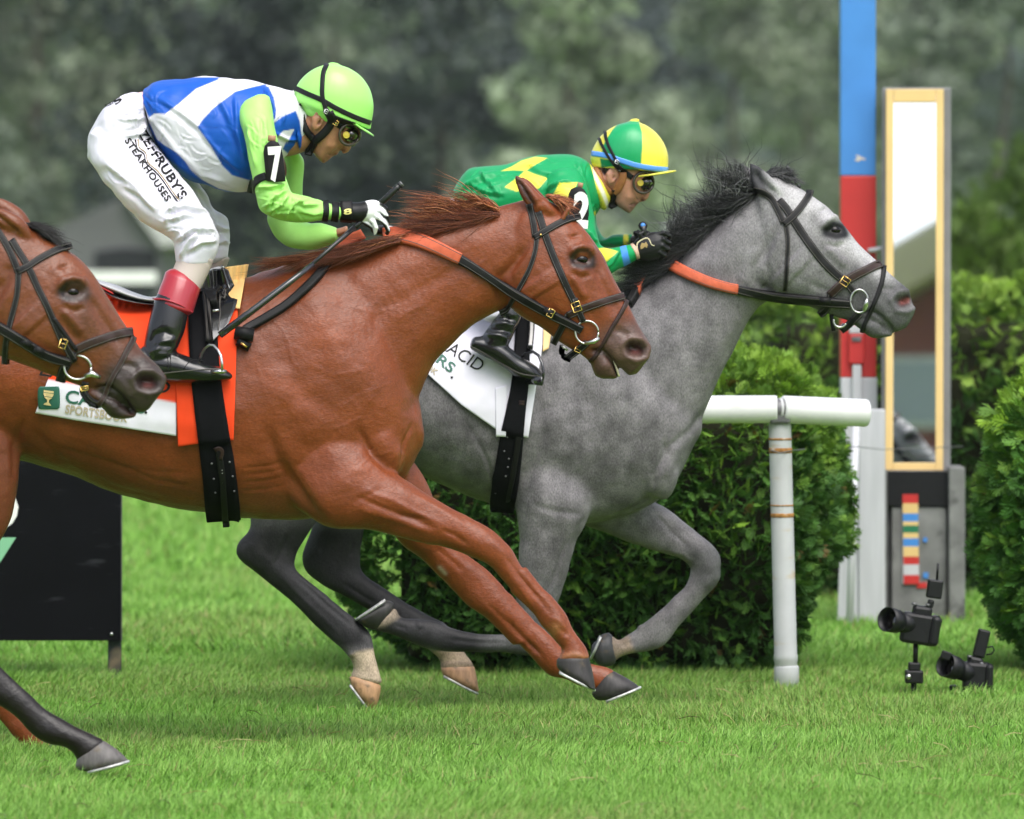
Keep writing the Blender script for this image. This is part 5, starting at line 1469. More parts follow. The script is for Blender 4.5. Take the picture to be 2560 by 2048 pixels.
NECK_BAY = [(-1050, 760, -700, 1210, .17), (-900, 730, -560, 1120, .155), (-740, 700, -460, 1010, .14), (-560, 660, -340, 950, .125), (-400, 610, -220, 900, .11), (-260, 570, -110, 860, .098), (-150, 545, -50, 830, .088), (-60, 535, 10, 800, .078), (0, 545, 50, 770, .072)]
TRUNK_BAY = [(-2000, 880, -1960, 1040, .1), (-1900, 780, -1860, 1150, .21), (-1740, 720, -1700, 1210, .265), (-1500, 740, -1460, 1180, .26), (-1260, 770, -1240, 1260, .27), (-1080, 750, -1040, 1310, .25), (-930, 740, -880, 1310, .22), (-780, 800, -740, 1280, .19), (-700, 930, -660, 1200, .13), (-650, 1050, -640, 1130, .06)]
LEG_BAY = [(-820, 1180, -1000, 1340, .10, -.10), (-640, 1290, -760, 1440, .075, -.12), (-480, 1370, -560, 1480, .056, -.13), (-340, 1440, -420, 1540, .048, -.13), (-200, 1510, -290, 1610, .046, -.13)] + S(B5, [
    (-250, 870, -380, 1020, .042, -.13), (-120, 955, -220, 1090, .033, -.13), (0, 1042, -75, 1185, .029, -.13), (110, 1148, 40, 1240, .028, -.13), (205, 1232, 130, 1335, .032, -.13), (275, 1278, 205, 1388, .036, -.13), (340, 1318, 285, 1402, .035, -.13), (410, 1350, 325, 1425, .034, -.13), (460, 1376, 345, 1465, .037, -.13)])
LEG_BAY2 = [(-900, 1180, -1060, 1330, .10, .10), (-880, 1330, -1010, 1420, .07, .12), (-800, 1440, -900, 1500, .05, .13), (-760, 1540, -850, 1580, .046, .13), (-790, 1640, -850, 1650, .03, .13), (-820, 1760, -880, 1765, .03, .13), (-830, 1840, -890, 1850, .034, .13)]
bay = Sculpt([loft(HEAD_BAY, Y_BAY, e=2.3), loft(LIP_BAY, Y_BAY), loft(EAR_BAY, Y_BAY, 16, 8), loft(EAR_BAY_F, Y_BAY, 16, 8), loft(NECK_BAY, Y_BAY, 28), loft(TRUNK_BAY, Y_BAY, 28), loft(LEG_BAY, Y_BAY), loft(LEG_BAY2, Y_BAY)], .0062, Y_BAY, BAY, 7)
T_BAY = affine(REF, P(A5, [(468, 600), (965, 1190), (-10, 1005)]))
bay.noise(9, .003, 6); bay.noise(26, .0015, 7); bay.refresh()
head_sculpt(bay, T_BAY, 1.08, (.010, .007, .006), (.085, .06, .052), mz=(.030, .020, .017))
bay.stroke(P(A5, [(-60, 80), (0, 120), (60, 175), (130, 230)]), 8, -.012, face=False)
bay.stroke(P(A5, [(60, 420), (40, 520), (-20, 600)]), 12, -.007); bay.stroke(P(A5, [(330, 430), (390, 480), (430, 470)]), 16, .005)
bay.pline(P(A5, [(395, 600), (440, 565), (510, 565), (545, 605), (520, 635), (440, 640)]), 9, (.012, .007, .006), .85)
bay.paint(P(A5, [(560, 560), (640, 800), (760, 900), (880, 1000), (800, 1060), (560, 980), (470, 760)]), (.075, .030, .016), 50, a=.6)
bay.paint([(-600, 1400), (-480, 1340), (-300, 1400), (0, 1600), (300, 1800), (260, 1960), (-300, 1700), (-500, 1560)], (.009, .0065, .006), 40, 'near')
bay.refresh(); bay.bvh()
horse_bay = tag(bay.build('horse', M['coat_bay'], origin=Wp(-500, 1935, Y_BAY)), 'dark bay horse with black lower leg, head and neck entering at the left edge', 'horse', 'racehorses galloping to the post')
eyeball(T_BAY, 1.08, Y_BAY, 'eye', horse_bay, bay)
hoof(S(B5, [(466, 1378, 340, 1468, .040, -.13), (515, 1410, 338, 1495, .046, -.13), (550, 1440, 370, 1512, .048, -.13), (572, 1466, 440, 1510, .03, -.13)]), Y_BAY, (.10, .092, .088), horse_bay, plate=(P(B5, [(395, 1514)])[0], P(B5, [(572, 1468)])[0], .048, -.13))
for hs, hm in ((horse_red, 0), (horse_grey, 1), (horse_bay, 2)):
    pass
# ================================================================== TACK: bridles, cloths, girths, saddles, manes
def sc_(f, pts, w=None):
    return [(p[0], p[1]) + ((p[2] / f[2],) if len(p) > 2 else ((w / f[2],) if w else ())) for p in P(f, pts)]

def strap(name, f, pts, w, s, par, m, mirror=True, lift=.001, thick=.0028, taut=3, crown=.5, stitch=True, extra=(), **k):
    V, F = drape([s.tree] + list(extra), sc_(f, pts, w), w / f[2], lift, thick, mirror=s.Y0 if mirror else None, taut=taut, crown=crown, **k)
    o = mk(name, V, F, m, par)
    if stitch and w / f[2] > 11:
        Vs, Fs = [], []
        for off in (-.36, .36):
            q = np.array([p[:2] for p in P(f, pts)]); t = np.gradient(q, axis=0); t /= np.linalg.norm(t, axis=1)[:, None]
            q2 = q + np.stack([-t[:, 1], t[:, 0]], 1) * off * w / f[2]
            v, fa = drape([s.tree] + list(extra), [tuple(a) for a in q2], 1.5, lift + thick * 1.05, .0008, across=2, taut=taut, **k)
            Fs += [tuple(i + len(Vs) for i in g) for g in fa]; Vs += [tuple(a) for a in v]
        mk('stitching', Vs, Fs, M['stitch'], o)
    return o

def ring(name, f, c, rx, ry, s, par, tube_r=.004, m='steel', dy=-.012, a0=0, a1=360, mirror=True):
    h = shoot([s.tree], *P(f, [c])[0]); y = (h[0].y if h else s.Y0 - .06) + dy
    pts = []
    for a in np.linspace(math.radians(a0), math.radians(a1), 29):
        pts.append(Wp(*P(f, [(c[0] + rx * math.cos(a), c[1] + ry * math.sin(a))])[0], y))
    V, F = tube(pts, tube_r, 8)
    if mirror:
        V, F = pair(np.array(V), F, s.Y0)
    return mk(name, V, F, M[m], par)

def buckle(f, c, w, h, ang, s, par, m='brass', dy=-.009, trees=None):
    hh = shoot(trees or [s.tree], *P(f, [c])[0]); y = (hh[0].y if hh else s.Y0 - .06) + dy
    a = math.radians(ang)
    pts = []
    for (u, v) in ((-1, -1), (1, -1), (1, 1), (-1, 1), (-1, -1)):
        x, z = u * w / 2, v * h / 2
        pts.append(Wp(*P(f, [(c[0] + x * math.cos(a) - z * math.sin(a), c[1] + x * math.sin(a) + z * math.cos(a))])[0], y))
    b = MB().tube(pts, .0019, 6)
    b.tube([(pts[0] + pts[3]) / 2, (pts[1] + pts[2]) / 2 + Vector((0, -.002, 0))], .0014, 5)
    return b.build('buckle', M[m], par, True)

LB, LK = M['leather'], M['leather_brown']
# ------------------------------------------------------------------ bridle of the chestnut
def bridle(label, loc):
    return thing('bridle', loc, label, 'bridle', 'bridles of the racehorses')
br = bridle('black leather bridle with brass buckles on the chestnut horse\'s head', Wp(*P(A4, [(1460, 1100)])[0], Y_RED))
strap('headpiece', A4, [(1118, 262), (1135, 340), (1150, 420), (1160, 505)], 46, red, br, LB)
ck = strap('cheek_strap', A4, [(1180, 318), (1208, 410), (1240, 510), (1290, 640), (1345, 770), (1400, 890), (1448, 985)], 52, red, br, LB)
strap('cheek_strap', A4, [(1445, 950), (1475, 1040), (1510, 1120)], 46, red, br, LB, lift=.003)
strap('browband', A4, [(1150, 508), (1200, 480), (1260, 445), (1340, 402), (1420, 370), (1492, 350)], 46, red, br, LB, lift=.004)
strap('throat_strap', A4, [(1172, 510), (1158, 610), (1120, 730), (1060, 850), (1005, 950), (950, 1030), (900, 1056)], 34, red, br, LB)
strap('noseband', A4, [(1395, 1075), (1490, 1032), (1600, 992), (1710, 958), (1812, 930)], 54, red, br, LK, lift=.003)
strap('noseband', A4, [(1400, 1070), (1365, 1140), (1330, 1210), (1290, 1285)], 48, red, br, LB, lift=.002)
strap('flash_strap', A4, [(1832, 960), (1780, 1060), (1720, 1160), (1660, 1270), (1600, 1370), (1560, 1402)], 28, red, br, LK, lift=.003)
strap('chin_strap', A4, [(1540, 1270), (1490, 1310), (1440, 1350), (1385, 1395)], 50, red, br, LB, lift=.004)
strap('curb_strap', A4, [(1350, 1290), (1345, 1350), (1400, 1375)], 24, red, br, LB, lift=.002, stitch=False)
ring('bit_ring', A4, (1536, 1198), 84, 84, red, br, .0034)
MB().tube([Wp(*P(A4, [(1520, 1278)])[0], Y_RED - .075), Wp(*P(A4, [(1585, 1265)])[0], Y_RED - .078), Wp(*P(A4, [(1625, 1240)])[0], Y_RED - .074)], [.005, .0085, .007], 10).build('bit', M['steel'], br, True)
MB().tube([Wp(*P(A4, [(1350, 1290)])[0], Y_RED - .03), Wp(*P(A4, [(1395, 1330)])[0], Y_RED - .032)], .004, 8).build('bit_link', M['steel'], br, True)
buckle(A4, (1460, 1012), 62, 70, -20, red, br); buckle(A4, (1472, 1322), 44, 40, 25, red, br)
MB().tube([Wp(*P(A4, [(1200, 487)])[0], Y_RED - .094), Wp(*P(A4, [(1200, 487)])[0], Y_RED - .099)], .0036, 8).build('stud', M['brass'], br, True)
rn = thing('reins', Wp(*P(A4, [(600, 680)])[0], Y_RED - .12), 'black reins with orange rubber grips running along the chestnut\'s neck', 'reins', 'reins of the racehorses')
strap('rubber_grip', A4, [(60, 505, 60), (140, 503, 84), (300, 535, 92), (450, 590, 90), (612, 662, 84)], 84, red, rn, M['rubber_rein'], lift=.012, taut=40, thick=.005, crown=.3)
strap('rein_strap', A4, [(590, 655, 78), (700, 720, 66), (850, 815, 60), (1000, 905, 58), (1150, 992, 56), (1280, 1065, 56), (1400, 1125, 58), (1500, 1178, 54)], 60, red, rn, LB, lift=.012, taut=40)
buckle(A4, (1272, 1058), 44, 58, 28, red, rn, dy=-.032)
MB().tube([Wp(*P(A4, [(1225, 1030)])[0], Y_RED - .110), Wp(*P(A4, [(1305, 1075)])[0], Y_RED - .108)], .0118, 8, flat=.5).build('keeper', LB, rn, True)
# the slack end of the reins hanging over the shoulder
bt = [(765, 492), (735, 512), (700, 545), (665, 590), (610, 640), (560, 672), (520, 695), (505, 710)]
V, F = drape([red.tree], [(x * 1.1874, y * 1.1874) for x, y in bt[:3]], 26, .016, .004, taut=20)
mk('rubber_grip', V, F, M['rubber_rein'], rn)
V, F = drape([red.tree], [(x * 1.1874, y * 1.1874) for x, y in bt[2:]], 17, .016, .004, taut=20)
mk('rein_strap', V, F, LB, rn)
hk = shoot([red.tree], 512 * 1.1874, 712 * 1.1874)[0].y
kn = MB().tube([Wp(494 * 1.1874, 700 * 1.1874, hk - .03), Wp(534 * 1.1874, 706 * 1.1874, hk - .03)], .022, 12).tube([Wp(500 * 1.1874, 718 * 1.1874, hk - .03), Wp(526 * 1.1874, 732 * 1.1874, hk - .028)], .015, 10).build('rein_loop', LB, rn, True)
MB().tube([Wp(507 * 1.1874, 722 * 1.1874, hk - .05), Wp(520 * 1.1874, 731 * 1.1874, hk - .048)], .004, 6).build('buckle', M['brass'], kn, True)

# ------------------------------------------------------------------ bridle of the grey
bg_ = bridle('black leather bridle on the dapple grey horse\'s head', Wp(*P(A3, [(1500, 950)])[0], Y_GREY))
strap('headpiece', A3, [(862, 322), (930, 345), (990, 392), (1035, 470), (1075, 560)], 44, grey, bg_, LB)
strap('cheek_strap', A3, [(1040, 400), (1090, 455), (1145, 540), (1210, 640), (1280, 740), (1360, 840), (1430, 910), (1490, 960)], 56, grey, bg_, LB)
strap('cheek_strap', A3, [(1480, 940), (1540, 1010), (1580, 1060)], 46, grey, bg_, LB, lift=.003)
strap('browband', A3, [(1072, 572), (1130, 525), (1185, 465), (1225, 410), (1258, 355), (1262, 325)], 48, grey, bg_, LB, lift=.004)
strap('throat_strap', A3, [(1090, 570), (1105, 680), (1102, 800), (1095, 930), (1085, 1040)], 32, grey, bg_, LB)
strap('noseband', A3, [(1400, 1075), (1480, 1000), (1560, 945), (1660, 895), (1770, 845)], 60, grey, bg_, LK, lift=.003)
strap('noseband', A3, [(1410, 1060), (1400, 1120), (1370, 1180), (1330, 1215)], 50, grey, bg_, LB, lift=.002)
strap('flash_strap', A3, [(1785, 870), (1775, 960), (1745, 1060), (1700, 1170), (1650, 1280), (1640, 1330)], 30, grey, bg_, LB, lift=.003)
strap('chin_strap', A3, [(1620, 1200), (1570, 1250), (1530, 1290), (1485, 1325)], 50, grey, bg_, LB, lift=.004)
strap('curb_strap', A3, [(1415, 1210), (1420, 1270), (1430, 1325)], 26, grey, bg_, LB, stitch=False)
ring('bit_ring', A3, (1612, 1115), 62, 82, grey, bg_, .0034)
MB().tube([Wp(*P(A3, [(1640, 1180)])[0], Y_GREY - .072), Wp(*P(A3, [(1660, 1130)])[0], Y_GREY - .078), Wp(*P(A3, [(1668, 1095)])[0], Y_GREY - .074)], [.005, .008, .006], 10).build('bit', M['steel'], bg_, True)
ring('chin_ring', A3, (1475, 1260), 44, 40, grey, bg_, .0035, dy=-.02, a0=20, a1=200)
buckle(A3, (1512, 975), 58, 60, 35, grey, bg_); buckle(A3, (1560, 1268), 40, 18, -5, grey, bg_)
MB().tube([Wp(*P(A3, [(1114, 545)])[0], Y_GREY - .094), Wp(*P(A3, [(1114, 545)])[0], Y_GREY - .099)], .0036, 8).build('stud', M['brass'], bg_, True)
rg = thing('reins', Wp(*P(A3, [(700, 1000)])[0], Y_GREY - .12), 'black reins with orange rubber grips on the dapple grey\'s neck', 'reins', 'reins of the racehorses')
strap('rubber_grip', A3, [(185, 792, 60), (280, 860, 78), (400, 925, 76), (540, 982, 72), (660, 1015, 70), (742, 1030, 70)], 72, grey, rg, M['rubber_rein'], lift=.012, taut=40, thick=.006, crown=.4)
strap('rein_strap', A3, [(735, 1032, 64), (860, 1055, 56), (1000, 1075, 52), (1150, 1090, 52), (1300, 1105, 54), (1420, 1120, 56), (1560, 1135, 52)], 54, grey, rg, LB, lift=.012, taut=40)
MB().tube([Wp(*P(A3, [(1330, 1108)])[0], Y_GREY - .106), Wp(*P(A3, [(1410, 1116)])[0], Y_GREY - .103)], .0105, 8, flat=.5).build('keeper', LB, rg, True)
V, F = drape([grey.tree], P(A3, [(140, 800), (100, 900), (60, 1010), (36, 1070)]), 15, .03, .005, taut=30)
mk('rubber_grip', V, F, M['rubber_rein'], rg)
V, F = drape([grey.tree], P(A3, [(40, 1055), (10, 1110), (-20, 1150)]), 17, .03, .006, taut=30)
mk('rein_strap', V, F, LB, rg)

# ------------------------------------------------------------------ bridle of the bay
bb = bridle('dark leather bridle on the bay horse at the left edge', Wp(*P(A5, [(400, 1000)])[0], Y_BAY))
strap('headpiece', A5, [(-20, 190), (40, 290), (85, 380), (120, 470)], 44, bay, bb, LB)
strap('cheek_strap', A5, [(75, 260), (130, 350), (190, 450), (250, 580), (310, 700), (370, 840), (410, 930)], 44, bay, bb, LB)
strap('cheek_strap', A5, [(350, 770), (410, 860), (460, 930), (500, 980)], 26, bay, bb, LB, lift=.004, stitch=False)
strap('cheek_strap', A5, [(415, 930), (450, 990), (490, 1050)], 42, bay, bb, LB, lift=.003)
strap('browband', A5, [(110, 470), (180, 435), (260, 385), (360, 335), (470, 295)], 42, bay, bb, LB, lift=.004)
strap('throat_strap', A5, [(122, 470), (110, 620), (70, 790), (40, 930), (28, 1075)], 38, bay, bb, LB)
strap('noseband', A5, [(490, 980), (580, 940), (680, 905), (780, 875), (868, 862)], 58, bay, bb, LK, lift=.003)
strap('noseband', A5, [(480, 990), (440, 1060), (410, 1120), (390, 1190)], 60, bay, bb, LB, lift=.002)
strap('flash_strap', A5, [(878, 890), (830, 980), (780, 1080), (720, 1190), (680, 1290), (640, 1345)], 34, bay, bb, LK, lift=.003)
strap('chin_strap', A5, [(560, 1190), (550, 1250), (590, 1310), (650, 1340)], 44, bay, bb, LB, lift=.003)
ring('bit_ring', A5, (508, 1095), 88, 78, bay, bb, .0036)
MB().tube([Wp(*P(A5, [(555, 1150)])[0], Y_BAY - .072), Wp(*P(A5, [(600, 1135)])[0], Y_BAY - .078), Wp(*P(A5, [(655, 1160)])[0], Y_BAY - .07)], [.006, .0105, .006], 10).build('bit', M['steel'], bb, True)
buckle(A5, (412, 940), 44, 60, 20, bay, bb); buckle(A5, (552, 1232), 50, 26, -10, bay, bb)
MB().tube([Wp(*P(A5, [(148, 452)])[0], Y_BAY - .094), Wp(*P(A5, [(148, 452)])[0], Y_BAY - .099)], .0038, 8).build('stud', M['brass'], bb, True)
rb_ = thing('reins', Wp(*P(A5, [(150, 950)])[0], Y_BAY - .12), 'dark leather reins of the bay at the left edge', 'reins', 'reins of the racehorses')
strap('rein_strap', A5, [(-420, 610, 60), (-200, 720, 58), (0, 830, 56), (150, 920, 56), (300, 1010, 54), (460, 1060, 50)], 56, bay, rb_, LB, lift=.012, taut=40)
for a, b in (((140, 915), (200, 955)), ((225, 968), (285, 1000))):
    MB().tube([Wp(*P(A5, [a])[0], Y_BAY - .112), Wp(*P(A5, [b])[0], Y_BAY - .11)], .0115, 8, flat=.5).build('keeper', LB, rb_, True)

# ------------------------------------------------------------------ saddle cloths
def sheet(top, bot, nu, nv, s, lift, thick, mirror=True, extra=(), wave=.0, seed=0, gather=None, taut=2):
    """cloth hung between an upper and a lower line of photo pixels, laid on the horse"""
    def res(p, n):
        p = np.array(p, float); L = np.concatenate([[0], np.cumsum(np.linalg.norm(np.diff(p, axis=0), axis=1))]); t = np.linspace(0, L[-1], n)
        return np.stack([np.interp(t, L, p[:, 0]), np.interp(t, L, p[:, 1])], 1)
    A, B = res(top, nu), res(bot, nu)
    v = np.linspace(0, 1, nv)[:, None, None]
    Q = A[None] * (1 - v) + B[None] * v
    Y = np.full((nv, nu), np.nan)
    for i in range(nv):
        for j in range(nu):
            h = shoot([s.tree] + list(extra), *Q[i, j])
            if h is not None:
                Y[i, j] = h[0].y
    for j in range(nu):
        g = ~np.isnan(Y[:, j])
        Y[~g, j] = np.interp(np.where(~g)[0], np.where(g)[0], Y[g, j]) if g.any() else s.Y0 - .2
    for _ in range(taut):
        for ax in (0, 1):
            Ys = Y.copy()
            sl = [slice(None)] * 2
            a, b, c = [list(sl) for _ in range(3)]
            a[ax], b[ax], c[ax] = slice(0, -2), slice(1, -1), slice(2, None)
            Ys[tuple(b)] = (Y[tuple(a)] + 2 * Y[tuple(b)] + Y[tuple(c)]) / 4
            Y = np.minimum(Y, Ys)
    V = np.stack([(Q[..., 0] - CX) / FPX * Y, Y, CAMZ - (Q[..., 1] - HY) / FPX * Y], -1)
    if wave:
        w = vnoise(V.reshape(-1, 3) * np.array([1.0, 1, .35]), 9, seed).reshape(nv, nu) * .7 + vnoise(V.reshape(-1, 3), 22, seed + 1).reshape(nv, nu) * .3
        V[..., 1] -= (w * .5 + .5) * wave * np.linspace(.25, 1, nv)[:, None]
    V[..., 1] -= lift + thick
    Vb = V.copy(); Vb[..., 1] += thick
    n = nu * nv
    VV = np.concatenate([V.reshape(-1, 3), Vb.reshape(-1, 3)])
    idx = np.arange(n).reshape(nv, nu)
    F = []
    for i in range(nv - 1):
        for j in range(nu - 1):
            a, b, c, d = idx[i, j], idx[i, j + 1], idx[i + 1, j + 1], idx[i + 1, j]
            F.append((a, d, c, b)); F.append((n + a, n + b, n + c, n + d))
    rim = list(idx[0, :]) + list(idx[1:, -1]) + list(idx[-1, -2::-1]) + list(idx[-2:0:-1, 0])
    for k in range(len(rim)):
        a, b = rim[k], rim[(k + 1) % len(rim)]
        F.append((a, b, n + b, n + a))
    tree = BVHTree.FromPolygons([tuple(x) for x in V.reshape(-1, 3)], [tuple(int(i) for i in g) for g in F if max(g) < n])
    px = np.concatenate([Q.reshape(-1, 2)] * 2)
    F = [tuple(int(i) for i in g) for g in F]
    if mirror:
        VV, F = pair(VV, F, s.Y0); px = np.concatenate([px, px])
    return VV, F, px, tree
def paint_px(px, base, polys):
    C = np.tile(np.array(base, float), (len(px), 1))
    for poly, col, f in polys:
        w = np.clip(poly_sd(px, poly) / f + .5, 0, 1)[:, None]
        C += (np.array(col) - C) * w
    return C
ORANGE, WHITE = (.80, .060, .012), (.70, .68, .76)
tw = thing('saddle_cloth', Wp(350, 700, Y_RED), 'orange racing saddle cloth with a white sponsor strip on the chestnut', 'saddle cloth', 'saddle cloths')
strip_y = P(A5, [(235, 1160), (1140, 1322)])
V, F, px, t1 = sheet(P(A5, [(560, 520), (700, 545), (1000, 660), (1160, 640)]), P(A5, [(232, 1392), (500, 1440), (800, 1487), (1152, 1542)]), 60, 70, red, .006, .004, wave=.012, seed=3)
C = paint_px(px, ORANGE, [(P(A5, [(100, 1135), (235, 1160), (1140, 1322), (1300, 1350), (1300, 1700), (100, 1700)]), WHITE, 4), (P(A5, [(640, 440), (660, 560), (1005, 690), (1000, 655), (720, 540)]), (.50, .02, .03), 5)])
mk('towel', V, F, M['cloth'], tw, True, C)
V, F, px, t2 = sheet(P(A5, [(1130, 640), (1330, 560), (1560, 500)]), P(A5, [(1165, 1612), (1310, 1590), (1528, 1568)]), 40, 70, red, .012, .004, wave=.010, seed=8)
# the front flap hangs straight: its left edge bows to the strip
mk('towel_flap', V, F, M['cloth'], tw, True, paint_px(px, ORANGE, []))
V, F, px, t3 = sheet(P(A5, [(1465, 440), (1618, 420)]), P(A5, [(1490, 700), (1568, 712)]), 14, 22, red, .020, .006, wave=.004, seed=4)
mk('chamois', V, F, mat('yellow_chamois', (.78, .50, .20), rough=.8, spec=.15, var=.05, vscale=20), tw, True)
def print_text(par, trees, body, f, p0, p1, h, m, lift=.0025, **k):
    q = P(f, [p0, p1])
    V2, F2 = text_px(body, q[0], q[1], h / f[2], **k)
    V, F = decal(trees, V2, F2, lift)
    return mk('lettering', V, F, M[m], par, False)
tr = [t1]
print_text(tw, tr, 'CAESARS', A5, (424, 1322), (945, 1395), 84, 'greenprint', bold=.02)
print_text(tw, tr, 'SPORTSBOOK', A5, (424, 1392), (832, 1452), 58, 'tanprint', bold=.03, space=1.05)
print_text(tw, tr, 'LAKE PLACID', A5, (255, 1145), (1105, 1268), 80, 'blackprint', shear=.2, bold=.01)
V, F = decal(tr, P(A5, [(953 + 9 * math.cos(a), 1388 + 9 * math.sin(a)) for a in np.linspace(0, 2 * math.pi, 14, endpoint=False)]), [tuple(range(14))], .0028); mk('dot', V, F, M['blackprint'], tw, False)
V, F = drape(tr, sc_(A5, [(316, 1219, 110), (316, 1224, 130), (318, 1240, 142), (319, 1292, 145), (321, 1345, 142), (322, 1360, 130), (322, 1366, 110)]), 50, .0015, .001, step=3, taut=0, across=9); mk('emblem', V, F, M['greenprint'], tw)
gob = [(286, 1242), (352, 1250), (350, 1275), (338, 1296), (322, 1306), (320, 1322), (334, 1338), (336, 1344), (286, 1336), (288, 1330), (308, 1320), (310, 1304), (294, 1292), (286, 1268)]
V, F = decal(tr, P(A5, gob), [tuple(range(14))], .007); mk('goblet', V, F, mat('pale_gold_print', (.62, .48, .22), rough=.6), tw, False)
for y0 in (1254, 1280):
    V, F = decal(tr, P(A5, [(288, y0), (350, y0 + 8), (350, y0 + 12), (288, y0 + 4)]), [(0, 1, 2, 3)], .011); mk('goblet_line', V, F, M['greenprint'], tw, False)

tg = thing('saddle_cloth', Wp(1200, 800, Y_GREY), 'white racing saddle cloth with black and green lettering on the grey', 'saddle cloth', 'saddle cloths')
V, F, px, g1 = sheet(P(B3, [(150, -160), (500, -150), (880, -90)]), P(B3, [(60, 392), (300, 612), (535, 778), (660, 815), (738, 826)]), 70, 70, grey, .006, .004, wave=.012, seed=13)
mk('towel', V, F, M['cloth'], tg, True, paint_px(px, WHITE, []))
V, F, px, g2 = sheet(P(B3, [(520, 500), (600, 480)]), P(B3, [(526, 818), (590, 820)]), 10, 24, grey, .014, .004, wave=.004, seed=14)
mk('towel_flap', V, F, M['cloth'], tg, True, paint_px(px, WHITE, []))
print_text(tg, [g1], 'PLACID', B3, (108, 205), (414, 396), 82, 'blackprint', shear=.1)
print_text(tg, [g1], 'CAESARS', B3, (-170, 98), (228, 402), 66, 'greenprint', bold=.02)
print_text(tg, [g1], 'SPORTSBOOK', B3, (-145, 195), (126, 418), 40, 'tanprint', bold=.03)
V, F = decal([g1], P(B3, [(236 + 8 * math.cos(a), 430 + 8 * math.sin(a)) for a in np.linspace(0, 2 * math.pi, 14, endpoint=False)]), [tuple(range(14))], .0028); mk('dot', V, F, M['blackprint'], tg, False)
V, F, px, g3 = sheet(P(B3, [(838, 60), (900, 70)]), P(B3, [(832, 262), (872, 240)]), 8, 12, grey, .016, .006, seed=4)
mk('chamois', V, F, M['p_yellow'], tg, True)

# ------------------------------------------------------------------ girths
gr = thing('girth', Wp(540, 1280, Y_RED), 'black elastic girth with leather straps round the chestnut', 'girth', 'girths')
def dline(pts):
    return [(x * 1.1874, y * 1.1874) + ((w * 1.1874,) if w else ()) for x, y, w in pts]
V, F = drape([t2, t1, red.tree], dline([(425, 590, 60), (428, 700, 60), (434, 800, 62), (447, 900, 66), (459, 980, 70), (468, 1060, 72), (471, 1098, 70)]), 70, .006, .003, mirror=Y_RED, taut=2, across=7)
mk('elastic', V, F, M['girth'], gr)
V, F = drape([red.tree], P(C5, [(252, 870), (275, 980), (295, 1120), (310, 1300), (325, 1480), (335, 1640)]), 15, .014, .004, mirror=Y_RED, taut=3)
o = mk('buckle_strap', V, F, LB, gr)
V, F = drape([red.tree], P(C5, [(212, 870), (250, 850), (290, 880), (275, 960)]), 9, .016, .006, taut=3)
mk('strap_end', V, F, LK, gr)
for (x, y) in ((195, 1015), (370, 1000), (215, 1165), (400, 1140), (230, 1300), (415, 1285)):
    h = shoot([red.tree], *P(C5, [(x, y)])[0])[0]
    MB().tube([h + Vector((0, -.012, 0)), h + Vector((0, -.018, 0))], .0036, 8).build('rivet', M['dark_metal'], gr, True)
for y in (1080, 1110, 1200, 1298, 1392, 1468):
    h = shoot([red.tree], *P(C5, [(298 + (y - 1080) * .04, y)])[0])[0]
    MB().tube([h + Vector((0, -.019, 0)), h + Vector((0, -.021, 0))], .0016, 6).build('eyelet', M['steel'], o, True)
V, F = drape([red.tree], P(C5, [(205, 1545), (260, 1565), (400, 1565), (465, 1580)]), 7, .012, .008, taut=3); mk('keeper', V, F, LB, gr)
gg = thing('girth', Wp(1260, 1280, Y_GREY), 'black studded girth round the dapple grey', 'girth', 'girths')
V, F = drape([g1, grey.tree], sc_(B3, [(712, -40, 96), (700, 200, 100), (682, 470, 112), (655, 650, 128), (632, 800, 150), (612, 960, 164), (590, 1120, 172), (572, 1240, 165), (566, 1320, 150)]), 60, .006, .003, mirror=Y_GREY, taut=2, across=7)
mk('elastic', V, F, M['girth'], gg)
for (x, y) in ((617, 722), (690, 832), (600, 822), (580, 915), (674, 915), (610, 965), (604, 1020), (590, 1080), (522, 1190), (605, 1200)):
    hh = shoot([grey.tree], *P(B3, [(x, y)])[0])
    if hh:
        MB().tube([hh[0] + Vector((0, -.010, 0)), hh[0] + Vector((0, -.014, 0))], .0036, 8).build('rivet', M['dark_metal'], gg, True)
V, F = drape([grey.tree], P(B3, [(690, 585), (684, 700), (668, 860), (640, 1050), (615, 1230)]), 14, .013, .004, mirror=Y_GREY); mk('buckle_strap', V, F, LB, gg)
for y in (590, 606):
    V, F = drape([grey.tree], P(B3, [(672, y), (708, y)]), 5, .020, .004); mk('keeper', V, F, LK, gg)

# ------------------------------------------------------------------ saddles
sd = thing('saddle', Wp(420, 740, Y_RED), 'small black racing saddle with a white seat on the chestnut', 'saddle', 'racing saddles')
V, F = loft(S(A5, [(600, 505, 640, 545, .06), (655, 525, 690, 578, .11), (760, 555, 780, 620, .13), (880, 605, 890, 655, .13), (990, 632, 1000, 672, .12), (1120, 600, 1130, 690, .10), (1260, 520, 1290, 640, .085), (1400, 440, 1440, 560, .075), (1470, 440, 1500, 540, .05)]), Y_RED, 24, 10)
mk('seat', V, F, M['p_white'], sd)
V, F = loft(S(A5, [(670, 560, 690, 600, .105), (760, 600, 770, 655, .136), (880, 640, 885, 676, .136), (1000, 660, 1005, 686, .125), (1130, 650, 1140, 700, .105)]), Y_RED, 24, 10)
V = np.array(V); V[:, 2] -= .004
mk('seat_edge', V, F, M['patent'], sd)
V, F = loft(S(A5, [(650, 540, 672, 585, .1085), (700, 566, 720, 612, .122), (745, 590, 758, 632, .132)]), Y_RED, 20, 8)
mk('seat_panel', V, F, M['p_red'], sd)
V, F, px, f1 = sheet(P(C4, [(925, 240), (1040, 175), (1190, 165), (1225, 200)]), P(C4, [(1040, 1150), (1100, 1090), (1170, 990), (1225, 900)]), 26, 40, red, .020, .005, extra=(t2, t1), taut=8)
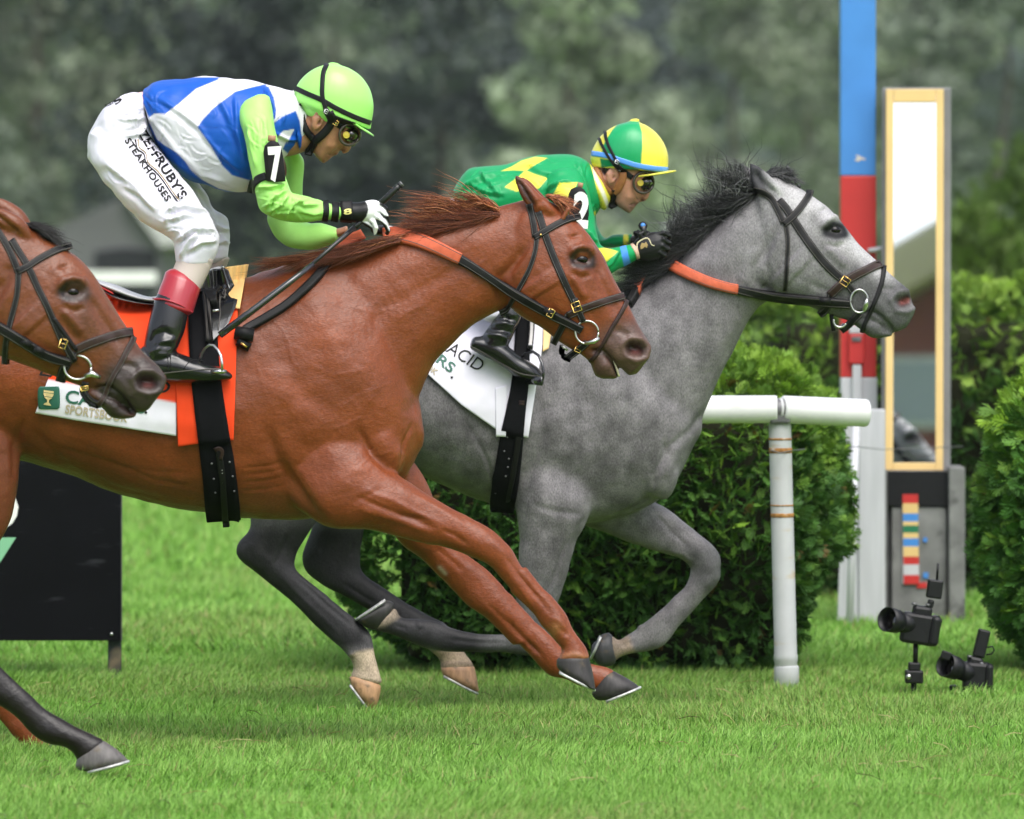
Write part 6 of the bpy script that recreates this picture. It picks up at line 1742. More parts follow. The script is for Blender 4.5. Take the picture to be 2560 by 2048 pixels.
# a rounded flap: the front edge swells forward
sw = np.exp(-((px[:, 1] - P(C4, [(0, 560)])[0][1]) / 52) ** 2)
u = np.clip((px[:, 0] - P(C4, [(1000, 0)])[0][0]) / 40, 0, 1)
V[:, 0] += sw * u * 27 / FPX * Y_RED
mk('flap', V, F, M['patent'], sd)
V, F, px, f2 = sheet(P(C4, [(930, 300), (1010, 200), (1090, 185)]), P(C4, [(915, 555), (1010, 520), (1100, 420)]), 18, 22, red, .034, .004, extra=(t2, t1), taut=8)
mk('skirt', V, F, M['patent'], sd)
for a, b, x0 in ((965, 1000, 0), (935, 945, 0)):
    pass
V, F = drape([f1, f2, t2, red.tree], P(C4, [(985, 560), (985, 800), (985, 1000), (985, 1215)]), 17, .034, .004, taut=20, across=5)
sl = mk('stirrup_leather', V, F, LB, sd)
for dx in (-22, -8, 26, 42):
    V, F = drape([f1, f2, t2, red.tree], P(C4, [(985 + dx, 580), (983 + dx, 800), (982 + dx, 1000), (984 + dx, 1190)]), 1.2, .041, .001, taut=20, across=2)
    mk('stitching', V, F, M['stitch'], sl)
V, F = drape([f1, f2, t2, red.tree], P(C4, [(1000, 490), (1045, 600), (1080, 735)]), 17, .042, .004, taut=20)
mk('leather_end', V, F, LB, sd)
MB().tube([Wp(*P(C4, [(1035, 742)])[0], Y_RED - .335), Wp(*P(C4, [(1118, 728)])[0], Y_RED - .335)], .004, 8).build('buckle', M['steel'], sd, True)
zg = [(1125, 640), (1140, 500), (1195, 535), (1215, 465), (1290, 520), (1275, 575), (1215, 520), (1190, 570), (1145, 560), (1130, 650), (1135, 800), (1105, 1000)]
V, F = drape([f1, red.tree], P(C4, zg), 1.6, .003, .0012, across=2, step=3); mk('stitching', V, F, M['stitch'], sd)
MB().tube([Wp(*P(C4, [(1160, 150)])[0], Y_RED - .06), Wp(*P(C4, [(1185, 160)])[0], Y_RED - .05), Wp(*P(C4, [(1170, 260)])[0], Y_RED - .075)], .006, 8).build('saddle_ring', M['steel'], sd, True)
DYS = -.345
def stirrup(par, f, arch, tread, Y, m, r=.0046):
    MB().tube([Wp(*P(f, [q])[0], Y + d) for (q, d) in arch], r, 8).build('stirrup_iron', m, par, True)
    a, b = tread
    MB().tube([Wp(*P(f, [a])[0], Y + .045), Wp(*P(f, [b])[0], Y - .05)], .016, 10, flat=.45).build('stirrup_tread', m, par, True)
stirrup(sd, C4, [((862, 1412), .045), ((880, 1330), .035), ((930, 1245), .015), ((990, 1200), -.002), ((1050, 1208), -.012), ((1105, 1268), -.03), ((1145, 1350), -.045), ((1158, 1440), -.052), ((1160, 1540), -.052)], ((1000, 1560), (1160, 1560)), Y_RED + DYS, M['steel'])
sg2 = thing('saddle', Wp(1180, 640, Y_GREY), 'small black racing saddle on the grey, mostly hidden behind the chestnut\'s head', 'saddle', 'racing saddles')
V, F = loft([(1090, 690, 1100, 720, .05), (1150, 690, 1160, 740, .11), (1230, 700, 1240, 750, .12), (1320, 690, 1330, 750, .10), (1390, 690, 1400, 750, .07)], Y_GREY, 20, 12)
mk('seat', V, F, M['patent'], sg2)
V, F = drape([g1, grey.tree], P(B3, [(770, -80), (765, 60), (755, 170), (745, 262)]), 15, .03, .005, taut=10)
sl = mk('stirrup_leather', V, F, M['patent'], sg2)
for dx in (-12, 12):
    V, F = drape([g1, grey.tree], P(B3, [(770 + dx, -60), (765 + dx, 60), (757 + dx, 170), (747 + dx, 240)]), 1.3, .0365, .001, across=2, taut=10); mk('stitching', V, F, M['stitch'], sl)
stirrup(sg2, B3, [((690, 300), .04), ((720, 275), .02), ((770, 262), 0), ((805, 285), -.02), ((830, 340), -.04), ((838, 400), -.045), ((830, 450), -.045)], ((720, 445), (828, 455)), Y_GREY - .315, M['patent'], .0055)

# ------------------------------------------------------------------ manes and forelocks
def mane(name, par, Y0, guides, n, cols, seed, rad=.0013, seg=9, short=1.0, spread=10, curl=6, wild=.12, dy0=-.01, dy1=-.05):
    """guides: (root, middle, tip) in photo pixels, in order along the crest"""
    rng = np.random.default_rng(seed)
    G = np.array([[g[0][:2], g[1][:2], g[2][:2]] for g in guides], float)
    k = len(G)
    st, cc = [], []
    lock = rng.integers(0, max(8, n // 26), n)
    lu = rng.random(max(8, n // 26)); ld = rng.normal(0, 1, (max(8, n // 26), 2)); lp = rng.uniform(0, 6.3, max(8, n // 26))
    for i in range(n):
        u = np.clip(lu[lock[i]] + rng.normal(0, .02), 0, 1) * (k - 1)
        a = min(int(u), k - 2); f = u - a
        r, m, t = G[a] * (1 - f) + G[a + 1] * f
        L = rng.uniform(.55, 1.08) * short
        off = ld[lock[i]] * spread + rng.normal(0, spread * .45, 2)
        if rng.random() < wild:
            off = off * 2.0 + rng.normal(0, spread, 2); L *= 1.12
        t = r + (t - r) * L + off * 1.6; m = r + (m - r) * L + off * .6
        r = r + rng.normal(0, 2.5, 2)
        s = np.linspace(0, 1, seg)[:, None]
        q = (1 - s) ** 2 * r + 2 * s * (1 - s) * m + s ** 2 * t
        d = t - r; nn = np.array([-d[1], d[0]]) / (np.linalg.norm(d) + 1e-9)
        ph = lp[lock[i]] + rng.normal(0, .5)
        q = q + nn * (np.sin(s * 9.5 + ph) * curl * s)
        y = Y0 + dy0 + (dy1 - dy0) * s[:, 0] ** .8 + rng.normal(0, .012) + .008 * np.sin(s[:, 0] * 6 + ph) * s[:, 0]
        st.append(np.stack([(q[:, 0] - CX) / FPX * y, y, CAMZ - (q[:, 1] - HY) / FPX * y], 1))
        c = np.array(cols[rng.integers(len(cols))]) * rng.uniform(.7, 1.3)
        cc.append(tuple(c))
    V, F, C = hair(st, seg, rad, cc)
    o = mk(name, V, F, M['hair'], par, True, C); o['kind'] = 'stuff'
    return o
RM = [(.34, .10, .035), (.24, .065, .022), (.55, .22, .10), (.13, .032, .012)]
g4 = lambda *q: [P(A4, t) for t in q]
mane('mane', horse_red, Y_RED, g4([(930, 300), (840, 200), (700, 170)], [(840, 335), (700, 200), (440, 190)], [(740, 375), (580, 230), (260, 225)], [(640, 410), (470, 290), (170, 300)], [(540, 450), (380, 360), (110, 380)], [(430, 480), (280, 420), (90, 440)]), 850, RM, 21, spread=10, curl=5, rad=.0018, wild=.12, short=.88)
mane('mane', horse_red, Y_RED, g4([(900, 335), (760, 330), (560, 360)], [(700, 400), (560, 390), (330, 440)], [(500, 470), (380, 450), (180, 500)]), 500, [(.16, .04, .015), (.22, .06, .022), (.11, .028, .012)], 22, spread=8, curl=3, dy0=-.04, dy1=-.075)
gd = lambda *q: [P(D, t) for t in q]
mane('mane', horse_red, Y_RED, gd([(880, 490), (830, 500), (760, 515)], [(830, 500), (760, 520), (690, 545)], [(760, 518), (690, 530), (610, 560)], [(700, 532), (630, 545), (560, 562)], [(640, 548), (590, 556), (520, 562)]), 900, RM, 23, spread=6, curl=3, dy0=-.03, dy1=-.10, wild=.06)
mane('mane', horse_red, Y_RED, gd([(850, 505), (790, 525), (720, 556)], [(760, 525), (700, 545), (640, 566)]), 400, [(.14, .036, .014), (.20, .055, .02)], 24, spread=6, curl=3, dy0=-.07, dy1=-.12, wild=.06)
mane('forelock', horse_red, Y_RED, g4([(1240, 205), (1310, 210), (1400, 285)], [(1280, 215), (1350, 240), (1410, 320)], [(1330, 250), (1370, 270), (1400, 330)]), 260, RM, 25, spread=7, curl=2, wild=.03, dy0=-.02, dy1=-.035)
MB().tube([Wp(*P(A4, [(1405 - 8 * k, 292 + 14 * k)])[0], Y_RED - .055 - .002 * (k % 2)) for k in range(8)], [.006, .008, .006, .008, .006, .008, .006, .004], 8, True, (.20, .055, .02)).build('braid', M['hair'], horse_red, True, True)
GM = [(.060, .060, .063), (.030, .030, .032), (.15, .15, .155), (.30, .30, .30), (.09, .09, .092)]
g3_ = lambda *q: [P(A3, t) for t in q]
mane('mane', horse_grey, Y_GREY, g3_([(870, 310), (800, 250), (720, 190)], [(840, 340), (750, 270), (640, 150)], [(780, 390), (640, 300), (560, 110)], [(700, 460), (560, 370), (480, 200)], [(610, 540), (470, 440), (390, 270)], [(520, 620), (380, 520), (330, 330)], [(440, 700), (330, 620), (290, 440)], [(360, 770), (260, 700), (270, 540)]), 1500, GM, 31, spread=12, curl=15, wild=.05, rad=.0021, short=.80)
mane('mane', horse_grey, Y_GREY, g3_([(900, 330), (800, 350), (700, 330)], [(760, 420), (640, 440), (520, 400)], [(600, 560), (470, 560), (380, 540)], [(480, 670), (370, 680), (300, 690)], [(380, 760), (280, 780), (180, 800)], [(300, 840), (180, 880), (60, 930)]), 1500, [(.022, .022, .024), (.035, .035, .037), (.05, .05, .053)], 32, spread=12, curl=6, wild=.08, dy0=-.03, dy1=-.07)
mane('mane', horse_grey, Y_GREY, g3_([(300, 840), (150, 860), (-60, 840)], [(230, 900), (100, 920), (-80, 900)], [(160, 950), (40, 960), (-90, 950)], [(60, 1000), (-40, 1010), (-140, 1010)]), 900, [(.022, .022, .024), (.035, .035, .037), (.07, .07, .075)], 33, spread=12, curl=6, wild=.12, dy0=-.03, dy1=-.08)
mane('forelock', horse_grey, Y_GREY, g3_([(950, 215), (1000, 195), (1070, 225)], [(1030, 225), (1100, 215), (1170, 290)], [(1090, 250), (1150, 250), (1215, 310)]), 420, [(.03, .03, .032), (.05, .05, .052), (.12, .12, .12)], 34, spread=9, curl=4, wild=.06, dy0=0, dy1=-.02)
bz = [(1110, 172), (1125, 196), (1136, 220), (1150, 246), (1164, 272), (1180, 300)]
bd = MB()
for k, (x, y) in enumerate(bz):
    V, F = blob(*P(A3, [(x + (4 if k % 2 else -4), y)])[0], Y_GREY, 6.5, 4.6, .007, -.012, 60)
    bd.add(V, F, (.035, .035, .037))
bd.build('braid', M['hair'], horse_grey, True, True)
mane('forelock', horse_bay, Y_BAY, [P(A5, t) for t in ([(140, 165), (240, 160), (350, 215)], [(190, 165), (300, 185), (400, 270)], [(230, 190), (330, 230), (425, 285)])], 520, [(.010, .009, .009), (.018, .016, .015)], 36, spread=7, curl=3, wild=.03, dy0=-.005, dy1=-.02)
# ================================================================== JOCKEYS
SKIN1, SKIN2 = (.36, .165, .095), (.50, .235, .155)
LIME, BLUE, JW = (.36, .72, .17), (.004, .080, .42), (.67, .655, .73)
JG, JY, JB = (.004, .27, .085), (.72, .66, .065), (.06, .24, .70)

def person(label, loc):
    pass

def folds(s, f, lines, side='both'):
    for pts, r, h in lines:
        s.stroke(P(f, pts), r * .85, h * 1.7, side)
        q = np.array(P(f, pts)); t = np.gradient(q, axis=0); t /= np.linalg.norm(t, axis=1)[:, None] + 1e-9
        q2 = q + np.stack([-t[:, 1], t[:, 0]], 1) * r * 1.6
        s.stroke([tuple(a) for a in q2], r * 1.0, -h * 1.2, side)

def helmet(f, secs, Y0, base, par, polys, peak, col_peak):
    s = Sculpt([loft(S(f, secs), Y0, 36, 8)], .0042, Y0, base, 10)
    for poly, c, fe in polys:
        s.paint(P(f, poly), c, fe)
    s.bvh()
    o = s.build('helmet', M['helmet'], par)
    # peak: a thin curved visor round the brow
    (a, b, hw, drop) = peak
    V, F = [], []
    n, m = 21, 7
    A, B = np.array(P(f, [a])[0]), np.array(P(f, [b])[0])
    for k in range(2):
        for i in range(n):
            t = -1 + 2 * i / (n - 1)
            for j in range(m):
                u = j / (m - 1)
                ext = math.sqrt(max(0, 1 - abs(t) ** 2.4))
                q = A + (B - A) * (-.75 * (1 - ext) + u * ext * (1 + .0 * t))
                p = Wp(q[0], q[1], Y0)
                p.y = Y0 + hw * t
                p.z += -drop * t * t - (.0045 * k) + .002 * math.sin(u * math.pi)
                V.append(tuple(p))
    idx = lambda k, i, j: k * n * m + i * m + j
    for i in range(n - 1):
        for j in range(m - 1):
            F.append((idx(0, i, j), idx(0, i + 1, j), idx(0, i + 1, j + 1), idx(0, i, j + 1)))
            F.append((idx(1, i, j), idx(1, i, j + 1), idx(1, i + 1, j + 1), idx(1, i + 1, j)))
        for j in (0, m - 1):
            F.append((idx(0, i, j), idx(1, i, j), idx(1, i + 1, j), idx(0, i + 1, j)) if j == 0 else (idx(0, i, j), idx(0, i + 1, j), idx(1, i + 1, j), idx(1, i, j)))
    for i in (0, n - 1):
        for j in range(m - 1):
            F.append((idx(0, i, j), idx(0, i, j + 1), idx(1, i, j + 1), idx(1, i, j)))
    mk('peak', V, F, M['helmet'], o, True, np.tile(np.array(col_peak), (len(V), 1)))
    return s, o

def band(name, f, pts, w, trees, par, m, Y0, lift=.001, thick=.0022, mirror=True, **k):
    V, F = drape(trees, sc_(f, pts, w), w / f[2], lift, thick, step=5, mirror=Y0 if mirror else None, **k)
    return mk(name, V, F, m, par)

def goggles(f, c, Y0, par, tilt, strap_pts, trees, k=1.0, front=None):
    """wrap goggles with a yellow vent cap on the near side"""
    C = P(f, [c])[0]
    V, F = blob(C[0] + 4, C[1], Y0, 23 * k, 25 * k, .072, 0, tilt)
    o = mk('goggles', V, F, M['lens'], par)
    pts = []
    for a in np.linspace(0, 2 * math.pi, 33):
        x, y = 25 * k * math.cos(a), 27 * k * math.sin(a)
        t = math.radians(tilt)
        yy = Y0 - .070 + .028 * max(0, math.cos(a)) ** 2 + .01 * math.cos(a)
        pts.append(Wp(C[0] + x * math.cos(t) - y * math.sin(t), C[1] + x * math.sin(t) + y * math.cos(t), yy))
    MB().tube(pts, .0052, 8, cap=False).build('goggle_rim', M['clear'], o, True)
    fr_ = [(p.x, 2 * Y0 - p.y, p.z) for p in pts]
    MB().tube(fr_, .0052, 8, cap=False).build('goggle_rim', M['clear'], o, True)
    v = Wp(C[0] - 9 * k, C[1] + 1, Y0 - .066)
    V, F = lathe([(.001, -.004), (.0125 * k, -.004), (.0142 * k, .002), (.0142 * k, .008), (.0115 * k, .010), (.0100 * k, .0085), (.0085 * k, .009), (.003, .010), (.0005, .010)], v, Vector((.25, -1, -.05)), 22); V = [tuple(v + (Vector(a) - v) * .84) for a in V]
    mk('vent_cap', V, F, M['yellow'], o)
    band('goggle_strap', f, strap_pts, 85, trees, o, M['black'], Y0, lift=.003)
    return o

def number_pad(f, outline, trees, par, digit, d0, d1, h, lift=.006, Yfix=None):
    q = P(f, outline)
    V2 = np.array(q)
    hits = [shoot(trees, *a) for a in q]
    ys = [h_[0].y for h_ in hits if h_]
    # a slightly domed plate over the sleeve
    c = V2.mean(0)
    ymin = min(ys)
    rings = []
    for sc, off in ((1.0, .010), (1.0, -.003), (.95, -.005), (.5, -.005)):
        r = []
        for (x, y), hh in zip(V2, hits):
            px_, py_ = c + (np.array((x, y)) - c) * sc
            yy = ymin - lift + off
            r.append(tuple(Wp(px_, py_, yy)))
        rings.append(r)
    n = len(q); V = sum(rings, []) + [tuple(Wp(c[0], c[1], ymin - lift - .005))]
    F = []
    for i in range(3):
        for k in range(n):
            F.append((i * n + k, i * n + (k + 1) % n, (i + 1) * n + (k + 1) % n, (i + 1) * n + k))
    for k in range(n):
        F.append((3 * n + k, 3 * n + (k + 1) % n, 4 * n))
    o = mk('number_pad', V, F, M['leather'], par)
    tr = BVHTree.FromPolygons(V, F)
    a, b = P(f, [d0, d1])
    V2, F2 = text_px(digit, a, b, h / f[2], bold=.045)
    V, F = decal([tr], V2, F2, .003)
    mk('digit', V, F, M['whiteprint'], o, False)
    return o

def creases(s, f, spots, n, seed, h=.0042):
    """short sharp folds scattered round given spots (x, y, spread, angle, angle spread)"""
    rng = np.random.default_rng(seed)
    for k in range(n):
        x, y, sp, an, da = spots[rng.integers(len(spots))]
        x += rng.normal(0, sp); y += rng.normal(0, sp)
        a = math.radians(an + rng.normal(0, da)); L = rng.uniform(35, 95); b = rng.normal(0, .35)
        pts = P(f, [(x + t * L * math.cos(a + b * t), y + t * L * math.sin(a + b * t)) for t in (-1, -.5, 0, .5, 1)])
        hh = h * rng.uniform(.5, 1.2)
        s.stroke(pts, 2.6, hh)
        s.stroke([(p[0] + 3.6 * math.sin(a), p[1] - 3.6 * math.cos(a)) for p in pts], 3.0, -hh * .8)
    s.refresh()

# ------------------------------------------------------------------ jockey of the chestnut: lime helmet, blue and white silks
Y = Y_RED
face1 = S(C1, [(1150, 520, 340, 520, .068), (1235, 800, 320, 730, .080), (1215, 1010, 330, 870, .082), (1130, 1130, 350, 1020, .079), (1050, 1250, 400, 1150, .074), (960, 1360, 450, 1250, .066), (882, 1438, 485, 1340, .058), (800, 1500, 505, 1420, .050), (728, 1560, 545, 1478, .041), (690, 1588, 600, 1535, .026)])
neck1 = S(C1, [(620, 1180, 250, 760, .066), (480, 1350, 240, 900, .064), (330, 1430, 120, 1000, .066), (160, 1480, -60, 1020, .075), (0, 1500, -200, 1000, .085)])
nose1 = S(C1, [(1155, 1110, 1060, 1140, .012), (1128, 1220, 1020, 1260, .0165), (1104, 1310, 1000, 1330, .020), (1086, 1375, 955, 1395, .021), (1052, 1418, 950, 1425, .015)])
lips1 = S(C1, [(900, 1438, 840, 1440, .020), (882, 1462, 810, 1462, .022)]), S(C1, [(800, 1490, 720, 1470, .020), (780, 1512, 720, 1515, .020)])
ear1 = [blob(*P(C1, [(585, 930)])[0], Y, 27, 14.5, .011, -.083, 112)]
core1 = loft(S(A1, [(500, 300, 520, 460, .09), (700, 260, 700, 720, .13), (900, 260, 880, 780, .14), (1060, 270, 1040, 780, .14), (1200, 300, 1160, 700, .13), (1330, 340, 1300, 600, .09), (1400, 400, 1390, 560, .06)]), Y)
armc1 = loft(S(A1, [(1070, 450, 1200, 400, .05, -.17), (1100, 650, 1250, 650, .05, -.2), (1140, 860, 1290, 850, .045, -.235), (1220, 1010, 1350, 930, .042, -.235), (1400, 1040, 1450, 950, .038, -.19), (1560, 1045, 1560, 960, .033, -.15), (1700, 1040, 1700, 975, .030, -.125)]), Y)
armf1 = loft(S(A1, [(1300, 640, 1390, 690, .05, .19), (1260, 950, 1370, 950, .045, .21), (1320, 1190, 1400, 1110, .04, .19), (1600, 1170, 1600, 1110, .032, .11), (1680, 1140, 1680, 1090, .028, .09)]), Y)
legc1 = [loft(S(A1, [(150, 530, 480, 600, .08, -.08), (250, 800, 620, 780, .075, -.13), (480, 1060, 780, 1000, .068, -.18), (650, 1180, 870, 1180, .062, -.21), (660, 1330, 840, 1350, .055, -.22), (630, 1450, 780, 1480, .045, -.25)]), Y), loft(S(A1, [(150, 530, 480, 600, .08, .08), (500, 850, 740, 840, .07, .13), (740, 1140, 930, 1080, .06, .2), (790, 1260, 940, 1280, .052, .21), (770, 1400, 880, 1420, .04, .24)]), Y), loft(S(A1, [(420, 300, 480, 430, .09), (180, 420, 480, 580, .15), (120, 600, 460, 660, .13)]), Y)]
p1 = Sculpt([loft(face1, Y, 28, 8), loft(neck1, Y, 24, 8), loft(nose1, Y, 14, 6), loft(lips1[0], Y, 12, 5), loft(lips1[1], Y, 12, 5), core1, armc1, armf1] + ear1 + legc1, .0036, Y, SKIN1, 4)
def face_detail(s, f, T, dark, lip):
    q = lambda pts: T(P(C1, pts))
    s.stroke(q([(560, 860), (620, 830), (650, 900), (620, 960), (590, 1000)]), 4.0, -.006, 'near')     # ear folds
    s.stroke(q([(500, 950), (520, 840), (590, 790), (660, 830)]), 4.0, .004, 'near')
    s.stroke(q([(600, 960), (620, 1000)]), 5, -.009, 'near')
    s.stroke(q([(920, 1350), (850, 1400), (800, 1460)]), 4, -.0035)                                  # cheek fold
    s.stroke(q([(700, 1300), (800, 1330), (880, 1310)]), 10, .004)                                   # cheekbone
    s.stroke(q([(720, 1460), (800, 1465), (880, 1455)]), 2.6, -.006)                                 # mouth
    s.stroke(q([(960, 1370), (1000, 1395)]), 4, -.005)                                               # nostril
    s.stroke(q([(700, 1520), (760, 1530)]), 5, -.003)
    s.stroke(q([(950, 1330), (985, 1340)]), 6, .003)
    s.refresh()
    s.pline(q([(760, 1462), (820, 1466), (880, 1455)]), 3.0, (.10, .03, .025), .85)
    s.pline(q([(800, 1445), (890, 1445)]), 3.5, lip, .5); s.pline(q([(740, 1495), (790, 1500)]), 5, lip, .5)
    s.pline(q([(965, 1385), (995, 1400)]), 3.4, (.06, .02, .015), .8)
    s.pline(q([(560, 1480), (620, 1560), (700, 1560), (740, 1500)]), 12, dark, .35)                   # shaved beard
    s.pline(q([(800, 1420), (870, 1425)]), 5, dark, .25)
    s.pline(q([(590, 870), (600, 930), (610, 990)]), 7, tuple(np.array(s.C[0]) * .55), .6, 'near')
face_detail(p1, C1, ident, (.17, .085, .06), (.35, .11, .08))
p1.paint(P(C1, [(240, 650), (520, 690), (640, 770), (500, 800), (430, 880), (380, 850), (240, 860)]), (.012, .010, .009), 4)
p1.refresh(); p1.bvh()
j1 = tag(p1.build('person', M['skin'], origin=Wp(420, 700, Y)), 'jockey in lime green helmet, blue and white silks, crouched over the chestnut', 'person', 'jockeys')
# jersey
tor = Sculpt([loft(S(A1, [(455, 235, 455, 440, .11), (500, 203, 500, 545, .14), (585, 195, 580, 690, .165), (700, 188, 690, 800, .178), (850, 186, 830, 846, .187), (1000, 190, 980, 872, .19), (1110, 200, 1085, 868, .19), (1200, 222, 1140, 800, .18), (1300, 246, 1250, 720, .155), (1375, 278, 1340, 660, .115), (1405, 330, 1400, 625, .085)]), Y, 40, 8)], .0046, Y, JW, 5)
tor.noise(5, .007, 51); tor.noise(13, .0065, 52); tor.noise(30, .0024, 53); tor.refresh()
folds(tor, A1, [([(480, 420), (640, 620), (800, 760), (1000, 850)], 7, .006), ([(520, 300), (700, 420), (820, 520)], 7, .004), ([(870, 250), (960, 420), (1030, 600)], 8, .004), ([(1000, 300), (1010, 500), (1060, 700)], 6, .005), ([(560, 560), (720, 720), (860, 810)], 6, .005), ([(780, 500), (900, 640), (1040, 760)], 6, .004), ([(1180, 240), (1240, 380), (1210, 500)], 5, .006), ([(1240, 520), (1320, 560), (1380, 560)], 5, .006), ([(440, 300), (460, 380), (500, 460)], 5, .006), ([(1260, 300), (1300, 380), (1290, 470)], 5, .004)])
tor.refresh()
creases(tor, A1, [(560, 420, 60, 60, 25), (700, 640, 70, 45, 25), (900, 780, 70, 35, 25), (1010, 560, 50, 80, 25), (1240, 480, 50, 100, 30), (860, 330, 80, 70, 30), (480, 340, 30, 70, 30)], 40, 5, .003)
bl = [[(480, 180), (905, 180), (890, 196), (760, 250), (650, 345), (570, 405), (505, 402), (470, 428), (440, 350), (410, 280), (480, 190)],
      [(1188, 222), (1105, 240), (1000, 268), (930, 320), (865, 370), (800, 440), (768, 487), (850, 600), (920, 720), (980, 780), (1100, 815), (1300, 820), (1260, 560), (1215, 520), (1190, 440), (1175, 330)],
      [(440, 432), (480, 470), (520, 560), (560, 592), (640, 640), (690, 690), (730, 750), (800, 810), (900, 862), (1000, 885), (820, 930), (640, 860), (480, 620)],
      [(1165, 225), (1205, 240), (1235, 300), (1250, 380), (1245, 430), (1215, 470), (1180, 440)],
      [(1220, 470), (1290, 420), (1370, 385), (1395, 450), (1420, 640), (1360, 680), (1290, 620), (1350, 500), (1290, 510), (1250, 560), (1215, 530)]]
for p_ in bl:
    tor.paint(P(A1, p_), BLUE, 2.6)
tor.paint(P(A1, [(1290, 512), (1362, 498), (1320, 580)]), JW, 2.5)
tor.pline(P(A1, [(470, 432), (560, 560), (700, 700), (830, 800), (1000, 868)]), 1.2, (.5, .5, .52), .5)
for line in ([(770, 487), (1030, 490)], [(1172, 240), (1175, 400)], [(1035, 480), (1165, 402)]):
    tor.pline(P(A1, line), 1.2, (.006, .035, .22), .7)
tor.bvh(); tor.build('jersey', M['silk'], j1)
sl1 = Sculpt([loft(S(A1, [(1010, 400, 1210, 300, .07, -.13), (1030, 470, 1235, 420, .088, -.165), (1052, 560, 1262, 540, .082, -.19), (1078, 670, 1290, 670, .076, -.21), (1105, 790, 1312, 790, .070, -.23), (1128, 900, 1338, 885, .067, -.24), (1165, 1000, 1378, 902, .064, -.24), (1262, 1050, 1430, 918, .060, -.22), (1400, 1066, 1480, 930, .055, -.19), (1530, 1060, 1545, 945, .050, -.16), (1648, 1062, 1650, 958, .045, -.135)]), Y, 30, 8)], .0042, Y, LIME, 4)
sl1.noise(9, .0065, 61); sl1.noise(24, .0034, 62); sl1.refresh()
folds(sl1, A1, [([(1130, 860), (1220, 850), (1310, 830)], 6, .006), ([(1180, 980), (1250, 900), (1320, 870)], 6, .006), ([(1190, 1010), (1280, 960), (1330, 890)], 5, .005), ([(1300, 1040), (1350, 960), (1420, 930)], 5, .004), ([(1400, 1000), (1480, 1020), (1530, 1010)], 5, .004), ([(1080, 480), (1100, 620), (1130, 740)], 6, .004), ([(1180, 430), (1190, 540), (1180, 600)], 5, .004), ([(1260, 560), (1300, 650), (1310, 720)], 5, .005), ([(1360, 920), (1430, 960), (1520, 960)], 5, .004)])
sl1.refresh(); creases(sl1, A1, [(1240, 930, 50, -50, 25), (1180, 870, 40, 0, 25), (1110, 560, 40, 75, 20), (1440, 1000, 50, 15, 30), (1330, 980, 40, -60, 25)], 30, 6)
sl1.bvh(); sl1.build('sleeve', M['silk'], j1)
sl2 = Sculpt([loft(S(A1, [(1260, 560, 1400, 640, .07, .15), (1290, 690, 1424, 700, .068, .19), (1285, 800, 1418, 830, .066, .205), (1240, 930, 1410, 950, .066, .215), (1195, 1050, 1400, 1010, .066, .215), (1250, 1165, 1420, 1055, .062, .20), (1345, 1226, 1460, 1066, .058, .17), (1500, 1232, 1525, 1070, .052, .13), (1614, 1192, 1618, 1098, .044, .105)]), Y, 28, 8)], .0046, Y, LIME, 4)
sl2.noise(9, .006, 63); sl2.noise(24, .002, 64); sl2.refresh(); sl2.bvh(); sl2.build('sleeve', M['silk'], j1)
V, F = loft(S(A1, [(1355, 255, 1395, 640, .10), (1370, 300, 1392, 650, .098), (1385, 380, 1402, 640, .088)]), Y, 30, 5)
col = Sculpt([(V, F)], .0042, Y, BLUE, 3); col.noise(22, .004, 3); col.noise(50, .0025, 4); col.refresh()
col.paint(P(A1, [(1300, 200), (1420, 200), (1420, 400), (1330, 430), (1300, 420)]), JW, 3)
col.build('collar', M['silk'], j1)
for pts, w in (([(1552, 938), (1556, 1000), (1548, 1064)], 34), ([(1612, 945), (1614, 1000), (1606, 1066)], 42)):
    band('cuff_band', A1, pts, w, [sl1.tree], j1, M['black'], Y, mirror=False, lift=.001)
band('arm_strap', A1, [(1190, 785), (1140, 805), (1105, 840), (1095, 890)], 46, [sl1.tree, tor.tree], j1, M['black'], Y, mirror=False, lift=.003)
pd = number_pad(A1, [(1172, 640), (1180, 600), (1205, 574), (1235, 568), (1262, 578), (1282, 610), (1292, 660), (1305, 760), (1308, 818), (1250, 822), (1190, 815), (1182, 740)], [sl1.tree], j1, '7', (1212, 806), (1298, 800), 200)
MB().tube([Wp(*P(A1, [(1200, 552)])[0], Y - .30), Wp(*P(A1, [(1248, 556)])[0], Y - .30)], .010, 8, flat=.4).build('tab', mat('tan_leather', (.36, .20, .11), rough=.6), pd, True)
# breeches
br1 = Sculpt([loft(S(A1, [(432, 262, 478, 430, .115), (300, 298, 500, 520, .15), (170, 395, 510, 600, .172), (96, 540, 520, 645, .172), (100, 670, 500, 730, .14)]), Y, 36, 8),
              loft(S(A1, [(92, 520, 520, 600, .10, -.075), (112, 680, 592, 700, .104, -.10), (200, 805, 668, 785, .100, -.13), (318, 945, 748, 890, .094, -.16), (445, 1072, 820, 990, .09, -.185), (555, 1142, 874, 1070, .087, -.20), (618, 1186, 906, 1150, .084, -.21), (632, 1250, 898, 1240, .078, -.212), (640, 1318, 858, 1325, .071, -.215)]), Y, 32, 8),
              loft(S(A1, [(300, 600, 560, 640, .10, .08), (480, 840, 775, 825, .09, .13), (620, 1000, 865, 970, .085, .175), (720, 1110, 955, 1055, .08, .2), (760, 1200, 974, 1160, .076, .2), (770, 1285, 958, 1285, .07, .205)]), Y, 30, 8)], .0048, Y, (.67, .65, .73), 7)
br1.noise(6, .007, 71); br1.noise(16, .0058, 72); br1.noise(34, .0026, 73); br1.refresh()
